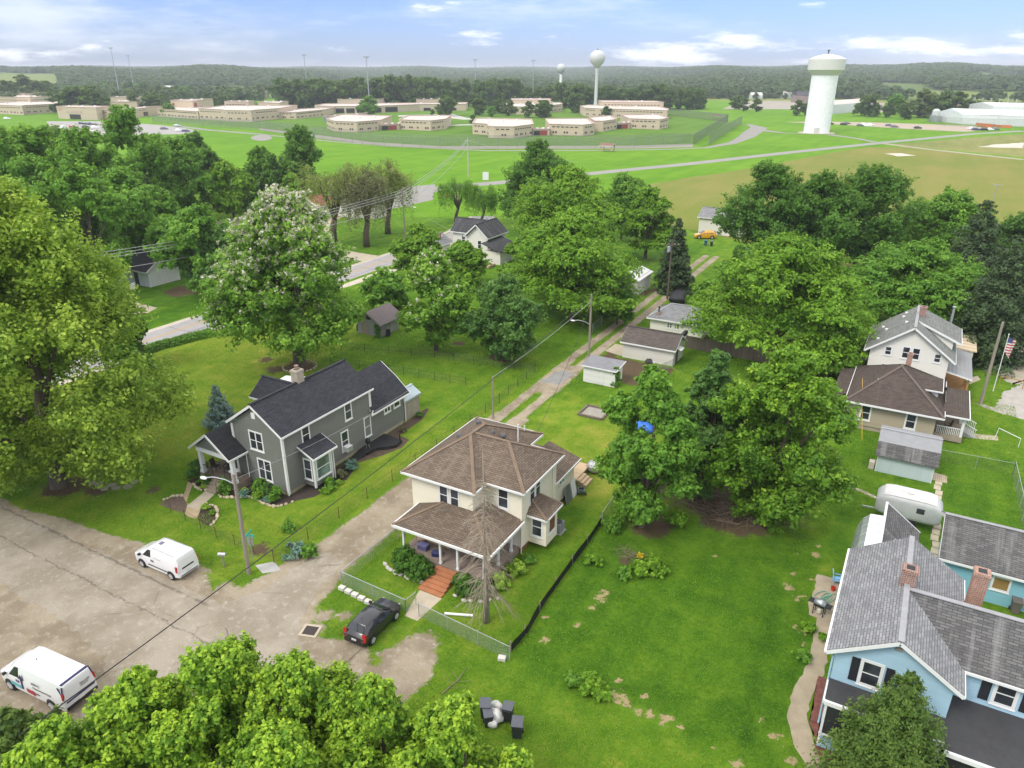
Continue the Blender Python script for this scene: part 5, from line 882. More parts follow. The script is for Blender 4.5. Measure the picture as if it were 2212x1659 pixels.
def gfx(pts, m, name): mb = MB(); mb.slab([(x, 0, z) for x, z in pts], 0) if False else mb.poly([(x, 1.026, z) for x, z in pts]); mb.build(name, m, v2)
gfx([(.62, .62), (.78, .62), (.74, 1.32), (.92, 1.28), (.62, 1.72), (.42, 1.28), (.58, 1.32)][::-1], M_navy, 'arrow_graphic'); gfx([(.9, .95), (1.2, 1.0), (1.15, 1.2), (1.0, 1.08), (.9, 1.2)][::-1], M_navy, 'arrow_graphic'); gfx([(.8, .55), (1.75, .62), (1.75, .85), (.8, .82)][::-1], M_teal, 'teal_banner'); gfx([(.35, .55), (-.2, .52), (-.2, .42), (-.45, .66), (-.2, .92), (-.2, .82), (.35, .85)], M_redv, 'arrow_graphic')
for i, (s_, z) in enumerate((('SERVI2', 1.35), ('Measurement & Life', 1.08), ('Audits', .70))): text(v2, s_, (-.25 if i == 0 else -.3, 1.027, z), (-1, 0, 0), (0, 0, 1), .24 if i == 0 else .19, M_shut)
for i in range(4): text(v2, ('Trane Measure', 'Balance Audits', 'Testing Indoor', 'www.airtest')[i], (-2.845+.02*i if i == 0 else -2.86, -.06, 1.62-.1*i), (0, -1, 0), (.12, 0, 1), .1, M_shut)
MB().lathe((.3, .1, 2.09), [(.02, 0), (.02, .16)], 6).build('aerial', M_dark, v2)
q1 = G((650+952*600/2212)*.8848, (1300+1003*600/2212)*.8848); q2 = G((650+1165*600/2212)*.8848, (1300+780*600/2212)*.8848); rz = atan2(q2[1]-q1[1], q2[0]-q1[0]); mid = ((q1[0]+q2[0])/2-sin(rz)*.78, (q1[1]+q2[1])/2+cos(rz)*.78, 0)
c1 = car('hatchback', 'black five door hatchback parked in front of the cream house fence', 'car', mid, rz, HATCH, K_paint, [(-1.55, -.55, .35, .0), (-.48, .75, .0, .5)], (1.0, .2), (-1.80, -1.42), (1.25, -1.22), .31)
for s in (-1, 1): MB().obox((-1.87, s*.72, .86), Vector((.07, 0, -.05)), Vector((0, .12, 0)), Vector((.05, 0, .25))).build('tail_light', M_red, c1)
MB().lathe((-1.1, 0, 1.45), [(.012, 0), (.012, .2)], 5).build('aerial', M_dark, c1)
c2 = car('yellow_car', 'bright yellow small car parked beside the white outbuilding past the alley', 'car', (-40.4, 155.6, 0), R(205), HATCH, Y_paint, [(-1.5, -.5, .3, .0), (-.42, .75, .0, .5)], (1.0, .2), (-1.80, -1.42), (1.25, -1.22), .33); c2.scale = (1.1, 1.1, 1.12)
# covered boat on its trailer
BT = thing('covered_boat', 'boat on a trailer under a black cover beside the alley pole', 'boat', (-31.0, 107.6, 0), local=True, rz=R(100)); rings = []
for k in range(11):
    t_ = k/10; x = -2.9+5.8*t_; w = 1.15*(1-max(0, (t_-.45)/.55)**2.2*.93); zt = 1.55+.55*sin(pi*min(1, t_*1.15))-.3*t_
    rings.append([(x, w*.55, .55+.25*t_), (x, w, 1.0+.2*t_), (x, w*.96, 1.35+.1*t_), (x, w*.5, zt-.08), (x, 0, zt), (x, -w*.5, zt-.08), (x, -w*.96, 1.35+.1*t_), (x, -w, 1.0+.2*t_), (x, -w*.55, .55+.25*t_)])
MB().ring(rings).build('cover', plain('black_tarp', (.018, .018, .022), .6, .35, 1.2, bump=.4), BT, smooth=True); MB().tube([(-2.4, .6, .45), (2.2, .5, .45), (3.9, 0, .5)], .06, 6).tube([(-2.4, -.6, .45), (2.2, -.5, .45), (3.9, 0, .5)], .06, 6).build('trailer_frame', M_metal, BT)
for s in (-1, 1): MB().lathe((-.8, s*.95-.1, .33), [(0, 0), (.33, 0), (.33, .2), (0, .2)], 14, 'Y').build('wheel', M_tyre, BT)

# ---------------------------------------------------------------- poles, wires, signs, fences
t = NT('pole_wood'); p = t.pos(); t.pbr(t.mix(t.noise(t.mapping(p, (7, 7, .5)), 1, 4), (.15, .125, .095), (.34, .30, .24)), .9, bump=t.noise(t.mapping(p, (14, 14, .8)), 1, 3), bstr=.4); M_pole = t.m
t = NT('pole_dark'); p = t.pos(); t.pbr(t.mix(t.noise(t.mapping(p, (7, 7, .5)), 1, 4), (.06, .045, .035), (.15, .115, .085)), .9); M_poled = t.m
def pole(label, loc, h, top=None, r=.14, m=None, arm=None, cross=0, trans=False, group=None, rz=0, name='utility_pole'):
    c = thing(name, label, 'pole', loc, group); q = V3(loc); tp = V3(top) if top else q+Z*h; d = tp-q
    MB().tube([q, q+d*.5, tp], [r*1.15, r, r*.78], 10).build('post', m or M_pole, c)
    if cross:
        cp = q+d*.92; u = Vector((cos(rz), sin(rz), 0)); MB().beam(cp-u*cross/2, cp+u*cross/2, .11, .12).build('crossarm', m or M_pole, c)
        for k in (-.46, -.2, .2, .46): MB().lathe(cp+u*cross*k+Z*.06, [(.03, 0), (.05, .08), (.02, .16)], 8).build('insulator', M_lamp, c)
    if trans: tq = q+d*.80+Vector((-.36, -.12, 0)); MB().lathe(tq, [(.22, 0), (.25, .1), (.25, .75), (.2, .85), (.06, .9)], 14).build('transformer', plain('transformer_grey', (.33, .35, .38), .45, .1, 3), c)
    if arm:
        a, z, L = arm; u = Vector((cos(a), sin(a), 0)); s0 = q+d*(z/h); pts = [s0, s0+u*L*.35+Z*.35, s0+u*L*.75+Z*.5, s0+u*L+Z*.45]; ar = MB().tube(pts, .035, 6).build('lamp_arm', M_metal, c); MB().blob(pts[-1]+u*.22-Z*.04, (.30, .15, .09), 1, 12, 6, 0).build('lamp_head', M_white, ar, smooth=True)
    return c, tp
def wire(label, a, b, sag, r=.018, m=None, group='overhead wires', n=22, name='overhead_wire'):
    a, b = V3(a), V3(b); pts = [a.lerp(b, i/n)-Z*(sag*4*(i/n)*(1-i/n)) for i in range(n+1)]; o = MB().tube(pts, r, 5).build(name, m or M_dark, loc=tuple(a)); setp(o, label, 'wire', group); return o
P1, P1t = pole('grey wooden street lamp pole in front of the grey house', (-37.2, 28.1, 0), 8.2, r=.135, top=(-37.2+.15, 28.1, 8.2), arm=(R(205), 7.4, 1.9))
P2, P2t = pole('tall alley pole with a short lamp arm beside the white shed', (-33.1, 78.3, 0), 8.4, r=.14, arm=(R(200), 4.6, 1.9))
P3, P3t = pole('dark alley pole with crossarm and transformer behind the covered boat', (-33.0, 108.3, 0), 9.3, m=M_poled, cross=2.2, trans=True, rz=R(15))
P4, P4t = pole('leaning grey service pole beside the upper alley', G(1290+38, 700), 5.0, r=.07, m=M_metal, top=tuple(V3(G(1326, 705))+Vector((5.5, 14, 6.0))), name='service_pole') if False else (None, None)
P5, P5t = pole('short bare post standing by the alley behind the cream house', (-35.0, 58.4, 0), 4.6, r=.09, name='wooden_post')
P6, P6t = pole('plain wooden pole beyond the flagpole on the right', G(2118, 872), 9.2, r=.15)
qa = (-92.6, 66.0, 0); P7, P7t = pole('roadside pole half hidden by the big sycamore', (-99.5, 60.5, 0), 9.8, r=.14, cross=2.2, rz=R(0))
P8, P8t = pole('roadside pole with lamp arm rising out of the locust trees', (-91.6, 119, 0), 11.5, r=.13, cross=1.6, arm=(R(-10), 7.6, 3.0))
P9, P9t = pole('far pole standing in the bright lawn by the road junction', G(1012, 383), 12.5, r=.16, cross=2.0, m=plain('bleached_pole', (.42, .40, .33), .9))
pole('distant pole with crossarm in the ploughed field', G(2142, 446), 6, r=.12, cross=2.4, m=M_metal)
M_wlight = plain('light_wire', (.30, .30, .29), .5); P0 = G(120, 1570, 7.0); P0 = (-52, 4.5, 7.6)
wire('thick dark cable crossing the street in front of the cream house', P2t-Z*.3, G(40, 1590, 7.2), .75, .03, group='overhead wires over the street')
wire('thin service wire from the alley pole to the cream house', P2t-Z*1.2, (-24.6, 47.6, 5.2), .5, .02); wire('pale wire running from the alley pole to the post behind the cream house', P2t-Z*.8, P5t, .4, .022, M_wlight); wire('wire between the two alley poles', P2t-Z*.1, P3t-Z*.8, .6, .024); wire('lower wire between the two alley poles', P2t-Z*.9, P3t-Z*2.2, .7, .022)
wire('pale dashed service wire crossing the front of the grey house', P1t-Z*.4, (-41.0, 53.5, 4.2), .5, .012, M_wlight)
for i, (dz, l) in enumerate(((-.4, 'top'), (-.75, 'second'), (-1.1, 'third'), (-2.8, 'lowest'))): wire(l+' wire of the line along the state road', P7t+Z*dz+Vector((.4*i-.6, 0, 0)), P8t+Z*(dz-.2)+Vector((.4*i-.6, 0, 0)), 1.0, .045, M_wlight, 'roadside power line'); wire(l+' wire running on from the roadside pole to the junction', P8t+Z*(dz-.2)+Vector((.4*i-.6, 0, 0)), P9t+Z*dz, 1.2, .05, M_wlight, 'roadside power line')
wire('pair wire leaving the far lawn pole to the right', P9t-Z*.8, V3(G(1250, 350, 9)), .8, .03, M_wlight); wire('lower service wire over the road to the white farmhouse', P8t-Z*3, (-74.7, 116, 4.2), .6, .014, M_wlight)
def post_sign(name, label, loc, h, w, hh, m, rz, cat='sign', txt=None, tm=None, size=.2, r=.03, posts=1):
    c = thing(name, label, cat, loc, local=True, rz=rz)
    for i in range(posts): x = 0 if posts == 1 else (i*2-1)*w*.35; MB().lathe((x, 0, 0), [(r, 0), (r, h)], 8).build('post', M_metal, c)
    MB().box(-w/2, w/2, -.06, -.03, h-hh, h).build('panel', m, c)
    if txt: text(c, txt, (-w*.4, -.066, h-hh*.72), (1, 0, 0), (0, 0, 1), size, tm or M_white)
    return c
q = G(548, 1216); sg = thing('street_sign', 'green street name blades on a steel post beside the lamp pole', 'sign', q, local=True, rz=R(20)); MB().lathe((0, 0, 0), [(.03, 0), (.03, 2.5)], 8).build('post', M_metal, sg); M_green = plain('sign_green', (.05, .38, .30), .5, .05, 3); MB().box(-.4, .4, -.012, .012, 2.3, 2.48).build('name_blade', M_green, sg); MB().box(-.012, .012, -.4, .4, 2.49, 2.67).build('name_blade', M_green, sg); MB().box(-.22, .22, .03, .05, 1.5, 2.2).build('back_of_sign', M_metal, sg)
post_sign('highway_sign', 'blue roadside sign with white lettering beyond the willows', G(1050, 452), 3.6, 2.6, 2.4, plain('sign_blue', (.015, .12, .42), .5), R(29), txt='COLLEGE', size=.5, posts=2)
post_sign('notice_board', 'white notice sign standing in the lawn at the junction', G(1049, 391), 2.8, 1.9, 2.5, M_white, R(29), posts=2); post_sign('warning_sign', 'orange diamond warning sign seen through the willow', G(966, 436), 2.8, 1.6, 1.6, plain('sign_orange', (.6, .18, .05), .5), R(29))
def mailbox(label, loc, rz, col):
    c = thing('mailbox', label, 'mailbox', loc, local=True, rz=rz); MB().box(-.05, .05, -.05, .05, 0, 1.0).build('post', M_pole, c); rg = [[(x, .13*cos(a), 1.1+.13*sin(a)) if sin(a) > 0 else (x, .13*np.sign(cos(a))*min(1, abs(cos(a))*1.4), 1.0) for a in [2*pi*i/14 for i in range(14)]] for x in (-.28, .28)]; MB().ring(rg).build('box', col, c); MB().box(.0, .03, .13, .15, 1.1, 1.3).build('flag', M_redv, c); return c
mailbox('grey mailbox on a post in the verge by the small white van', (-39.4, 27.8, 0), R(25), M_metal); mailbox('black mailbox beside the row of black trash carts', (-17.2, 25.25, 0), R(60), M_dark)
q = G(762, 571); mailbox('black mailbox beside the driveway of the state road', q, R(90), M_dark); mailbox('second mailbox on a brown post by the state road driveway', (q[0]+.1, q[1]+1.0, 0), R(90), M_metal)
dg = thing('storm_drain', 'square iron storm drain grate in a concrete frame by the street corner', 'drain', (-29.3, 25.9, 0), local=True, rz=R(18)); MB().box(-.6, .6, -.55, .55, 0, .05).build('frame', M_conc, dg); mb = MB()
for k in range(8): mb.box(-.4+.1*k, -.35+.1*k, -.36, .36, .05, .075)
mb.build('grate', plain('rusty_iron', (.08, .06, .055), .8), dg); MB().box(-.42, .42, -.38, .38, .04, .056).build('pit', M_dark, dg)
M_chain = veil('chain_link', (.34, .37, .36), .30); M_galv = plain('galvanised', (.46, .48, .49), .4, .1, 3, metal=.5)
def fence(name, label, pts, h, step, pm, vm, r=.028, rail=True, cat='fence', group=None, barb=0, vis=True):
    c = thing(name, label, cat, pts[0], group); pts = [V3(p) for p in pts]; n = 0; mesh = MB(); rl = MB()
    for a, b in zip(pts, pts[1:]):
        L = (b-a).length; k = max(1, round(L/step))
        for i in range(k+(1 if b is pts[-1] else 0)):
            q = a.lerp(b, i/k); n += 1
            if n < 95: MB().lathe(q, [(r, 0), (r, h+.06), (r*.4, h+.1)], 6).build('post', pm, c)
        mesh.poly([a+Z*.03, b+Z*.03, b+Z*h, a+Z*h])
        if rail: rl.tube([a+Z*h, b+Z*h], r*.75, 6)
        for w in range(barb): rl.tube([a+Z*(h*(w+1)/(barb+.001)), b+Z*(h*(w+1)/(barb+.001))], .012, 4)
    if vm: mesh.build('mesh', vm, c)
    if rail or barb: rl.build('top_rail' if rail else 'wires', pm, c)
    return c
M_rustpost = plain('rusty_post', (.11, .055, .03), .9); M_wirev = veil('farm_wire', (.16, .15, .13), .10)
fence('chain_link_fence', 'chain link fence along the left front of the cream house yard', [(-30.6, 36.8, 0), (-30.7, 30.45, 0), (-25.0, 30.25, 0)], 1.1, 2.6, M_galv, M_chain); fence('chain_link_fence', 'chain link fence right of the cream house walkway down to the corner post', [(-24.05, 30.4, 0), (-16.95, 29.9, 0)], 1.1, 2.3, M_galv, M_chain)
fence('fence_gate', 'open chain link gate at the cream house walkway', [(-25.0, 30.25, 0), (-24.9, 31.25, 0)], 1.05, 1.0, M_galv, M_chain, cat='gate'); fence('chain_link_fence', 'short chain link run beyond the end of the black silt fence', [(-17.7, 46.0, 0), (-17.9, 49.6, 0)], 1.2, 1.8, M_galv, M_chain)
fence('wire_fence', 'low wire fence with rusty posts between the grey house yard and the alley', [(-36.6, 29.9, 0), (-36.3, 40, 0), (-36.2, 50, 0), (-36.3, 62, 0)], 1.05, 3.1, M_rustpost, M_wirev, .03, rail=False, barb=2); fence('wire_fence', 'dark wire fence along the front of the grey house lawn', [(-48.8, 30.6, 0), (-42.8, 30.0, 0), (-36.6, 29.9, 0)], .95, 2.4, M_rustpost, M_wirev, .025, rail=False, barb=2)
fence('wire_fence', 'wire fence crossing the lawn behind the grey house', [(-59.8, 53.6+8, 0), (-50, 63.2, 0), (-42.0, 64.2, 0)], 1.0, 2.2, M_dark, M_wirev, .025, rail=False, barb=2); fence('wire_fence', 'wire fence between the back lawns by the second flowering tree', [(-62, 66, 0), (-56, 68, 0), (-50, 69.5, 0), (-37, 71.5, 0), (-36.4, 62, 0)], 1.0, 2.6, M_dark, M_wirev, .025, rail=False, barb=2)
fence('wire_fence', 'dark wire fence along the hedge beside the state road', [(-82.0, 44, 0), (-81.9, 62, 0), (-81.8, 72, 0)], 1.1, 3.2, M_dark, M_wirev, .03, rail=False, barb=2); fence('chain_link_fence', 'chain link fence beside the alley at the locust trees', [(-36.8, 88, 0), (-37.2, 104, 0)], 1.3, 3, M_galv, M_chain)
fence('chain_link_fence', 'chain link fence on the far side of the right hand back yard', [(5.2, 70.6, 0), (10.9, 70.9, 0)], 1.2, 2.8, M_metal, M_wirev, rail=False, barb=1); fence('chain_link_fence', 'grey chain link fence running down the right edge behind the blue garage', [(10.9, 70.9, 0), (11.1, 65, 0), (11.2, 58, 0)], 1.35, 2.4, M_galv, M_chain); fence('chain_link_fence', 'chain link panel beside the block garage', [(-23.3, 80.9, 0), (-24.6, 76.6, 0)], 1.1, 1.5, M_galv, M_chain)
wf = thing('wooden_fence', 'dark weathered board fence between the garages and the yard', 'fence', (-24, 88.5, 0)); MB().beam((-24.1, 88.4, .85), (-12.6, 88.0, .85), .05, 1.65).build('boards', planks('dark_boards', (.10, .08, .06), (.17, .14, .11), .15, 0), wf)
for k in range(6): MB().box(-24.0+2.25*k, -23.9+2.25*k, 88.42, 88.52, 0, 1.75).build('post', M_poled, wf)
sf = thing('silt_fence', 'black fabric silt fence along the right side of the cream house lawn', 'fence', (-17.3, 38, 0)); cl = [G(1103, 1408), G(1140, 1365), G(1178, 1300), G(1222, 1238), G(1262, 1185), G(1297, 1132)]; mb = MB(); fb = plain('black_fabric', (.008, .008, .009), .75, .3, 2)
pts = []
for a, b in zip(cl, cl[1:]):
    for i in range(6): pts.append(V3(a).lerp(V3(b), i/6))
pts.append(V3(cl[-1]))
for i, (a, b) in enumerate(zip(pts, pts[1:])):
    o1 = Vector((.04*sin(i*.5), 0, .58+.03*sin(i*.9))); o2 = Vector((.04*sin((i+1)*.5), 0, .58+.03*sin((i+1)*.9))); mb.poly([a, b, b+o2, a+o1]); mb.poly([a+Vector((.02, 0, 0)), a+o1+Vector((.03, 0, 0)), b+o2+Vector((.03, 0, 0)), b+Vector((.02, 0, 0))])
mb.build('fabric', fb, sf)
for p in pts[::5]: MB().box(p.x-.03, p.x+.03, p.y-.03, p.y+.03, 0, .85).build('stake', M_pole, sf)
# concrete blocks, drain pipe, stones
pr = MB().prism([(-.23, -.17), (.23, -.17), (.23, .17), (-.23, .17)], 0, .22).build('concrete_block', plain('pale_block', (.55, .53, .48), .9, .12, 3), loc=(0, 0, 0)); setp(pr, 'pale concrete block in the row below the cream house fence', 'block', 'blocks in a row below the fence')
for i in range(6):
    o = pr if i == 0 else copy_tree(pr); o.location = (-30.3+.62*i, 30.05-.06*i, 0); o.rotation_euler = (0, 0, rnd.uniform(-.12, .12))
o = copy_tree(pr); relabel(o, 'grey cinder block at the corner post of the cream yard', loc=(-17.4, 29.75, 0), rz=.3); del o['group']
pv = MB().tube([(-.95, 0, .1), (.95, .1, .1)], .09, 10).build('downspout_pipe', M_white, loc=(0, 0, 0)); relabel(setp(pv, 'white broken downspout lying in the grass by the dead tree', 'pipe'), loc=(-21.8, 31.7, 0), rz=.35)
sm = plain('tan_stone', (.44, .37, .255), .9, .3, 3); sm2 = plain('pale_stone', (.46, .43, .38), .9, .3, 3); stn = [MB().blob((0, 0, .06), (.17, .12, .10), s, 8, 5, .2).build('edging_stone', sm, loc=(0, 0, 0)) for s in (1, 2, 3)]
first = [True]*3
def stones(line, step, label, group, m=None, sc=1.0, jit=.04):
    L = [V3(p) for p in line]; acc = 0
    for a, b in zip(L, L[1:]):
        d = (b-a).length; n = max(1, int(d/step))
        for i in range(n):
            k = rnd.randrange(3); src = stn[k]
            if first[k]: o = src; first[k] = False
            else: o = copy_tree(src)
            q = a.lerp(b, (i+.5)/n); o.location = (q.x+rnd.uniform(-jit, jit), q.y+rnd.uniform(-jit, jit), 0); o.rotation_euler = (0, 0, atan2(b.y-a.y, b.x-a.x)+rnd.uniform(-.3, .3)); s = sc*rnd.uniform(.75, 1.3); o.scale = (s, s*rnd.uniform(.8, 1.1), s*rnd.uniform(.8, 1.2)); setp(o, label, 'stone', group)
            if m is not None: o.material_slots[0].link = 'OBJECT'; o.material_slots[0].material = m
z9 = lambda x, y: G((450+x*270/1792)*.8848, (1050+y*250/1659)*.8848)
bedA = [z9(*p) for p in ((540, 1050), (620, 1095), (800, 1105), (960, 1090), (1090, 1095), (1180, 1130), (1270, 1190), (1370, 1225), (1480, 1250), (1600, 1225), (1700, 1190), (1790, 1150))]; bedA += [(-40.4, 38.0, 0), (-40.2, 39.4, 0)]
M_mulch = plain('dark_mulch', (.045, .034, .027), .95, .4, 2.5, bump=.5)
sheet('flower_bed', M_mulch, [p[:2] for p in bedA]+[(-39.9, 41.6), (-40.5, 43.2), (-41.3, 44.6), (-42.3, 44.9), (-42.3, 37.1), (-46.6, 37.1), (-47.6, 35.1)], .008); stones(bedA[:-2], .27, 'tan stone in the curved edging round the grey house flower bed', 'edging stones of the grey house bed')
bedB = [z9(*p) for p in ((140, 880), (200, 945), (300, 985), (400, 985), (440, 950))]; sheet('flower_bed', M_mulch, [p[:2] for p in bedB]+[(-49.5, 35.4), (-51.6, 35.4), (-51.9, 34.6)], .0085); stones(bedB, .27, 'tan stone edging the small bed left of the grey porch steps', 'edging stones left of the porch steps')
bedC = [z9(*p) for p in ((290, 1215), (400, 1205), (490, 1240), (540, 1310), (535, 1430), (480, 1520), (395, 1560))]; sheet('flower_bed', M_mulch, [p[:2] for p in bedC]+[z9(300, 1510)[:2], z9(205, 1440)[:2]], .009); stones(bedC, .27, 'tan stone edging the kidney shaped mulch bed by the front walk', 'edging stones of the kidney bed')
bedD = [G(350, 1082), G(372, 1073), G(395, 1072)]; sheet('flower_bed', plain('dry_mulch', (.11, .08, .06), .95, .4, 2.5), [p[:2] for p in bedD]+[G(405, 1090)[:2], G(400, 1108)[:2], G(370, 1100)[:2], G(345, 1090)[:2]], .009); stones(bedD, .27, 'tan stone edging the dry bed left of the front walk', 'edging stones of the dry bed')
sheet('flower_bed', plain('brown_mulch', (.085, .058, .04), .95, .4, 2), [(-42.3, 44.9), (-41, 44.4), (-39.9, 46.6), (-39.3, 48.6), (-39.6, 50.3), (-41.0, 50.6), (-41.2, 54.6), (-42.0, 57.0), (-42.4, 57), (-42.3, 50)], .0075)
sheet('path', M_conc, [(-49.1, 34.2), (-48.5, 31.8), (-47.2, 31.9), (-48.0, 34.2)], .01); sheet('path', plain('tan_flagging', (.36, .28, .17), .9, .2, 2), [z9(*p)[:2] for p in ((60, 830), (150, 850), (90, 1010), (30, 1180), (110, 1215), (270, 1240), (250, 1330), (200, 1440), (60, 1400), (-60, 1290), (-40, 1150))][::-1], .0065); sheet('concrete_slab', M_concg, [(-37.6, 29.0), (-36.4, 28.6), (-35.5, 29.5), (-36.7, 30.0)], .008)
stones([G(p[0]*.33127+796, p[1]*.33127+867) for p in ((100, 1050), (130, 1095), (200, 1125), (280, 1165), (360, 1190))], .34, 'pale rock edging the big dark shrubs by the cream porch', 'rocks edging the cream house shrubs', sm2, 1.25, .07); stones([(-23.5, 33.2, 0), (-22.6, 33.1, 0), (-21.0, 33.6, 0), (-20.4, 34.7, 0)], .5, 'pale rock below the shrubs right of the cream house steps', 'rocks right of the cream house steps', sm2, 1.3, .1)
stones([(G(648, 792)[0]+2.0*cos(a), G(648, 792)[1]+2.0*sin(a), 0) for a in np.linspace(0, 2*pi, 26)], .4, 'tan stone in the ring round the big flowering tree trunk', 'stone ring of the big flowering tree', sm, 1.1)
for i in range(7): o = MB().prism([(rnd.uniform(.3, .6)*cos(a), rnd.uniform(.25, .45)*sin(a)) for a in [k*2*pi/7 for k in range(7)]], 0, .04).build('flagstone', plain('flagstone', (.24, .23, .17), .9, .25, 2), loc=(0, 0, 0)); setp(o, 'flat flagstone in the grass beside the sycamore trunk', 'stone', 'flagstones by the sycamore'); q = G(200+i*14+rnd.uniform(-6, 6), 1050+rnd.uniform(-9, 12)); o.location = (q[0], q[1], 0)
# brick-and-stone stepping path, right yard
st0 = None
for i in range(17):
    o = MB().box(-.27, .27, -.42, .42, 0, .03).build('stepping_stone', plain('step_slab', (.42, .36, .27), .9, .25, 1.5), loc=(0, 0, 0)) if st0 is None else copy_tree(st0); st0 = st0 or o
    setp(o, 'tan stepping slab in the line from the blue house to the gambrel shed', 'slab', 'stepping slabs in the right yard'); o.location = (5.25+.08*sin(i*2.1), 52.2+i*.94, 0); o.rotation_euler = (0, 0, rnd.uniform(-.06, .06))
for i in range(12): o = copy_tree(st0); setp(o, 'tan slab in the broken row across the grass by the trailer', 'slab', 'slab row by the trailer'); o.location = (-1.8+i*.5 if i < 7 else 6+.85*(i-7), 62.1-.22*i if i < 7 else 60.6-.32*(i-7), 0); o.rotation_euler = (0, 0, R(78)); o.scale = (.6, .9, 1)
sheet('patio', plain('patio_slab', (.34, .28, .20), .9, .25, 1), ragged([(-1.95, 47.9), (-.3, 48), (-.3, 43.0), (-1.85, 43.1), (-1.95, 47.9)], .07, seed=31), .006); sheet('path', plain('old_walk', (.33, .27, .185), .9, .25, 1), ragged([(-1.3, 43.1), (-1.1, 38.5), (-1.5, 36), (-1.45, 33.8), (-.8, 32.0), (.6, 30.2), (1.4, 30.8), (.1, 32.6), (-.45, 34.2), (-.5, 36), (-.15, 38.5), (-.35, 43.1), (-1.3, 43.1)], .05, seed=33), .0062); sheet('flower_bed', plain('red_mulch', (.16, .06, .045), .95, .5, 3), ragged([(-.4, 37.8), (.2, 37.8), (.2, 32.2), (1.2, 30.9), (1.8, 29.5), (2.4, 30.0), (4, 31), (4, 32.7), (.25, 32.7), (-.3, 34), (-.4, 37.8)], .06, seed=35), .007)
gr = thing('gas_grill', 'gas barbecue with silver hood on the patio left of the blue house', 'grill', (-1.25, 43.5, 0), local=True, rz=R(-12)); MB().box(-.35, .35, -.25, .25, .7, .85).build('firebox', M_dark, gr); MB().tube([(-.36, 0, .88), (.36, 0, .88)], .24, 14).build('hood', M_rim, gr, smooth=True)
for s in (-1, 1): MB().box(s*.36, s*.72, -.25, .25, .84, .88).build('side_shelf', M_dark, gr)
for sx in (-1, 1):
    for sy in (-1, 1): MB().beam((sx*.32, sy*.22, 0), (sx*.32, sy*.22, .72), .05, .05).build('leg', M_dark, gr)
MB().lathe((.02, -.02, .12), [(.12, 0), (.15, .06), (.15, .32), (.06, .4)], 12).build('gas_bottle', plain('cream_bottle', (.6, .56, .44), .4), gr)
chair('lawn_chair', 'pale blue plastic chair on the patio beside the blue house wall', (-.65, 47.4, 0), R(100), plain('blue_plastic', (.22, .45, .68), .4, .05)); bk = thing('bucket', 'small red bucket on the patio below the blue chair', 'bucket', (-.75, 46.5, 0), local=True); MB().lathe((0, 0, 0), [(.13, 0), (.17, .3), (.16, .3), (.12, .02)], 14).build('pail', plain('red_plastic', (.5, .04, .02), .4), bk); MB().tube([(-.16, 0, .3), (0, 0, .42), (.16, 0, .3)], .012, 5).build('handle', M_metal, bk)
hs = MB().tube([(-1.3+.42*cos(a*.9)*(1+.3*sin(a*.37))+.05*a*.3, 45.2+.75*sin(a)*(1+.25*cos(a*.61)), .04+.012*(a % 3)) for a in np.linspace(0, 26, 130)], .022, 5).build('garden_hose', plain('hose_green', (.10, .36, .27), .4, .1), loc=(-1, 45, 0)); setp(hs, 'green garden hose in loose coils on the patio', 'hose')
def cart(label, loc, rz, m=None, sc=1.0):
    c = thing('trash_cart', label, 'trash can', loc, local=True, rz=rz); mm = m or plain('cart_plastic', (.028, .030, .036), .5, .15, 4); MB().ring([[(x*s, y*s2, z) for x, y in ((-.26, -.30), (.26, -.30), (.26, .28), (-.26, .28))] for z, s, s2 in ((.06, .85, .8), (.6, .95, .93), (.95, 1.05, 1.05))]).build('bin', mm, c); MB().slab([(-.30, -.36, 1.0), (.30, -.36, 1.0), (.30, .34, 1.04), (-.30, .34, 1.04)], .06).build('lid', plain('cart_lid', (.085, .09, .105), .45, .1, 4) if m is None else m, c); MB().tube([(-.24, .38, .95), (.24, .38, .95)], .025, 6).build('handle', mm, c)
    for s in (-1, 1): MB().lathe((s*.25-.04, .26, .12), [(0, 0), (.12, 0), (.12, .08), (0, .08)], 12, 'X').build('wheel', M_tyre, c)
    c.scale = (sc, sc, sc); return c
bx = lambda x, y, z=.0: G((650+x*700/2212)*.8848, (1500+y*700/2212)*.8848, z)
q = bx(1690, 690, .9); cart('black trash cart half under the bright maple leaves, left of the white sacks', (q[0], q[1], 0), R(28)); q = bx(1712, 790, .6); cart('black trash cart wedged against the left side of the white sacks', (q[0], q[1], 0), R(40), sc=.9); q = bx(1866, 705, 1.0); cart('black trash cart right of the white sacks', (q[0], q[1], 0), R(195)); q = bx(1938, 830, 1.0); cart('black trash cart standing alone nearest the camera', (q[0], q[1], 0), R(22), sc=1.05)
cart('taupe trash cart against the teal garage wall', (10.0, 50.0, 0), R(5), plain('taupe_cart', (.13, .11, .095), .6)); q = G((1650+705*200/1952)*.8848, (530+670*170/1659)*.8848); cart('blue recycling cart in the weeds near the yellow car', q, .4, plain('blue_cart', (.03, .10, .2), .5)); q = G((1650+845*200/1952)*.8848, (530+690*170/1659)*.8848); cart('black trash cart in the weeds near the yellow car', q, .2)
t = NT('sack_white'); p = t.pos(); t.pbr(t.mix(t.noise(p, 7, 3), (.42, .41, .37), (.74, .73, .70)), .6, bump=t.noise(p, 6, 5), bstr=.5, bdist=.05); M_sack = t.m
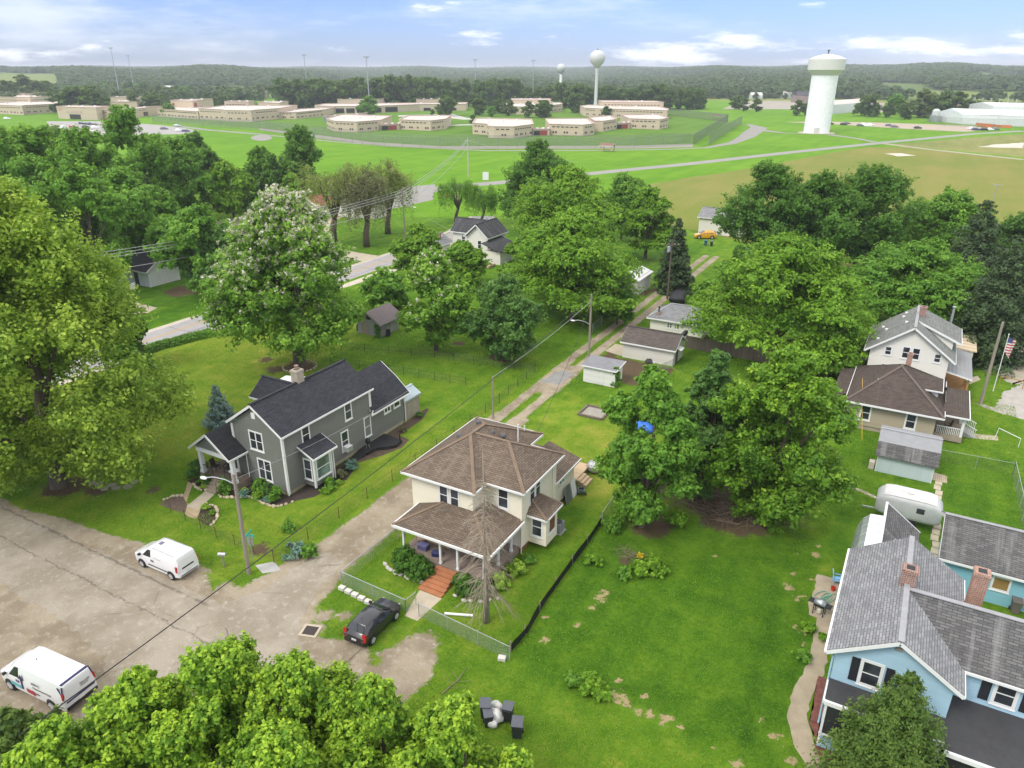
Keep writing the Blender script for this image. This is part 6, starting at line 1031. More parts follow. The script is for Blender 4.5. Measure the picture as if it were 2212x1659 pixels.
for i, (x, y, s, l) in enumerate(((1760, 790, .52, 'crumpled white sack lying at the front of the trash heap'), (1775, 700, .36, 'tall white sack standing behind the front sack'), (1740, 835, .34, 'small grey white sack at the near end of the heap'))): q = bx(x, y, .3); o = MB().blob((0, 0, s*.75), (s, s*.75, s*.8), i+11, 12, 8, .13, .1).build('rubbish_sack', M_sack, loc=(0, 0, 0), smooth=True); setp(o, l, 'sack'); o.location = (q[0], q[1], 0)
# flagpole
fpb = G(2151-6, 840+5); FP = thing('flagpole', 'flagpole with hanging stars and stripes flag in front of the white house', 'flagpole', fpb); MB().lathe(fpb, [(.05, 0), (.03, 6.6), (.06, 6.65), (.05, 6.75), (.01, 6.78)], 8).build('pole', M_white, FP); rings = []
t = NT('flag_cloth'); uv = t.uv(); s = t.n('ShaderNodeSeparateXYZ'); t.l(t.obj(), s.inputs[0]); fr = t.math('FRACT', t.math('MULTIPLY', s.outputs[2], 3.2)); c = t.mix(t.math('GREATER_THAN', fr, .5), (.62, .60, .58), (.42, .05, .06)); c = t.mix(t.math('MULTIPLY', t.math('GREATER_THAN', s.outputs[2], 5.75), t.math('LESS_THAN', s.outputs[0], .5)), c, (.05, .06, .16)); t.pbr(c, .8); M_flag = t.m
mb = MB(); N = 10
for i in range(N):
    for j in range(6):
        f = lambda a, b: (fpb[0]+.05+.75*a*(1-.35*b), fpb[1]+.12*sin(a*9)*a-.1*a, 6.4-1.7*b-.65*a*(.4+.6*b))
        mb.poly([f(i/N, j/6), f((i+1)/N, j/6), f((i+1)/N, (j+1)/6), f(i/N, (j+1)/6)])
mb.build('flag', M_flag, FP)
tr_ = thing('gate_rail', 'white tubular rail beside the bungalow walk', 'railing', (10.2, 78.6, 0)); MB().tube([(9.9, 78.9, 0), (10.0, 79.0, .9), (11.7, 77.4, .9), (11.7, 77.4, 0)], .035, 6).build('rail', M_white, tr_); tr2 = thing('gate_rail', 'orange wooden rail beside the flagpole', 'railing', G(2165, 830)); q = V3(G(2158, 828)); MB().beam(q+Z*.9, q+Vector((2.2, -.6, .9)), .08, .08).beam(q, q+Z*.9, .08, .08).beam(q+Vector((2.2, -.6, 0)), q+Vector((2.2, -.6, .9)), .08, .08).build('rail', M_cedar, tr2)
fence('low_railing', 'white pipe rail behind the blue house chimney', [(6.6, 43.4, 0), (12, 42.8, 0)], .9, 1.8, M_white, None); gw = MB().tube([(-2.6, 76.5, 4.5), G(1862, 952)], .02, 5).build('guy_wire', plain('yellow_guard', (.6, .38, .04), .5), loc=(-2.6, 76.5, 0)); setp(gw, 'yellow sleeved guy wire left of the bungalow window', 'wire')
sb = thing('sandbox', 'empty square timber frame on the lawn behind the cream house', 'frame', G(1292, 900)); q = V3(G(1284, 893)); mb = MB()
for a, b in (((-1.3, -1.2), (1.3, -1.2)), ((1.3, -1.2), (1.3, 1.3)), ((1.3, 1.3), (-1.3, 1.3)), ((-1.3, 1.3), (-1.3, -1.2))): mb.beam(q+Vector((a[0], a[1], .12)), q+Vector((b[0], b[1], .12)), .2, .24)
mb.build('timber', plain('old_timber', (.15, .12, .09), .9, .2, 2), sb); MB().box(q.x-1.25, q.x+1.25, q.y-1.15, q.y+1.25, 0, .06).build('sand', plain('grey_sand', (.28, .26, .22), .95, .2, 2), sb)
tp = thing('blue_tarp', 'bright blue tarp heap seen through the tree left of the brush pile', 'tarp', (-20.6, 63.2, 0), local=True); MB().blob((0, 0, .3), (1.1, .8, .6), 5, 14, 8, .16, .2).build('cover', plain('tarp_blue', (.04, .16, .62), .5, .15, 2, bump=.5), tp, smooth=True)
bh = thing('basketball_hoop', 'basketball hoop on a dark pole at the concrete pad across the road', 'basketball hoop', (-101.3, 64.8, 0), local=True); MB().lathe((0, 0, 0), [(.08, 0), (.07, 3.4)], 8).build('pole', M_dark, bh); MB().beam((0, 0, 3.2), (.8, -.3, 3.5), .08, .08).build('arm', M_dark, bh); MB().obox((.85, -.32, 3.5), Vector((.03, .02, 0)), Vector((-.25, .6, 0)), Vector((0, 0, .45))).build('backboard', M_white, bh); MB().tube([(1.1+.23*cos(a), -.42+.23*sin(a), 3.15) for a in np.linspace(0, 2*pi, 15)], .015, 5).build('rim', plain('hoop_orange', (.6, .15, .03)), bh)
wb = thing('wheelbarrow', 'upturned black wheelbarrow against the block garage wall', 'wheelbarrow', (-26.2, 80.9, 0), local=True, rz=.3); MB().ring([[(-.55, -.3, .2), (.35, -.38, .2), (.35, .38, .2), (-.55, .3, .2)], [(-.3, -.15, .55), (.2, -.2, .55), (.2, .2, .55), (-.3, .15, .55)]]).build('tray', M_dark, wb); MB().lathe((.55, -.05, .2), [(0, 0), (.18, 0), (.18, .1), (0, .1)], 12, 'Y').build('wheel', M_white, wb); MB().tube([(-.9, .3, .25), (.5, .1, .2)], .025, 5).tube([(-.9, -.3, .25), (.5, -.1, .2)], .025, 5).build('handle', M_pole, wb)
wp = MB().lathe((0, 0, 0), [(.07, 0), (.07, 1.4), (.02, 1.44)], 8).build('white_post', M_white, loc=(0, 0, 0)); setp(wp, 'white marker post beside the covered boat', 'post'); q = G((1200+1582*600/1991)*.8848, (450+865*600/1991)*.8848); wp.location = (q[0], q[1], 0)
# ---------------------------------------------------------------- trees and plants
def leaf_mat(name, dark, mid, light, trans=.40, rough=.55):
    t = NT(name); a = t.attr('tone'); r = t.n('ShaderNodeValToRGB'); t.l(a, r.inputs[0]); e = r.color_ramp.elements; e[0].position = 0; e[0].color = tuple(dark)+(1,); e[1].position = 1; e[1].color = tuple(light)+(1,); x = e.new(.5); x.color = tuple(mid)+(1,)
    b = t.n('ShaderNodeBsdfPrincipled'); t.l(r.outputs[0], b.inputs['Base Color']); b.inputs['Roughness'].default_value = rough; b.inputs['Specular IOR Level'].default_value = .25
    tl = t.n('ShaderNodeBsdfTranslucent'); t.l(t.mix(.5, r.outputs[0], (.36, .55, .05), 'MIX'), tl.inputs[0]); m = t.n('ShaderNodeMixShader'); m.inputs[0].default_value = trans; t.l(b.outputs[0], m.inputs[1]); t.l(tl.outputs[0], m.inputs[2]); t.l(m.outputs[0], t.out.inputs[0]); return t.m
LM = dict(
    syc=leaf_mat('sycamore_leaf', (0.131, 0.230, 0.026), (0.295, 0.426, 0.049), (0.592, 0.700, 0.098)), cat=leaf_mat('catalpa_leaf', (0.077, 0.190, 0.023), (0.190, 0.367, 0.039), (0.421, 0.642, 0.089)),
    lin=leaf_mat('linden_leaf', (0.049, 0.125, 0.030), (0.108, 0.227, 0.049), (0.198, 0.346, 0.084)), loc=leaf_mat('locust_leaf', (0.080, 0.190, 0.014), (0.174, 0.340, 0.022), (0.316, 0.506, 0.045), .36),
    map=leaf_mat('maple_leaf', (0.037, 0.109, 0.014), (0.088, 0.208, 0.026), (0.172, 0.337, 0.043)), mid=leaf_mat('ash_leaf', (0.065, 0.172, 0.019), (0.152, 0.325, 0.036), (0.291, 0.496, 0.060)),
    bri=leaf_mat('young_maple_leaf', (0.062, 0.151, 0.013), (0.145, 0.294, 0.022), (0.412, 0.590, 0.048), .36), spr=leaf_mat('spruce_needle', (0.020, 0.039, 0.016), (0.043, 0.077, 0.026), (0.086, 0.136, 0.043), .1),
    blu=leaf_mat('blue_spruce_needle', (0.086, 0.144, 0.122), (0.158, 0.245, 0.215), (0.274, 0.374, 0.330), .1), ced=leaf_mat('cedar_leaf', (0.030, 0.065, 0.012), (0.085, 0.150, 0.022), (0.185, 0.255, 0.045), .25), 
    wil=leaf_mat('willow_leaf', (0.128, 0.182, 0.043), (0.245, 0.288, 0.075), (0.408, 0.408, 0.128), .3), olv=leaf_mat('brown_green_leaf', (0.106, 0.106, 0.054), (0.182, 0.182, 0.086), (0.270, 0.270, 0.115), .2),
    lim=leaf_mat('lime_leaf', (0.144, 0.274, 0.029), (0.317, 0.489, 0.057), (0.546, 0.690, 0.100), .35), wht=leaf_mat('blossom', (0.380, 0.380, 0.250), (0.550, 0.520, 0.400), (0.700, 0.670, 0.570), .3), hos=leaf_mat('hosta_leaf', (0.072, 0.158, 0.115), (0.144, 0.258, 0.202), (0.274, 0.402, 0.317), .25),
    far=leaf_mat('far_leaf', (0.050, 0.095, 0.018), (0.080, 0.150, 0.026), (0.115, 0.190, 0.038), .3), fst=leaf_mat('forest_leaf', (.022, .050, .012), (.042, .082, .018), (.070, .115, .028), .2), fol=leaf_mat('far_olive_leaf', (0.080, 0.120, 0.030), (0.125, 0.170, 0.045), (0.170, 0.200, 0.060), .25))
t = NT('bark'); p = t.pos(); t.pbr(t.mix(t.noise(t.mapping(p, (5, 5, 1.1)), 1, 5), (.045, .034, .026), (.16, .125, .095)), .95, bump=t.noise(t.mapping(p, (9, 9, 1.6)), 1, 4), bstr=.8, bdist=.05); M_bark = t.m
t = NT('pale_bark'); p = t.pos(); t.pbr(t.mix(t.step(t.noise(t.mapping(p, (2, 2, .8)), 1, 5), .4, .62), (.17, .14, .10), (.40, .37, .30)), .9); M_pbark = t.m
t = NT('dead_bark'); p = t.pos(); t.pbr(t.mix(t.noise(t.mapping(p, (6, 6, 1.0)), 1, 5), (.16, .13, .10), (.36, .31, .25)), .95, bump=t.noise(t.mapping(p, (9, 9, 2)), 1, 4), bstr=.7); M_dbark = t.m
def unit(a): return a/np.maximum(np.linalg.norm(a, axis=-1, keepdims=True), 1e-9)
def rdir(n, g): return unit(g.normal(size=(n, 3)))
def leaf_mesh(name, C, N, S, T, m, g, asp=.62):
    n = len(C); ref = rdir(n, g); u = unit(np.cross(N, ref)); v = np.cross(N, u); S = S[:, None]; k = N*S*.18
    V = np.stack([C+u*S, C+v*S*asp+k, C-u*S, C-v*S*asp+k], 1).reshape(-1, 3); F = np.arange(n*4).reshape(n, 4)
    me = np_mesh(name, V, F, fattrs=dict(tone=np.clip(T, 0, 1))); me.materials.append(m); return me
PROF = dict(cat=lambda t: np.interp(t, [0, .08, .22, .42, .65, .88, 1], [.55, .85, 1, .97, .78, .42, .12]), syc=lambda t: np.interp(t, [0, .1, .3, .5, .8, .93, 1], [.7, 1, .98, .84, .72, .46, .1]), round=lambda t: np.sqrt(np.clip(1-(2*t-1)**2, 0, 1))*.92+.08, egg=lambda t: np.clip(np.sin(np.pi*np.clip(t*.86+.10, 0, 1)), 0, 1)**.75, cone=lambda t: np.clip(1.02-t, 0, 1)**.75*np.clip(t*6+.55, 0, 1), dome=lambda t: np.sqrt(np.clip(1-t**2.2, 0, 1))*.98+.02, tall=lambda t: np.clip(1-np.abs(2*t-.9)**3.2, .12, 1), umbrella=lambda t: np.clip(.25+.95*t, 0, 1)*np.sqrt(np.clip(1-np.clip((t-.55)/.45, 0, 1)**2.4, 0, 1)))
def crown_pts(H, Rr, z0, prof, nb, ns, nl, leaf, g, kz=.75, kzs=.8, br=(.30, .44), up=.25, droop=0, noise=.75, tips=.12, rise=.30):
    "bough > spray > leaf: centres, normals, sizes and tones"
    C, N, T, B = [], [], [], []; hgt_ = H-z0
    tt = (np.arange(nb)+g.uniform(.1, .9, nb))/nb; g.shuffle(tt); az = np.arange(nb)*2.39996+g.uniform(-.5, .5, nb)
    for i in range(nb):
        rp = PROF[prof](np.array([tt[i]]))[0]*Rr; rb = Rr*g.uniform(*br)*(.72+.28*rp/Rr); rr = max(0, rp-rb*.72)*g.uniform(.82, 1.06)
        if tt[i] > .86: rr *= g.uniform(.1, .8)
        if i % 4 == 3: rr *= g.uniform(.25, .6)
        c = np.array([rr*cos(az[i]), rr*sin(az[i]), z0+hgt_*tt[i]*(1-.5*rb*kz/hgt_)+.15*rb]); B.append((c, rb)); bt = g.normal(0, .07)
        d = rdir(ns, g); d[:, 2] = d[:, 2]*.85+up; d = unit(d); sc_ = c+d*np.array([1, 1, kz])*rb*g.uniform(.62, 1.02, (ns, 1)); sr = rb*g.uniform(.26, .46, ns)
        sc_[:, 2] -= droop*rb*np.clip(np.linalg.norm(d[:, :2], axis=1), 0, 1)*g.uniform(0, 1, ns); st = g.normal(0, .09, ns)
        dd_ = d+np.array([0, 0, rise-droop*.7])+.35*rdir(ns, g); dd_[:, 2] *= min(1, kzs*1.25); dd_ = unit(dd_); al = g.uniform(-1, 1, (ns, nl)); J = g.normal(size=(ns, nl, 3))
        P = sc_[:, None, :]+sr[:, None, None]*(dd_[:, None, :]*al[..., None]*1.25+J*(.44*(1-.45*np.abs(al)))[..., None]*np.array([1, 1, kzs]))
        P[..., 2] -= droop*.45*sr[:, None]*(J[..., 0]**2+J[..., 1]**2)*.5
        nn = unit(d[:, None, :]*.40+J*.22+np.array([0, 0, .50])+rdir(ns*nl, g).reshape(ns, nl, 3)*noise)
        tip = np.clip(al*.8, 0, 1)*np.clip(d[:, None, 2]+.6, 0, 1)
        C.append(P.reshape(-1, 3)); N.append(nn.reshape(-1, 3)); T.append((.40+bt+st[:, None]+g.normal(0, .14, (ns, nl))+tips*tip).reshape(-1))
    C = np.concatenate(C); N = np.concatenate(N); T = np.concatenate(T); S = leaf*g.uniform(.65, 1.3, len(C))
    lo = C[:, 2] < max(.25, z0*.55)
    return C[~lo], N[~lo], S[~lo], T[~lo], B
def trunk_mesh(H, r, B, g, m, loc, k=9, fork=.45, bend=.03, name='trunk', z1=.72):
    mb = MB(); h1 = H*z1; pts = [Vector((bend*H*sin(q*2.1)*q, bend*H*sin(q*1.3+1)*q, h1*q)) for q in np.linspace(0, 1, 7)]; mb.tube([pts[0]-Z*.1]+pts, [r*1.45, r*1.15, r, r*.92, r*.8, r*.62, r*.45, r*.25], 9)
    for c, rb in sorted(B, key=lambda q: -q[1])[:k]:
        zf = min(h1*.95, max(H*.16, c[2]*fork)); q0 = zf/h1*6; i = min(5, int(q0)); s = pts[i].lerp(pts[i+1], q0-i); e = V3(c); md = s.lerp(e, .5)+Z*(e-s).length*.08; mb.tube([s, md, e, e+(e-md)*.25], [r*.42, r*.28, r*.14, r*.04], 6)
    return mb
def add_tree(name, label, loc, H, Rr, kind, lm, z0=None, nb=13, ns=13, nl=80, leaf=.36, seed=1, group=None, bark=None, blossom=0, r=None, cat='tree', **kw):
    g = np.random.default_rng(seed); z0 = H*.22 if z0 is None else z0; C, N, S, T, B = crown_pts(H, Rr, z0, kind, nb, int(ns*1.7), int(nl*.62), leaf, g, **kw); c = thing(name, label, cat, (loc[0], loc[1], 0), group, local=True)
    me = leaf_mesh('crown', C, N, S, T, LM[lm], g); o = bpy.data.objects.new('crown', me); COL.objects.link(o); o.parent = c; ORG[o.name] = Vector((0, 0, 0))
    trunk_mesh(H, r or max(.12, H*.022), B, g, bark or M_bark, loc).build('trunk', bark or M_bark, c, smooth=True)
    if blossom:
        w = np.clip((C[:, 2]-z0)/(H-z0), .05, 1)**2.4*np.clip(N[:, 2]+.5, 0, 1); w /= w.sum(); n = int(len(C)*blossom/9); ix = g.choice(len(C), n, p=w); cc = np.repeat(C[ix]+N[ix]*.15+np.array([0, 0, .12]), 9, 0)+g.normal(0, .13, (n*9, 3)); me = leaf_mesh('blossom', cc, unit(rdir(n*9, g)+np.array([0, 0, .6])), g.uniform(.10, .20, n*9), g.uniform(.1, 1, n*9), LM['wht'], g, .8); o = bpy.data.objects.new('blossom', me); COL.objects.link(o); o.parent = c; ORG[o.name] = Vector((0, 0, 0))
    return c
def conifer(name, label, loc, H, Rr, lm, z0=.5, lv=17, nbr=11, nl=46, leaf=.30, seed=1, droop=.30, pw=.9, r=None, group=None, ragged_=.2):
    g = np.random.default_rng(seed); C, N, S, T = [], [], [], []
    for k in range(lv):
        f = (k+g.uniform(0, .6))/lv; z = z0+(H-z0)*f; R0 = Rr*(1-f)**pw+.12; n = max(4, int(nbr*(.45+.55*(1-f))))
        for j in range(n):
            a = 2*pi*(j+g.uniform(-.4, .4))/n+k*1.3; L = R0*g.uniform(1-ragged_*1.6, 1+ragged_*.5); m = max(8, int(nl*(.35+.65*L/Rr))); s = g.uniform(.12, 1, m)**.7; w = L*.20*(1-s*.55)
            lat = g.normal(0, 1, m)*w; P = np.stack([cos(a)*s*L-sin(a)*lat, sin(a)*s*L+cos(a)*lat, z-droop*L*s**1.4+.12*L*s**3+g.normal(0, .05+.05*L, m)], 1); bt = g.normal(0, .1)
            C.append(P); N.append(unit(np.array([cos(a)*.5, sin(a)*.5, .75])+rdir(m, g)*.55)); S.append(leaf*g.uniform(.6, 1.25, m)*(.7+.3*(1-f))); T.append(.42+bt+.22*(s-.5)+g.normal(0, .12, m))
    C, N, S, T = (np.concatenate(x) for x in (C, N, S, T)); c = thing(name, label, 'tree', (loc[0], loc[1], 0), group, local=True); me = leaf_mesh('crown', C, N, S, T, LM[lm], g, .5); o = bpy.data.objects.new('crown', me); COL.objects.link(o); o.parent = c; ORG[o.name] = Vector((0, 0, 0)); MB().tube([(0, 0, -.1), (0, 0, H*.5), (0, 0, H*.97)], [r or H*.018, H*.01, .02], 8).build('trunk', M_bark, c, smooth=True); return c
def willow(name, label, loc, H, Rr, lm, seed=1, n=120, dens=90, leaf=.26, group=None, fall=.58, lean=0):
    g = np.random.default_rng(seed); C, N, S, T = [], [], [], []; mb = MB(); th = H*.30; mb.tube([(0, 0, -.1), (.1, 0, th*.5), (.25+lean, .1, th)], [H*.045, H*.036, H*.03], 9)
    for b in range(9):
        a = b*2.4+g.uniform(-.3, .3); e = Vector((Rr*.62*cos(a)*g.uniform(.5, 1)+lean, Rr*.62*sin(a)*g.uniform(.5, 1), H*g.uniform(.70, .95))); s = Vector((.25+lean, .1, th*.95)); md = s.lerp(e, .5)+Vector((0, 0, H*.06)); mb.tube([s, md, e], [H*.020, H*.012, H*.004], 6)
        for k in range(n//9):
            q = md.lerp(e, g.uniform(0, 1)); a2 = a+g.uniform(-1.1, 1.1); L = Rr*g.uniform(.2, .55); tip = q+Vector((cos(a2)*L, sin(a2)*L, H*g.uniform(-.02, .12))); dr = H*fall*g.uniform(.35, 1); s_ = g.uniform(0, 1, dens); P = np.array(q)[None]*(1-np.minimum(1, s_*1.6))[:, None]+np.array(tip)[None]*np.minimum(1, s_*1.6)[:, None]; P[:, 2] -= dr*np.clip(s_-.4, 0, 1)**1.5*2.0
            P += g.normal(0, .22, P.shape); C.append(P); N.append(unit(rdir(dens, g)+np.array([cos(a2)*.4, sin(a2)*.4, .5]))); S.append(leaf*g.uniform(.5, 1.2, dens)); T.append(.42+g.normal(0, .09)+g.normal(0, .14, dens))
    C, N, S, T = (np.concatenate(x) for x in (C, N, S, T)); k = C[:, 2] > .6; c = thing(name, label, 'tree', (loc[0], loc[1], 0), group, local=True); me = leaf_mesh('crown', C[k], N[k], S[k], T[k], LM[lm], g, .45); o = bpy.data.objects.new('crown', me); COL.objects.link(o); o.parent = c; ORG[o.name] = Vector((0, 0, 0)); mb.build('trunk', M_bark, c, smooth=True); return c
def B0(bx_, by_, top): p = G(bx_, by_); return p, Hat(top, p)
def B_(cx, by_, top):
    "crown seen around column cx: solve for the foot of the trunk"
    bx_ = cx
    for _ in range(4):
        p = G(bx_, by_); H = Hat(top, p); f = fwd(p); dep = f*cos(PITCH)+(CAMH-.6*H)*sin(PITCH); x = PCX+PXF*(p[0]*cos(YAW)+p[1]*sin(YAW))/dep; bx_ += cx-x
    return p, H
LOC = dict(kz=.32, kzs=.30, br=(.24, .38), up=.20, droop=.40, noise=.6); MAP = dict(kz=.8, up=.3)
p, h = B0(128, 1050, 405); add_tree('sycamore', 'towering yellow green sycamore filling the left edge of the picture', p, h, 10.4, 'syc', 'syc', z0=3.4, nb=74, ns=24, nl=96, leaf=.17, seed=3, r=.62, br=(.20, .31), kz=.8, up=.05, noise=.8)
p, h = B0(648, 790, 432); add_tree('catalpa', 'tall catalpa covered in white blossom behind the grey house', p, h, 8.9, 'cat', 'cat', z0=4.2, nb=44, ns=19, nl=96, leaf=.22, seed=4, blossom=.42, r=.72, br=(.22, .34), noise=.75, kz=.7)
p, h = B0(942, 757, 552); add_tree('catalpa', 'smaller catalpa with a few white blossoms in the back lawn', p, h, 5.0, 'egg', 'cat', z0=1.8, nb=19, ns=16, nl=74, leaf=.24, seed=5, blossom=.06, r=.28, br=(.26, .38), noise=.7)
p, h = B0(1088, 779, 608); add_tree('linden', 'round dark green tree with low branches beside the alley lawn', p, h, 4.7, 'round', 'lin', z0=.9, nb=20, ns=17, nl=96, leaf=.185, seed=6, r=.3)
p, h = B_(830, 668, 592); add_tree('mulberry', 'low spreading tree behind the weathered shed', p, h, 4.2, 'dome', 'mid', z0=.6, nb=12, ns=12, nl=64, leaf=.32, seed=7)
for i, (bx_, by_, top, r_, l) in enumerate(((1240, 690, 460, 8.6, 'bright layered locust drooping over the alley lawn'), (1222, 575, 362, 9.8, 'tall bright locust behind the drooping one in the centre'), (1145, 640, 500, 4.6, 'light locust left of the drooping alley locust'), (1400, 560, 408, 5.0, 'light locust at the right end of the centre clump'), (905, 600, 486, 4.6, 'feathery locust in front of the roadside lamp pole'), (1000, 620, 525, 4.3, 'feathery locust between the low house and the white farmhouse'))):
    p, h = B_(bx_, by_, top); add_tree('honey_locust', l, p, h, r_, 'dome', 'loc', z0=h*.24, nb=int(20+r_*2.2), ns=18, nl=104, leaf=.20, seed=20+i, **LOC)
for i, (bx_, by_, top, r_, k, lm, l) in enumerate((
    (1160, 500, 316, 8.2, 'dome', 'map', 'dark maple rising at the back left of the centre clump'), (1345, 520, 384, 6.0, 'round', 'mid', 'mid green ash behind the right end of the centre clump'), (1305, 655, 545, 4.0, 'tall', 'map', 'dark vine covered tree beside the long white shed'), (1335, 700, 620, 2.6, 'dome', 'map', 'dark bush at the alley edge below the vine covered tree'),
    (1658, 590, 362, 7.9, 'dome', 'map', 'dark maple left of the pair in front of the ploughed field'), (1868, 592, 368, 8.8, 'egg', 'map', 'dark maple right of the pair in front of the ploughed field'), (1765, 600, 385, 7.0, 'egg', 'map', 'dark maple between the pair in front of the field'), (1605, 650, 540, 3.8, 'dome', 'map', 'shadowy dark bush tree right of the upper alley'), (1530, 700, 610, 2.6, 'dome', 'mid', 'green bush at the alley edge behind the covered boat'),
    (2040, 590, 422, 7.4, 'egg', 'mid', 'open ash tree left of the dark conifers on the right'), (2000, 560, 455, 5.2, 'dome', 'map', 'dark tree between the ash and the right hand maple'), (2205, 600, 470, 6.0, 'egg', 'map', 'dark tree at the right edge behind the conifers'),
    (1400, 1136, 808, 3.6, 'tall', 'mid', 'tall leafy tree at the left end of the brush pile'), (1535, 1080, 772, 2.6, 'tall', 'lin', 'dull green tree standing behind the brush pile'), (1690, 1128, 762, 5.0, 'tall', 'bri', 'big bright green tree right of the brush pile'))):
    p, h = B_(bx_, by_, top); near = by_ > 1000
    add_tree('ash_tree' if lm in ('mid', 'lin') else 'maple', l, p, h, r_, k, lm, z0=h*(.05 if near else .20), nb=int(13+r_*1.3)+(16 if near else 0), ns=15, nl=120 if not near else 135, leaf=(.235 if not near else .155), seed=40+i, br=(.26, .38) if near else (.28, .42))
for i, (bx_, by_, top, r_, l) in enumerate(((1690, 780, 522, 10.0, 'broad locust spreading in front of the two field maples'), (1985, 720, 528, 9.2, 'broad locust behind the white house'), (1800, 812, 722, 4.0, 'small locust beside the white house carport'))):
    p, h = B_(bx_, by_, top); add_tree('honey_locust', l, p, h, r_, 'dome', 'loc' if i != 1 else 'mid', z0=h*.20, nb=int(22+r_*2), ns=18, nl=112, leaf=.19, seed=60+i, kz=.36, kzs=.34, br=(.22, .34), droop=.3, noise=.6)
p, h = B_(1758, 585, 428); conifer('cypress', 'yellow green conifer in front of the dark field maples', p, h, 4.2, 'wil', seed=3, pw=.55, droop=.1, leaf=.4)
for bx_, by_, top, r_, lm, l, s in ((1462, 632, 470, 3.3, 'spr', 'dark spruce beside the transformer pole', 1), (2170, 775, 500, 6.6, 'spr', 'tall dark spruce behind the plain pole on the right', 2), (2115, 640, 428, 6.4, 'spr', 'dark pointed spruce rising above the right hand trees', 3), (2235, 720, 480, 5.6, 'spr', 'dark spruce cut by the right edge of the picture', 4)):
    p, h = B_(bx_, by_, top); conifer('spruce', l, p, h, r_, lm, seed=s, lv=24, nbr=14, nl=84, leaf=.29, droop=.34, pw=.62, ragged_=.3)
p, h = B0(480, 921, 831); conifer('blue_spruce', 'young blue spruce at the left side of the grey house', p, h, 1.9, 'blu', z0=.15, lv=16, nbr=12, nl=46, leaf=.15, seed=8, droop=.05, pw=.85)
p, h = B0(624, 1146, 1112); conifer('small_conifer', 'tiny young conifer in a stone ring on the grey house lawn', p, 1.15, .62, 'mid', z0=.05, lv=8, nbr=9, nl=24, leaf=.10, seed=9, droop=.0)
conifer('cedar', 'bushy green cedar in front of the blue house porch', (3.35, 30.9, 0), 7.9, 3.35, 'ced', z0=.2, lv=26, nbr=17, nl=150, leaf=.115, seed=10, droop=.0, pw=.72, ragged_=.22)
# bright maples along the bottom edge
for i, (tx, ty, h, r_, l) in enumerate(((470, 1412, 10.5, 4.6, 'bright young maple at the bottom left below the street'), (290, 1475, 10.0, 4.2, 'bright young maple at the bottom nearest the white service van'), (630, 1440, 10.0, 3.6, 'bright young maple at the bottom below the storm drain'), (800, 1495, 9.5, 3.4, 'bright young maple at the bottom below the black hatchback'), (985, 1535, 9.0, 3.2, 'bright young maple at the bottom beside the trash carts'), (110, 1590, 9.5, 3.8, 'bright young maple in the bottom left corner'), (600, 1600, 10, 4.6, 'bright young maple cut by the bottom edge of the picture'))):
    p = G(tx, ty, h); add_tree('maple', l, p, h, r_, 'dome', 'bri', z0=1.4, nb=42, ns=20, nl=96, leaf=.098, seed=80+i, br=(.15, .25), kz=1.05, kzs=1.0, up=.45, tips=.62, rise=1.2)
p = G(15, 1590, 2.5); add_tree('yew', 'dark green evergreen bush below the white service van', p, 3.4, 2.6, 'dome', 'ced', z0=.3, nb=13, ns=14, nl=90, leaf=.15, seed=95)
# the wooded blocks on the left
for i, (bx_, by_, top, r_, k, lm, l) in enumerate((
    (285, 500, 240, 8.2, 'egg', 'mid', 'tallest green tree of the left wood, level with the parking lot'), (395, 480, 302, 6.8, 'egg', 'mid', 'green tree right of the tallest one in the left wood'), (195, 545, 285, 8.8, 'egg', 'mid', 'broad green tree left of the tallest one in the left wood'), (80, 545, 280, 8.4, 'round', 'mid', 'rounded green tree near the left edge above the sycamore'), (5, 520, 276, 8.4, 'round', 'mid', 'green tree cut by the left edge above the sycamore'),
    (452, 450, 328, 5.6, 'egg', 'map', 'dark tree in front of the left parked cars'), (425, 425, 292, 5.4, 'round', 'map', 'dark rounded tree beside the lane turning circle'), (650, 450, 283, 8.0, 'dome', 'map', 'large dark maple left of the sparse willows'), (565, 440, 318, 5.0, 'egg', 'mid', 'mid green tree left of the large dark maple'), (495, 475, 356, 5.2, 'round', 'loc', 'light green yard tree standing alone on the lawn'), (275, 585, 376, 7.0, 'egg', 'mid', 'green tree above the roadside hedge trees on the left'), (180, 640, 362, 8.0, 'egg', 'mid', 'green tree just right of the sycamore top'), (50, 640, 400, 8.0, 'egg', 'mid', 'green tree behind the sycamore top'),
    (425, 640, 460, 6.4, 'round', 'mid', 'round green tree overhanging the white board garage'), (470, 642, 505, 5.4, 'round', 'lin', 'dull green tree right of the white board garage'), (365, 600, 470, 4.4, 'egg', 'mid', 'bushy green tree left above the white board garage'), (632, 470, 376, 3.2, 'egg', 'loc', 'bright green bush tree at the foot of the large dark maple'), (258, 800, 628, 3.2, 'tall', 'map', 'dark tree at the right foot of the sycamore'), (268, 800, 712, 2.6, 'dome', 'map', 'dark shrub beside the road at the sycamore foot'), (345, 470, 300, 6.6, 'round', 'mid', 'middle green tree in the heart of the left wood'), (330, 560, 410, 5.5, 'round', 'mid', 'lower green tree in the front of the left wood'), (135, 480, 286, 7, 'round', 'map', 'dark tree behind the front row of the left wood'), (520, 455, 395, 3.2, 'egg', 'map', 'small dark tree at the edge of the left yard'), (590, 455, 340, 4.2, 'egg', 'map', 'small dark tree beside the red canopy'))):
    p, h = B_(bx_, by_, top); add_tree('wood_tree', l, p, h, r_, k, lm, z0=h*.14, nb=int(12+r_*1.2), ns=14, nl=100, leaf=.30, seed=100+i, br=(.27, .40))
p, h = B_(125, 360, 268); conifer('pine', 'brownish purple pine at the left edge of the car park', p, h, 5.6, 'olv', seed=14, pw=.5, droop=.15, leaf=.6, lv=14, nbr=10, nl=40)
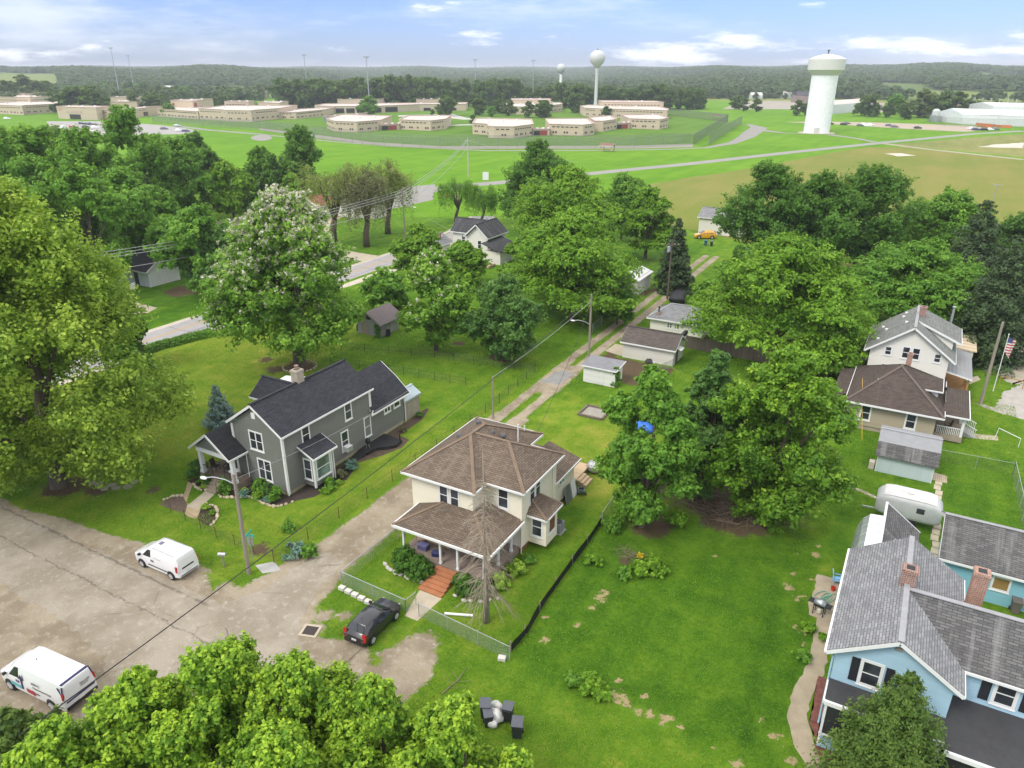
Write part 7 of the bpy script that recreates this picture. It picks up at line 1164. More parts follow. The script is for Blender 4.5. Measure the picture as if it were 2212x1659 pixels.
for bx_, by_, top, r_, lm, s, l in ((722, 528, 336, 8.6, 'wil', 1, 'sparse brownish willow with a leaning double trunk by the road'), (792, 533, 345, 5.6, 'olv', 2, 'sparse dark willow standing between two thin trunks'), (838, 505, 342, 6.4, 'wil', 3, 'sparse willow beside the road junction'), (985, 480, 380, 5.0, 'mid', 4, 'left of the two drooping willows before the blue sign'), (1040, 486, 396, 3.6, 'mid', 5, 'right of the two drooping willows before the blue sign')):
    p, h = B0(bx_, by_, top); willow('willow', l, p, h, r_, lm, seed=s, n=230 if bx_ < 900 else 170, dens=58, leaf=.21, lean=.4)
# the dead spruce in the cream house front yard
DT = thing('dead_tree', 'bare dead conifer with drooping grey twigs in front of the cream porch', 'tree', (-19.95, 32.15, 0), local=True); Hd = 12.6; mb = MB(); mb.tube([(0, 0, -.1), (.02, 0, 3), (-.05, .05, 7), (-.12, .1, Hd)], [.25, .16, .07, .01], 10); mb.build('trunk', M_dbark, DT, smooth=True); tw = MB(); g = np.random.default_rng(5)
for i in range(185):
    z = g.uniform(1.5, 12.2)**.92+.6; z = min(z, 12.3); f = (z-1.4)/11; L = (2.0*(1-f)**.75+.22)*g.uniform(.65, 1.1); a = g.uniform(0, 2*pi); dr = L*(.95 if z < 6 else .55)*g.uniform(.6, 1.2); P = [Vector((cos(a)*L*s, sin(a)*L*s, z+.10*L*s-dr*s**1.7)) for s in np.linspace(0, 1, 5)]; tw.tube(P, [.024, .018, .013, .009, .005], 4, cap=False)
    for k in range(5):
        s = g.uniform(.3, .95); q = P[0].lerp(P[-1], s); q = P[min(3, int(s*4))].lerp(P[min(4, int(s*4)+1)], s*4-int(s*4)); a2 = a+g.uniform(-.9, .9); l2 = L*g.uniform(.2, .45); tw.tube([q, q+Vector((cos(a2)*l2*.6, sin(a2)*l2*.6, -l2*.35)), q+Vector((cos(a2)*l2*.8, sin(a2)*l2*.8, -l2*g.uniform(.5, 1.0)))], [.010, .007, .004], 3, cap=False)
tw.build('twigs', plain('grey_twig', (.29, .24, .18), .95, .25, 3), DT)
# shrubs and bed plants
def shrub(name, label, loc, r, h, lm, seed, leaf=.11, nb=9, ns=12, nl=60, group=None, cat='shrub', z0=.05, k='dome'):
    g = np.random.default_rng(seed); C, N, S, T, B = crown_pts(h, r, z0, k, nb, ns, nl, leaf, g, br=(.38, .55)); C[:, 2] = np.maximum(C[:, 2], .04); me = leaf_mesh(name, C, N, S, T, LM[lm], g); o = bpy.data.objects.new(name, me); COL.objects.link(o); o.location = (loc[0], loc[1], 0); ORG[o.name] = V3(loc); setp(o, label, cat, group); return o
for i, (x, y, r_, h, lm, l, lf) in enumerate(((235, 720, 1.0, 1.5, 'lin', 'round dark shrub at the left corner of the grey porch', .09), (300, 830, .5, .6, 'loc', 'light leafy plant left of the grey porch steps', .09), (320, 930, .35, .4, 'lim', 'yellow green plant by the small left bed', .08), (400, 880, .45, 1.1, 'lin', 'upright dark shrub just left of the porch steps', .08), (680, 1010, .62, 1.6, 'mid', 'narrow cone shrub right of the porch steps', .08), (985, 1000, .32, .45, 'lim', 'lime green hosta in the grey house bed', .09), (970, 1060, .55, .45, 'hos', 'blue green hosta in front of the lime one', .11), (1240, 960, .75, 1.0, 'mid', 'leafy shrub below the grey house ground floor window', .09), (1360, 980, .6, .8, 'lin', 'dark shrub right of the leafy one at the grey wall', .09), (1190, 1080, .6, .45, 'loc', 'low light green mound at the bed edge', .08), (1355, 1140, .5, .45, 'hos', 'blue green hosta near the grey house corner', .11), (1510, 1120, .75, 1.25, 'mid', 'rounded cone shrub at the grey house front corner', .08), (350, 1260, .4, .4, 'lim', 'lime hosta in the kidney bed', .09), (460, 1350, .3, .35, 'mid', 'small green plant in the kidney bed', .07))):
    q = z9(x, y+25); shrub('bed_shrub', l, q, r_, h, lm, 200+i, lf, 8, 10, 46)
for i, (x, y, r_, h, lm, l) in enumerate(((-40.2, 38.9+.9, .75, .8, 'mid', 'leafy green shrub below the bay window'), (-40.0, 39.0, .45, .4, 'loc', 'light green plant at the corner of the bay bed'), (-39.9, 40.6, .35, .35, 'lim', 'variegated plant in the bay window bed'), (-40.6, 41.7, .5, .6, 'olv', 'bronze shrub behind the bay window'), (-40.9, 43.3, .7, .7, 'hos', 'clump of dark sword leaves by the grey wall'), (-41.2, 51.5, .4, .4, 'olv', 'red brown ground plant in the rear grey house bed'), (-41.8, 54.9, .4, .5, 'lin', 'small shrub beside the small garden shed'), (-35.9, 31.5, .95, .65, 'hos', 'clump of blue green sword leaves at the fence corner by the slab'), (-35.0, 31.8, .8, .6, 'mid', 'clump of green sword leaves beside the gravel'))): shrub('bed_plant', l, (x, y), r_, h, lm, 230+i, .10, 7, 10, 44, cat='plant')
for i, (x, y, r_, h, lm, l) in enumerate(((-28.0, 34.25, 1.15, 1.3, 'map', 'large dark green shrub at the left end of the cream porch'), (-26.6, 33.95, 1.1, 1.25, 'map', 'large dark green shrub beside the terracotta steps'), (-22.9, 34.1, 1.0, 1.1, 'map', 'dark shrub under the dead tree twigs'), (-21.6, 34.2, .8, .9, 'lin', 'dark shrub behind the dead tree trunk'), (-20.9, 35.6, .62, .95, 'lim', 'lime green hydrangea right of the dead tree'), (-20.6, 37.4, .7, 1.0, 'lim', 'lime green hydrangea at the porch corner'), (-20.5, 39.0, .5, .6, 'mid', 'dark plant at the foot of the cream house corner'))): shrub('shrub', l, (x, y), r_, h, lm, 250+i, .10, 11, 13, 60)
hp = [G(310, 765), G(345, 752), G(380, 744), G(420, 733), G(458, 724)]
hb = None; C_, N_, S_, T_ = [], [], [], []; g = np.random.default_rng(77)
for a, b in zip(hp, hp[1:]):
    for k in range(6): q = V3(a).lerp(V3(b), k/6); d = rdir(330, g); d[:, 2] = abs(d[:, 2]); C_.append(np.array(q)+d*np.array([.8, .8, 1.0])*g.uniform(.6, 1.05, (330, 1))); N_.append(unit(d+rdir(330, g)*.6)); S_.append(g.uniform(.1, .22, 330)); T_.append(g.normal(.4, .16, 330))
me = leaf_mesh('hedge', *(np.concatenate(x) for x in (C_, N_, S_, T_)), LM['mid'], g); o = bpy.data.objects.new('hedge', me); COL.objects.link(o); setp(o, 'low green hedge along the state road behind the grey house lawn', 'hedge')
# weeds in the lot, vine on the shed, brush pile
for i, (x, y, r_, h) in enumerate(((520, 110, 1.0, .9), (700, 390, .9, .55), (800, 380, 1.0, .6), (600, 420, .7, .4), (400, 330, .7, .45), (370, 1150, .9, .7), (270, 1120, .6, .5), (430, 1190, .7, .5), (1790, 770, .5, .5), (1750, 950, .5, .5), (930, 90, 1.0, 1.1), (1880, 830, .3, .4))): q = kpx(x, y); shrub('weed_clump', 'clump of coarse weeds in the rough grass of the empty lot', q, r_, h, 'loc' if i % 3 else 'mid', 270+i, .12, 8, 9, 34, group='weed clumps in the empty lot', cat='plant')
for i, (x, y, r_, h, l) in enumerate(((-27.1, 72.2, .6, 2.2, 'vine climbing the right corner of the low white shed'), (-61.1, 72.1, .45, 1.9, 'vine on the front corner of the weathered shed'), (-29.6, 75.6, 1.0, 1.0, 'bush behind the low white shed'), (-20.6, 64.4, 1.3, 1.2, 'bush in front of the blue tarp'))): shrub('vine' if 'vine' in l else 'bush', l, (x, y), r_, h, 'mid', 290+i, .14, 9, 10, 46)
tw = MB(); g = np.random.default_rng(9); cc = V3((-10.2, 54.6, 0))
for i in range(900):
    a = g.uniform(0, 2*pi); rr = 4.4*sqrt(g.uniform(0, 1)); q = cc+Vector((rr*cos(a)*1.25, rr*sin(a)*.85, g.uniform(.02, 1.9)*(1-rr/4.6)+.05)); L = g.uniform(.8, 2.6); a = g.uniform(0, 2*pi); e = q+Vector((L*cos(a), L*sin(a), g.uniform(-.5, .55)*L*.6)); e.z = max(.04, e.z); md = q.lerp(e, .5)+Vector((g.uniform(-.2, .2), g.uniform(-.2, .2), g.uniform(0, .3))); r0 = g.uniform(.008, .032); tw.tube([q, md, e], [r0, r0*.8, r0*.4], 4, cap=False)
o = tw.build('brush_pile', plain('brush_wood', (.20, .15, .115), .95, .45, 1.5), loc=(-10.2, 54.6, 0)); setp(o, 'heap of cut brown branches between the two trees of the empty lot', 'brush pile')
tw = MB()
for i in range(46): q = V3(kpx(630, 285))+Vector((g.uniform(-.7, .7), g.uniform(-.5, .5), g.uniform(.02, .25))); a = g.uniform(0, 2*pi); L = g.uniform(.4, 1.1); tw.tube([q, q+Vector((L*cos(a), L*sin(a), g.uniform(-.1, .2)))], [.02, .008], 4, cap=False)
o = tw.build('branch_heap', plain('brush_wood', (.125, .09, .068)), loc=kpx(630, 285)); setp(o, 'small heap of sticks in the empty lot beside yellow flowers', 'brush pile'); 
o = shrub('flower_patch', 'small patch of bright yellow flowers beside the stick heap', kpx(695, 300), .4, .3, 'wht', 299, .07, 6, 8, 20, cat='flowers'); o.data.materials[0] = leaf_mat('yellow_flower', (.45, .30, .01), (.7, .5, .02), (.8, .62, .05))
tw = MB(); 
for i in range(40):
    q = V3(G(1548, 985))+Vector((g.uniform(-1.6, 1.6), g.uniform(-.6, .6), 0)); a = g.uniform(0, 2*pi); h = g.uniform(2, 4.6); tw.tube([q, q+Vector((.3*cos(a), .3*sin(a), h*.5)), q+Vector((1.2*cos(a), 1.2*sin(a), h))], [.05, .03, .01], 4, cap=False)
    for k in range(7): s = q+Vector((.5*cos(a), .5*sin(a), h*g.uniform(.4, .9))); b = g.uniform(0, 2*pi); tw.tube([s, s+Vector((.9*cos(b), .9*sin(b), g.uniform(0, .7)))], [.018, .006], 3, cap=False)
o = tw.build('bare_thicket', plain('bare_twigs', (.19, .16, .125), .95, .3, 2), loc=G(1548, 985)); setp(o, 'bare grey thicket of dead stems behind the brush pile', 'thicket')
for i, (a, b, l) in enumerate((((690, 1470), (790, 1395), 'long fallen bare branch lying on the gravel behind the black hatchback'), ((700, 1490), (760, 1420), 'thin fallen branch beside the long one on the gravel'), ((955, 1500), (1010, 1440), 'fallen branch at the right end of the gravel'))): p, q = V3(G(*a)), V3(G(*b)); md = p.lerp(q, .5)+Vector((.2, .1, .12)); mb = MB(); mb.tube([p+Z*.05, md, q+Z*.04], [.04, .028, .008], 5); [mb.tube([p.lerp(md, f), p.lerp(md, f)+Vector((s*.9, .5, .1))], [.014, .005], 4) for f, s in ((.4, 1), (.6, -1), (.8, 1), (.95, -1))]; setp(mb.build('fallen_branch', plain('brush_wood', (.125, .09, .068)), loc=tuple(p)), l, 'branch')
# ---- grass blades and tufts over the near lawns (nobody could count them: one object)
LM['grs'] = leaf_mat('grass_blade', (.050, .135, .007), (.150, .290, .018), (.36, .39, .06), .35, .7)
g = np.random.default_rng(55); n_ = 600000; cy = g.uniform(0, 1, n_); X = g.uniform(-84, 12, n_); Y = 24+cy**1.35*64
ii = np.clip(np.searchsorted(gx, X), 1, len(gx)-1); jj = np.clip(np.searchsorted(gy, Y), 1, len(gy)-1); ok = (soil[jj, ii] < .30) & (brown[jj, ii] < .35) & (straw[jj, ii] < .30)
for a, b, c_, d_ in ((-52, -39.2, 33.5, 58), (-30.2, -20, 34.9, 50), (-26, -23.6, 29.5, 35), (-.6, 17, 31, 43.6), (-2.1, 17, 43, 56.5), (-1.6, 0, 32, 44), (0, 5.2, 65.5, 71), (-5, 7, 73.5, 84), (5, 5.6, 52, 68), (-37.8, -35.4, 28.4, 30.1), (-84, -80.5, 24, 90), (-30.5, -23, 70, 87), (-32, -26, 60, 66), (1, 5, 56.5, 60), (-50.5, -46.5, 30.5, 34.5), (-66, -60, 71.5, 77), (-32.5, -29.8, 81, 86)): ok &= ~((X > a) & (X < b) & (Y > c_) & (Y < d_))
f_ = -X*sin(YAW)+Y*cos(YAW); r_ = X*cos(YAW)+Y*sin(YAW); ok &= (f_ > 24) & (np.abs(r_) < f_*.74+8); X, Y, ii, jj, f_ = X[ok], Y[ok], ii[ok], jj[ok], f_[ok]; lu = lush[jj, ii]; n_ = len(X)
lf = sum(np.sin(X*a+Y*b+c_) for a, b, c_ in ((.55, .31, 0), (-.4, .8, 1), (1.3, -.9, 2), (.21, -.17, 3), (1.9, 2.3, 4)))/5
T_ = .50-(lu-.5)*1.25+.20*lf+g.normal(0, .10, n_); sz = g.uniform(.022, .055, n_)*(.6+lu*.9)*(.75+f_/110); C_ = np.stack([X, Y, sz*g.uniform(.15, .7, n_)], -1)
me = leaf_mesh('grass', C_, unit(rdir(n_, g)*.8+np.array([0, 0, .7])), sz, T_, LM['grs'], g, .5); o = bpy.data.objects.new('grass', me); COL.objects.link(o); setp(o, kind='stuff')
# ---------------------------------------------------------------- far ground: institution, towers, woods, hills
FW = Vector((-sin(YAW), cos(YAW), 0)); RT = Vector((cos(YAW), sin(YAW), 0))
M_blk_tan = siding('tan_block', (.50, .415, .30), .8, (.36, .30, .22), .9, .05); M_band = plain('pale_roof', (.52, .45, .395), .85, .12, .1); M_slot = plain('slot_glass', (.03, .03, .032), .2, .1, 1); M_redd = plain('red_door', (.26, .05, .035), .6, .15, .5); M_fas = plain('roof_edge', (.48, .36, .30), .8, .1, .3)
wins = {}
def slot(par, p, u, w, h):
    key = (w, h)
    if key not in wins: me = MB().box(-w/2, w/2, -.06, .06, -h/2, h/2).build('window', M_slot); wins[key] = me.data; bpy.data.objects.remove(me)
    o = bpy.data.objects.new('window', wins[key]); COL.objects.link(o); o.parent = par; o.location = V3(p)-ORG[par.name]; o.rotation_euler = (0, 0, atan2(u.y, u.x)); ORG[o.name] = ORG[par.name]
def block(label, px, h, depth, upper=True, lower=True, dark=None, z0=0, stair=True, m=None, name='block_building', cat='building', group=None):
    P = [V3(G(*q)) for q in px]; c = thing(name, label, cat, P[0], group); n = len(P)
    back = [p+FW*depth+RT*0 for p in P]; mid = (n+1)//2; fp = P+[P[-1]+FW*depth, P[0]+FW*depth]
    mb = MB(); mb.prism([(p.x, p.y) for p in fp], z0, h, cap=False); mb.build('wall', m or M_blk_tan, c); MB().poly([(p.x, p.y, h-.25) for p in fp]).build('roof', M_band, c)
    e = MB()
    for i in range(len(fp)): e.beam(fp[i]+Z*(h+.08), fp[(i+1) % len(fp)]+Z*(h+.08), .5, .32)
    e.build('roof_edge', M_fas, c)
    for a, b in zip(P, P[1:]):
        L = (b-a).length; u = (b-a)/L; nrm = Vector((u.y, -u.x, 0)); nrm = nrm if nrm.dot(FW) < 0 else -nrm
        if upper and L > 5:
            k = int((L-2.5)/2.6)
            for i in range(k): slot(c, a+u*(1.9+2.6*i+(L-2.5-2.6*k)/2)+nrm*.02+Z*(h*.77), u, 1.7, .5)
        if lower and L > 5:
            k = max(1, int((L-2)/4.6))
            for i in range(k):
                s = a+u*((i+.5)*L/k); slot(c, s-u*.75+nrm*.02+Z*(h*.28), u, .95, .95)
                if i % 3 != 2: slot(c, s+u*.75+nrm*.02+Z*(h*.28), u, .95, .95)
    if dark:
        for i, f0, f1, za, zb, mm in dark:
            a, b = P[i], P[i+1]; u = (b-a).normalized(); L = (b-a).length; nrm = Vector((u.y, -u.x, 0)); nrm = nrm if nrm.dot(FW) < 0 else -nrm; cc = a+u*(L*(f0+f1)/2)+nrm*.05; MB().obox(cc+Z*((za+zb)/2), u*(L*(f1-f0)/2), nrm*.12, Z*((zb-za)/2)).build('door' if mm is M_redd else 'recess', mm, c)
    for k in range(3): q = fp[0].lerp(fp[-2], .25+.2*k)+RT*(k*1.5); MB().box(q.x-.6, q.x+.6, q.y-.6, q.y+.6, h-.2, h+.7).build('roof_unit', M_white, c)
    return c
pods = [([(707, 277), (724, 284), (772, 286), (823, 281.5)], 5.6, 22, 'tan block building with slot windows, left one of the front pair by the fence'), ([(863, 280), (931, 283), (964, 278.5)], 5.6, 20, 'tan block building with slot windows, right one of the front left pair'), ([(1021, 289.5), (1053, 292), (1056, 297.5), (1067, 298.5), (1110, 299), (1152, 292.5)], 5.7, 22, 'stepped tan block building nearest the perimeter fence'), ([(1186, 291.5), (1259, 294), (1284, 290.5)], 5.6, 24, 'tan block building just right of the nearest stepped one'), ([(1284, 284), (1302, 284.5), (1332, 279)], 5.7, 18, 'narrow tan block building below the bulb water tower'), ([(1359, 277.5), (1424, 280), (1443, 275.5)], 5.6, 20, 'tan block building at the right end of the front rank'), ([(1262, 251), (1290, 253), (1440, 258), (1443, 254)], 6.0, 26, 'long tan building behind the right end of the front rank'), ([(1093, 243), (1118, 247), (1160, 247), (1215, 240)], 5.6, 30, 'tan building half hidden by yard trees in the middle'), ([(342, 251.5), (430, 258)], 5.3, 26, 'low tan wing at the left end of the long stepped building'), ([(432, 258), (486, 261), (490, 262.5), (545, 263.5), (552, 262), (606, 257)], 7.2, 24, 'long stepped tan building with two rows of small windows'), ([(606, 257), (640, 257.5), (700, 251)], 4.6, 22, 'plain low tan wing right of the long stepped building'), ([(-40, 244), (52, 249), (56, 247.5), (112, 244.5)], 6.8, 26, 'tan block building at the far left edge')]
for px, h, d, l in pods: block(l, px, h, d*2)
block('wide tan building with dark open bays behind the front left pair', [(681, 243), (720, 245), (800, 245), (905, 240), (1006, 239)], 5.4, 34, False, False, [(0, .12, .85, .4, 3.6, M_slot), (1, .08, .30, .4, 3.8, M_slot), (1, .36, .58, .4, 3.8, M_slot), (1, .64, .95, .4, 3.8, M_slot), (2, .02, .22, .4, 4.0, M_slot), (2, .30, .55, .4, 4.2, M_slot), (3, .1, .25, .3, 2.6, M_slot), (3, .6, .8, .3, 2.2, M_slot)])
block('tan entrance building with red lettering and dark glass doors by the car park', [(127, 256), (150, 257.5), (176, 258.5), (212, 259.5)], 8.2, 20, False, False, [(1, .1, 1.0, .2, 3.4, M_slot), (1, -.15, 1.12, 4.6, 6.0, M_fas)])
ent = bpy.data.objects[[o.name for o in bpy.data.objects if o.get('label', '').startswith('tan entrance')][0]]
q = V3(G(127, 256)); q2 = V3(G(150, 257.5)); u = (q2-q).normalized(); text(ent, 'CORRECTIONAL', tuple(q+u*.6+Z*6.3-FW*.15-ORG[ent.name]), tuple(u), (0, 0, 1), 1.0, plain('sign_red', (.5, .05, .035), .6)); text(ent, 'FACILITY', tuple(q+u*2.2+Z*5.2-FW*.15-ORG[ent.name]), tuple(u), (0, 0, 1), .8, plain('sign_red', (.5, .05, .035)))
block('tan building with curved front right of the entrance building', [(212, 257), (240, 258.5), (300, 254), (322, 251)], 6.2, 26, True, False, [(2, .5, .95, .6, 3.4, M_slot), (0, .1, .3, .2, 2.4, M_redd)])
block('raised upper block behind the left low wing', [(373, 246), (420, 248), (448, 244)], 10.2, 16, False, False, [(0, .08, .16, 6.5, 8.2, M_redd), (1, .1, .3, 5.6, 8.6, M_redd)]); block('long low tan building furthest back on the left', [(398, 215), (470, 217), (565, 214)], 8.5, 30, False, False, [(1, .2, .35, 1, 4, M_slot), (1, .45, .62, 1, 5.5, M_slot), (1, .7, .85, 1, 5.5, M_slot)]); block('tan middle block above the long stepped building', [(488, 247), (540, 248)], 9.5, 14, True, False); block('tan low block behind the long building on the right', [(560, 243), (606, 246), (612, 243)], 8.0, 18, False, False, [(0, .85, .95, 4, 6.5, M_redd)])
for px, h, d, u_, l in (([(-40, 236), (70, 238), (110, 235)], 10.5, 40, True, 'second tier of the tan block building at the far left edge'), ([(-40, 229), (60, 231), (130, 229)], 12, 40, False, 'rear tier of tan roofs at the far left edge'), ([(228, 247), (300, 248), (312, 245)], 9.5, 40, False, 'upper tan block behind the curved front building'), ([(240, 240), (292, 240)], 11, 20, False, 'small rear tan block behind the curved front building'), ([(1105, 238), (1190, 238)], 8.5, 30, False, 'upper tier of the tan building half hidden by yard trees'), ([(1300, 246), (1432, 248)], 9.0, 30, True, 'upper tier of the long tan building on the right'), ([(730, 236), (800, 238), (830, 235)], 8.5, 26, False, 'raised roof block on the wide tan building'), ([(900, 235), (960, 235)], 8.0, 20, False, 'small raised block at the right of the wide tan building')): block(l, px, h, d, u_, False)
for px, l in (([(823, 282), (863, 280.5)], 'low red door link between the two front left buildings'), ([(1152, 293), (1187, 292.5)], 'low red door link right of the nearest stepped building'), ([(1330, 279), (1360, 278)], 'low red door link at the right end of the front rank')): block(l, px, 3.2, 9, False, False, [(0, .04, .40, .1, 2.5, M_slot), (0, .42, .85, .1, 2.6, M_redd)])
gs = block('grey metal sheds row beside the front left building', [(700, 263), (790, 255)], 3.2, 8, False, False, None, m=ribbed('grey_tin', (.30, .33, .36), .4, 0, .6, (.3, .3, .3), .1))
# towers
M_tank = plain('tank_white', (.50, .515, .50), .45, .05, .05); M_tankw = ribbed('fluted_tank', (.80, .80, .81), 1.2, 0, .55, (.6, .6, .6), .1); M_tankc = plain('tank_band', (.58, .57, .53), .5, .06, .05)
p = G(1286, 237); H = Hat(107, p); WT = thing('water_tower', 'slender white water tower with a bulb tank behind the tan buildings', 'water tower', p); k = H/47.6; w = wpp(p, 30)
r_ = 16.8*w; MB().lathe(p, [(r_*.46, 0), (r_*.30, 3*k), (r_*.215, 6.5*k), (r_*.195, 31*k), (r_*.22, 33.2*k)], 24).build('pedestal', M_tank, WT, smooth=True); MB().lathe(p, [(r_*.2, 33*k), (r_*.42, 34.6*k), (r_*.80, 37.2*k), (r_*.97, 39.6*k), (r_, 41.2*k), (r_*.95, 43.2*k), (r_*.74, 45.3*k), (r_*.4, 46.7*k), (.4, 47.2*k)], 32).build('tank', M_tank, WT, smooth=True); MB().lathe((p[0], p[1], 47.1*k), [(.5, 0), (.5, .8), (.1, 1.2)], 8).build('beacon', M_dark, WT)
d = 1000; v = FW*d+RT*((1212-PCX)/PXF*(d*cos(PITCH)+CAMH*sin(PITCH)*0)*1.0); p = (v.x, v.y, 0); H = Hat(137.5, p); w = wpp(p, 33); WT2 = thing('water_tower', 'distant water tower with a round tank showing above the wood', 'water tower', p); r_ = 9.6*w; MB().lathe(p, [(r_*.5, 0), (r_*.32, 4), (r_*.30, H-r_*1.9)], 20).build('pedestal', M_tank, WT2, smooth=True); MB().lathe(p, [(r_*.3, H-r_*2.05), (r_*.62, H-r_*1.8), (r_*.95, H-r_*1.25), (r_, H-r_*.95), (r_*.94, H-r_*.6), (r_*.66, H-r_*.22), (.3, H)], 28).build('tank', M_tank, WT2, smooth=True)
p = G(1763, 287); WT3 = thing('water_tower', 'massive white fluted water tower with a wide tank head on the right', 'water tower', p); w = wpp(p, 18); rb_ = 26.8*w; rh = 37*w; f = lambda row: Hat(row, p)
MB().lathe(p, [(rb_*1.0, 0), (rb_*.985, 10), (rb_, f(163)+.2)], 48).build('body', M_tankw, WT3); MB().lathe(p, [(rb_*1.0, f(163)), (rh*.97, f(151.5)), (rh, f(151)), (rh*1.01, f(128)), (rh*1.0, f(127.5))], 48).build('tank_head', M_tankc, WT3); MB().lathe(p, [(rh*1.005, f(127.6)), (rh*.66, f(121.5)), (rh*.2, f(117.3)), (.3, f(116.6))], 48).build('cap', M_white, WT3); MB().lathe((p[0], p[1], f(117)), [(.3, 0), (.3, 1.5), (.8, 1.6), (.1, 2.4)], 8).build('beacon', M_dark, WT3)
fr_ = V3(p)-FW*rb_*.93-RT*rb_*.36; MB().obox(fr_+Z*1.6, RT*1.3, FW*.6, Z*1.6).build('door', M_tankc, WT3); MB().lathe(p, [(rb_*1.45, 0), (rb_*1.45, .12), (rb_*1.0, .13)], 40).build('apron', M_conc, WT3)
def mast(label, b, top):
    p = G(*b); H = Hat(top, p); c = thing('light_mast', label, 'light mast', p, 'tall lighting masts'); MB().lathe(p, [(.55, 0), (.25, H)], 10).build('post', M_metal, c); MB().lathe((p[0], p[1], H-.8), [(.4, 0), (2.2, .1), (2.2, .9), (.4, 1.1)], 12).build('lamp_ring', M_metal, c)
for (b, tp_, l) in (((262, 222), 103, 'tallest light mast, at the far left'), ((293, 210), 120, 'light mast just right of the tallest one'), ((668, 232), 118, 'light mast left of the wood front'), ((800, 250), 122, 'light mast rising by the lime green yard tree'), ((1028, 225), 128, 'light mast in the middle of the wood'), ((1151, 225), 130, 'light mast left of the bulb water tower')): mast(l, b, tp_)
M_mesh = veil('security_mesh', (.20, .205, .2), .22); M_mesh2 = veil('security_mesh_dense', (.15, .15, .15), .55); M_fsteel = plain('fence_steel', (.20, .205, .21), .6, .1, 1)
def sfence(label, px, h=4.6, vm=None, step=9): fence('security_fence', label, [G(*q) for q in px], h, step, M_fsteel, vm or M_mesh, .06, rail=True)
sfence('outer row of the tall perimeter fence before the tan buildings', [(330, 266), (440, 274), (560, 282), (680, 298.5), (830, 316.5), (951, 321.5), (1160, 321), (1370, 320), (1497, 313)]); sfence('inner row of the tall perimeter fence before the tan buildings', [(330, 262), (440, 270), (560, 277.5), (680, 291), (800, 306.5), (951, 315), (1370, 314.5), (1490, 309)]); sfence('left fence of the fenced corridor right of the buildings', [(1497, 313), (1572, 264)], 5, M_mesh2); sfence('right fence of the fenced corridor right of the buildings', [(1530, 313.5), (1602, 267)], 5, M_mesh2); sfence('fence behind the right hand buildings leading to the corridor', [(1440, 249), (1500, 255), (1572, 264)], 5, M_mesh2)
sfence('security fence before the industrial sheds at the far right', [(2000, 262), (2040, 272), (2110, 275), (2212, 277)], 5, M_mesh)
# industrial sheds and odds on the far right
def shed_px(label, px, h, depth, m, roof=None, pitch=0):
    P = [V3(G(*q)) for q in px]; c = thing('industrial_shed', label, 'shed', P[0]); fp = P+[P[-1]+FW*depth, P[0]+FW*depth]; MB().prism([(q.x, q.y) for q in fp], 0, h, cap=False).build('wall', m, c); A, B, C_, D_ = P[0]+Z*h, P[-1]+Z*h, P[-1]+FW*depth+Z*h, P[0]+FW*depth+Z*h; r1 = A.lerp(D_, .5)+Z*pitch; r2 = B.lerp(C_, .5)+Z*pitch; MB().poly([A, B, r2, r1]).poly([D_, r1, r2, C_]).poly([A, r1, D_]).poly([B, C_, r2]).build('roof', roof or M_band, c); return c
M_tinw = ribbed('white_tin_wall', (.66, .67, .68), .8, 0, .5, (.55, .55, .55), .2)
shed_px('long white industrial shed behind the big white tower', [(1797, 247), (1880, 238)], 7, 40, M_tinw, M_band, 2); shed_px('white shed at the far right behind the security fence', [(2075, 268), (2150, 272), (2240, 274)], 6, 30, M_tinw, plain('shed_roof_pale', (.62, .63, .65), .5), 3); shed_px('tall white shed at the right edge', [(2140, 258), (2250, 262)], 9, 30, M_tinw, M_tinw, 2); shed_px('low brick building at the far right', [(2060, 246), (2130, 250), (2230, 252)], 6, 30, brick('dull_brick', (.16, .09, .07), (.12, .07, .055)), plain('dull_roof', (.16, .11, .095), .9), 2); shed_px('ruined dark brick building left of the big white tower', [(1722, 222), (1750, 224), (1762, 222)], 7, 20, brick('dull_brick', (.16, .09, .07), (.12, .07, .055)), plain('char_roof', (.06, .06, .065), .9), 4); shed_px('small white shed at the end of the wood', [(1695, 214), (1722, 212)], 7, 20, M_tinw, M_band, 2); shed_px('grey fenced compound building left of the white tower', [(1880-30-20, 240), (1795, 242)][::-1], 3, 15, plain('compound_grey', (.3, .3, .31), .8), M_metal, 1)
p = G(2018, 263); H = Hat(222+14, p); SI = thing('silo', 'small white silo tower by the far trees on the right', 'silo', p); MB().lathe(p, [(2.6, 0), (2.4, H-1), (1.4, H), (.2, H+.3)], 16).build('tank', M_tank, SI); MB().lathe(p, [(3.4, 0), (3.4, 4), (2.5, 4.2)], 16).build('base', M_metal, SI)
for i in range(9): q = G(2060+18*i, 249+1.2*i); c = thing('light_post', 'pale light post in the row behind the brick building at the far right', 'light post', q, 'light posts at the far right'); MB().lathe(q, [(.3, 0), (.2, 13)], 6).build('post', M_band, c); MB().lathe((q[0], q[1], 12.6), [(.3, 0), (.8, .1), (.8, .5), (.2, .7)], 8).build('lamp', M_metal, c)
of = thing('orange_barrier', 'orange mesh safety fence by the far right car park', 'barrier', G(2100, 277)); mb = MB(); 
for a, b in (((2107, 271), (2150, 275)), ((2150, 275.5), (2185, 277)), ((2112, 274), (2140, 276.5))): a, b = V3(G(*a)), V3(G(*b)); mb.beam(a+Z*.9, b+Z*.9, .08, 1.5)
mb.build('mesh', plain('orange_mesh', (.55, .16, .04), .7), of)
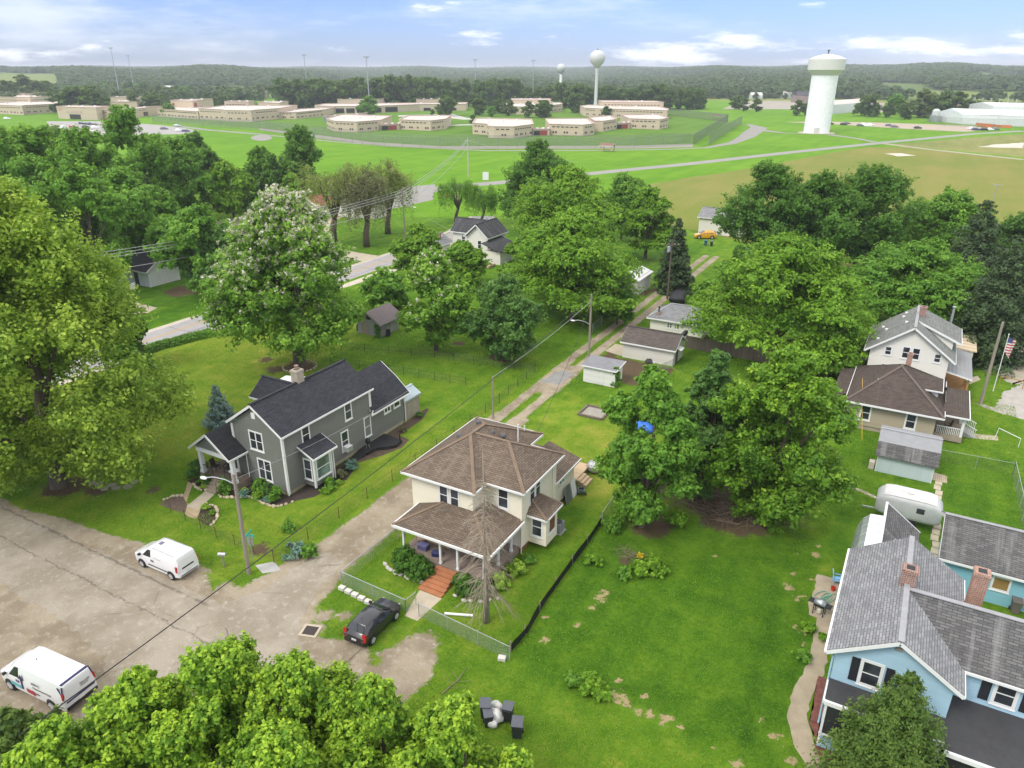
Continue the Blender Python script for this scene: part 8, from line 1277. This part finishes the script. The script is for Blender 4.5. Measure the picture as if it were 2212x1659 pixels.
for q, l in (((1312, 327), 'small open picnic shelter on the lawn before the fence'), ((1548, 258), 'small brown shelter beyond the fenced corridor')):
    p = G(*q); c = thing('picnic_shelter', l, 'shelter', p); a = V3(p); gable(c, p[0]-3, p[0]+3, p[1]-2.2, p[1]+2.2, 2.5, 3.5, 'x', plain('shelter_roof', (.20, .11, .075), .8), t=.1, ridge=False)
    for sx in (-2.4, 2.4):
        for sy in (-1.7, 1.7): MB().box(p[0]+sx-.15, p[0]+sx+.15, p[1]+sy-.15, p[1]+sy+.15, 0, 2.5).build('post', plain('shelter_post', (.45, .33, .15), .8), c)
    MB().box(p[0]-1.2, p[0]+1.2, p[1]-.5, p[1]+.5, .65, .75).build('table', plain('shelter_post', (.45, .33, .15)), c)
# parked cars
cols = dict(black=(.02, .02, .025), navy=(.03, .045, .09), white=(.75, .75, .76), silver=(.36, .38, .40), red=(.3, .03, .025), grey=(.11, .115, .12)); proto = {}
def pcar(px, colr, rz, label, group):
    if colr not in proto: o = proto[colr] = car('parked_car', label, 'car', (0, 0, 0), 0, HATCH, paint('car_'+colr, cols[colr]), [(-1.55, .75, .3, .5)], (1.0, .2), (-1.80, -1.42), (1.25, -1.22), lod=1)
    else: o = copy_tree(proto[colr])
    q = G(*px); relabel(o, label, group, (q[0], q[1], .06), rz, (1.12, 1.05, 1.05))
gl = 'cars in the left car park'
for i, (px, c_, l) in enumerate((((178, 268.5), 'navy', 'first dark blue car of the row before the tan entrance'), ((187, 269.5), 'black', 'second car of the row before the tan entrance, black'), ((197, 270), 'navy', 'third car of the row before the tan entrance, blue'), ((205, 270.5), 'grey', 'fourth car of the row before the tan entrance, dark grey'), ((186, 276.5), 'black', 'black car in the second row before the entrance'), ((206, 277), 'white', 'white car in the second row before the entrance'), ((140, 277), 'white', 'white car half hidden by the tall wood tree tops'), ((157, 276), 'red', 'red car beside the half hidden white one'), ((16, 258), 'white', 'white car alone at the far left by the block building'), ((384, 274), 'silver', 'silver blue car driving on the lane before the low tan wing'), ((388, 284), 'white', 'white car below the driving silver one'), ((402, 285), 'navy', 'dark blue car beside the white one above the left wood'), ((355, 280), 'grey', 'grey car left of the white one above the left wood'), ((196, 286), 'white', 'white car low among the left wood tree tops'), ((230, 283), 'silver', 'silver car behind the tallest tree of the left wood'))): pcar(px, c_, R(20+(i*37) % 25), l, gl)
gr_ = 'cars in the right car park'
for i, (px, c_, l) in enumerate((((1793, 269), 'black', 'black car hidden at the foot of the big white tower'), ((1822, 270.5), 'black', 'black car just right of the big white tower'), ((1829, 268.5), 'grey', 'grey car just right of the big white tower'), ((1858, 273), 'grey', 'grey car in the knot of cars on the far lot'), ((1866, 271), 'white', 'white car in the knot of cars on the far lot'), ((1874, 274), 'white', 'second white car in the knot of cars on the far lot'), ((1880, 271.5), 'white', 'rear white car in the knot of cars on the far lot'), ((1920, 273), 'grey', 'dark grey car in the middle of the far lot'), ((1932, 276), 'grey', 'second dark grey car in the middle of the far lot'), ((1982, 278.5), 'black', 'black car at the right end of the far lot'), ((2098, 280), 'white', 'first white car by the orange barrier'), ((2107, 282), 'navy', 'dark blue car by the orange barrier'), ((2116, 281.5), 'silver', 'silver car in the row right of the orange barrier'), ((2126, 282), 'black', 'black car in the row right of the orange barrier'), ((2138, 282), 'white', 'white car in the row right of the orange barrier'), ((2150, 281.5), 'grey', 'grey car at the right end of the last row'))): pcar(px, c_, R(15+(i*41) % 40), l, gr_)
# ---- terrain beyond, woods
def hill(phi, d):
    def ss(x, a, b): q = np.clip((x-a)/(b-a), 0, 1); return q*q*(3-2*q)
    l = ss(-phi, R(6), R(22)); r = ss(phi, R(4), R(20)); c = 1-np.maximum(l, r)
    z = c*(22*ss(d, 1900, 4200))+l*(24*ss(d, 1100, 2200))+r*(9*ss(d, 950, 1500)+22*ss(d, 1400, 3000)); 
    return z+ss(d, 1100, 2500)*(4*np.sin(phi*23+d*.0011)+3*np.sin(phi*51+1.3))-.02
ph = np.linspace(-R(62), R(62), 170); dd = 800*(9000/800)**np.linspace(0, 1, 70); PH, DD = np.meshgrid(ph, dd); HZ = hill(PH, DD); HZ[0] = -3.0
fx = np.sin(PH)*DD; fy = np.cos(PH)*DD; VX = fx*cos(YAW)-fy*sin(YAW); VY = fx*sin(YAW)+fy*cos(YAW); ix = np.arange(PH.size).reshape(PH.shape)
def fieldmask(phi, d):
    m = np.zeros(np.shape(phi))
    for p0, p1, d0, d1 in ((-40, -29.5, 1250, 2000), (-27, -19, 1080, 1380), (-17, -12.5, 900, 1150), (27, 40, 1000, 1250), (16, 26, 820, 1000)): m = np.maximum(m, ((phi > R(p0)) & (phi < R(p1)) & (d > d0) & (d < d1)).astype(float))
    return m
hm = np_mesh('hills', np.stack([VX, VY, HZ], -1).reshape(-1, 3), np.stack([ix[:-1, :-1], ix[:-1, 1:], ix[1:, 1:], ix[1:, :-1]], -1).reshape(-1, 4)[:, ::1], dict(field=fieldmask(PH, DD)))
t = NT('hill_ground'); p_ = t.pos(); n1 = t.noise(p_, .006, 5); t.pbr(t.mix(t.math('MAXIMUM', t.attr('field'), t.math('MULTIPLY', t.step(n1, .56, .62), .0)), (.10, .15, .04), t.mix(t.noise(p_, .003, 3), (.12, .19, .035), (.20, .22, .07))), .95, spec=.05); hm.materials.append(t.m); hm.polygons.foreach_set('use_smooth', [True]*len(hm.polygons)); ho = bpy.data.objects.new('hills', hm); COL.objects.link(ho); setp(ho, kind='structure')
protos = []
for i, (k, lm, hh, rr) in enumerate((('egg', 'far', 15, 5.6), ('round', 'far', 13, 6), ('egg', 'mid', 14, 5.5), ('dome', 'far', 16, 6.2), ('tall', 'far', 17, 4.4), ('round', 'fol', 12, 5.4))):
    c = add_tree('distant_tree', 'distant tree', (0, 0, 0), hh, rr, k, lm, z0=hh*.08, nb=13, ns=9, nl=20, leaf=.85, seed=400+i, br=(.30, .46)); protos.append(c)
used = [False]*6
def ftree(px, sc, label, group, k, loc=None, zz=0):
    o = protos[k] if not used[k] else copy_tree(protos[k]); used[k] = True; q = loc or G(*px); relabel(o, label, group, (q[0], q[1], zz), rnd.uniform(0, 6.28), sc); 
    if group is None and 'group' in o: del o['group']
for px, top, k, l in (((800, 250), 212, 2, 'lime green yard tree beside the light mast'), ((786, 246), 220, 2, 'thin yard tree left of the lime green one'), ((964, 250), 212, 1, 'round yard tree left of the middle mast'), ((1035, 249), 218, 1, 'round yard tree below the middle mast'), ((1062, 252), 232, 2, 'yard tree left of the front stepped building roof'), ((1078, 246), 218, 1, 'yard tree right of the middle mast'), ((1100, 250), 222, 5, 'yard tree behind the nearest stepped building'), ((1142, 254), 224, 3, 'wide yard tree left of the bulb water tower'), ((1172, 255), 222, 1, 'dark wide yard tree behind the red door link'), ((1180, 252), 225, 3, 'yard tree right of the wide dark one'), ((1243, 244), 208, 1, 'round tree left of the bulb tower foot'), ((1310, 254), 232, 0, 'dark tree in front of the bulb tower foot'), ((952, 252), 236, 0, 'dark small tree by the wide tan building'), ((934, 249), 240, 0, 'low dark shrub tree by the wide tan building'), ((1022, 268), 250, 0, 'dark round bush between the front buildings'), ((480, 233), 208, 0, 'tree behind the long stepped building'), ((465, 230), 212, 1, 'tree left of the one behind the stepped building'), ((514, 234), 214, 0, 'narrow tree right of the one behind the stepped building'),
                    ((210, 252), 193, 0, 'dark tree right of the far left block building'), ((172, 250), 196, 1, 'dark tree behind the tan entrance building'), ((130, 246), 200, 0, 'dark tree left of the tan entrance building'), ((330, 246), 207, 1, 'round tree left of the low tan wing'), ((355, 242), 208, 0, 'dark tree behind the low tan wing'), ((296, 245), 206, 3, 'tree at the foot of the tallest light mast'), ((320, 240), 212, 5, 'olive tree right of the tallest light mast'), ((366, 252), 226, 2, 'small bright tree at the left end of the low wing'), ((60, 228), 175, 5, 'olive tree behind the far left block building'), ((20, 230), 180, 0, 'tree at the far left edge'), ((100, 226), 182, 1, 'tree right of the olive one on the far left'),
                    ((1590, 236), 210, 1, 'small round tree beyond the corridor fence'), ((1606, 240), 216, 0, 'dark tree left pair beyond the corridor fence'), ((1633, 242), 216, 0, 'dark tree right pair beyond the corridor fence'), ((1722, 250), 221, 3, 'wide dark tree left of the big white tower'), ((1740, 250), 226, 0, 'dark tree touching the big white tower'), ((1860, 250), 216, 3, 'tree right of the big white tower before the shed'), ((1880, 252), 212, 1, 'large tree before the long white shed'), ((1915, 254), 226, 0, 'dark tree right of the long white shed'), ((1930, 248), 208, 2, 'tall tree in the far right row, left'), ((1955, 258), 226, 1, 'low round tree in the far right row'), ((1987, 254), 204, 5, 'tallest tree in the far right row'), ((2010, 256), 218, 1, 'tree left of the small white silo'), ((2036, 252), 206, 3, 'dark tree right of the small white silo'), ((2060, 254), 204, 0, 'darkest tree of the far right row'), ((2085, 252), 218, 0, 'last tree of the far right row'), ((2110, 248), 222, 1, 'tree behind the brick building, left'), ((2150, 246), 222, 1, 'tree behind the brick building, right')):
    p = G(*px); h = max(4, Hat(top, p)); hh = (15, 13, 14, 16, 17, 12)[k]; s = h/hh*1.12; s2 = s*1.3; ftree(None, (s2, s2, s), l, None, k, loc=p)
# wood behind the institution: front ranks tree by tree
g = np.random.default_rng(31); n = 0
def wood(x0, x1, yb, rows, topf, label, group, step, ks=(0, 3, 4, 1)):
    global n
    for r_i in range(rows):
        x = x0+g.uniform(0, step)
        while x < x1:
            yy = yb(x)-r_i*2.2+g.uniform(-1, 1); p = G(x, yy); h = max(7, Hat(topf(x), p))*g.uniform(.84, 1.06); k = int(g.choice(ks)); hh = (15, 13, 14, 16, 17, 12)[k]; s = h/hh; ftree(None, (s*g.uniform(.95, 1.25),)*2+(s,), label, group, k, loc=p); x += step*g.uniform(.7, 1.3)
wood(600, 1130, lambda x: 236-(x-600)*.012, 2, lambda x: 172+4*sin(x*.02), 'dark tree in the front ranks of the wood behind the wide tan building', 'front trees of the wood', 19); wood(1130, 1520, lambda x: 232+(x-1130)*.016, 2, lambda x: 186+3*sin(x*.03), 'dark tree in the part of the wood behind the bulb water tower', 'wood trees by the bulb tower', 19)
wood(-20, 610, lambda x: 214-8*sin(x*.011), 3, lambda x: 186+6*sin(x*.017), 'tree in the loose wood behind the left tan buildings', 'trees behind the left tan buildings', 26, (0, 1, 2, 3, 5)); wood(1520, 1720, lambda x: 206, 1, lambda x: 190, 'tree in the row beyond the right end of the wood', 'trees beyond the wood', 24)
wood(1540, 1760, lambda x: 214, 2, lambda x: 209, 'low scrub bush on the rough slope left of the white tower', 'scrub bushes on the rough slope', 20, (1, 5)); wood(1820, 2212, lambda x: 216, 1, lambda x: 210, 'low scrub bush on the rough slope right of the white tower', 'scrub bushes right of the tower', 30, (1, 5))
# the forest that rolls off to the horizon: one mass
g = np.random.default_rng(12); PT = []
d = 830.0
while d < 7600:
    sp = max(9.0, d*.0105); k = int(R(86)*d/sp); phi = g.uniform(-R(43), R(43), k); dj = d+g.uniform(-.5, .5, k)*sp; PT.append(np.stack([phi, dj, np.full(k, sp)], 1)); d += sp*.95
PT = np.concatenate(PT); phi, d, sp = PT.T; keep = fieldmask(phi, d) < .5
keep &= ~((phi > R(9.5)) & (d < 960+0*d)); keep &= ~((phi < -R(18)) & (d < 980) & (g.uniform(0, 1, len(d)) < .55)); keep &= ~((phi > R(9)) & (d < 1010) & (g.uniform(0, 1, len(d)) < .75)); keep &= (np.sin(phi*40+d*.004)+np.sin(phi*17-d*.0023) > -1.2)
phi, d, sp = phi[keep], d[keep], sp[keep]; N_ = len(phi); q = 30; hz = hill(phi, d); X = np.sin(phi)*d; Y = np.cos(phi)*d; TX = X*cos(YAW)-Y*sin(YAW); TY = X*sin(YAW)+Y*cos(YAW); Ht = g.uniform(9, 15, N_)*np.where(phi > R(6), 1.0, 1.1); rad = sp*.60
D = rdir(N_*q, g).reshape(N_, q, 3); D[..., 2] = np.abs(D[..., 2])*1.1-.25; Cn = np.stack([TX, TY, hz+Ht*.52], -1)[:, None, :]+D*np.stack([rad, rad, Ht*.46], -1)[:, None, :]*g.uniform(.7, 1.05, (N_, q, 1)); Nn = unit(D+np.array([0, 0, .45])+.5*rdir(N_*q, g).reshape(N_, q, 3)); Tn = (.45+g.normal(0, .13, (N_, 1))+g.normal(0, .06, (N_, q))); Sn = np.repeat(rad*.48, q)*g.uniform(.7, 1.2, N_*q)
me = leaf_mesh('forest', Cn.reshape(-1, 3), Nn.reshape(-1, 3), Sn, Tn.reshape(-1), LM['fst'], g, .8); fo = bpy.data.objects.new('forest', me); COL.objects.link(fo); setp(fo, kind='stuff')
for px_, dist, w_, d_, h_, m_, l in ((345, 1250, 34, 12, 5, M_tinw, 'white farm shed among the fields on the left'), (478, 1150, 14, 12, 6, M_tinw, 'pale farm house with hipped roof among the left trees'), (1570, 1010, 18, 10, 4, M_tinw, 'small white building at the edge of the far rough slope'), (1640, 960, 14, 8, 4, M_tinw, 'small white shed on the far rough slope')):
    v = FW*dist+RT*((px_-PCX)/PXF*dist*cos(PITCH)); z = float(hill(np.array((px_-PCX)/PXF*.92), np.array(float(dist)))); z = max(z, 0); c = thing('farm_building', l, 'building', (v.x, v.y, z)); mb = MB(); a = RT*(w_/2); b = FW*(d_/2); o_ = V3((v.x, v.y, z)); cs = [o_-a-b, o_+a-b, o_+a+b, o_-a+b]; mb.prism([(q_.x, q_.y) for q_ in cs], z-2, z+h_, cap=False); mb.build('wall', m_, c); rz_ = [q_+Z*h_ for q_ in cs]; r1, r2 = (rz_[0]+rz_[3])/2+Z*3, (rz_[1]+rz_[2])/2+Z*3; MB().poly([rz_[0], rz_[1], r2, r1]).poly([rz_[2], rz_[3], r1, r2]).poly([rz_[1], rz_[2], r2]).poly([rz_[3], rz_[0], r1]).build('roof', plain('pale_farm_roof', (.6, .58, .56), .6), c)

# ---------------------------------------------------------------- haze
hb_ = MB().box(-8500, 8500, -8500, 9500, -8, 66).build('haze', None); setp(hb_, kind='stuff'); hmat = bpy.data.materials.new('haze_air'); hmat.use_nodes = True; nt = hmat.node_tree; nt.nodes.clear(); pv_ = nt.nodes.new('ShaderNodeVolumePrincipled'); pv_.inputs['Color'].default_value = (.86, .91, .97, 1); pv_.inputs['Density'].default_value = .00017; pv_.inputs['Anisotropy'].default_value = .2; oo = nt.nodes.new('ShaderNodeOutputMaterial'); nt.links.new(pv_.outputs[0], oo.inputs['Volume']); hb_.data.materials.append(hmat); hmat.cycles.homogeneous_volume = True if hasattr(hmat, 'cycles') and hasattr(hmat.cycles, 'homogeneous_volume') else None
print('objects', len(bpy.data.objects))
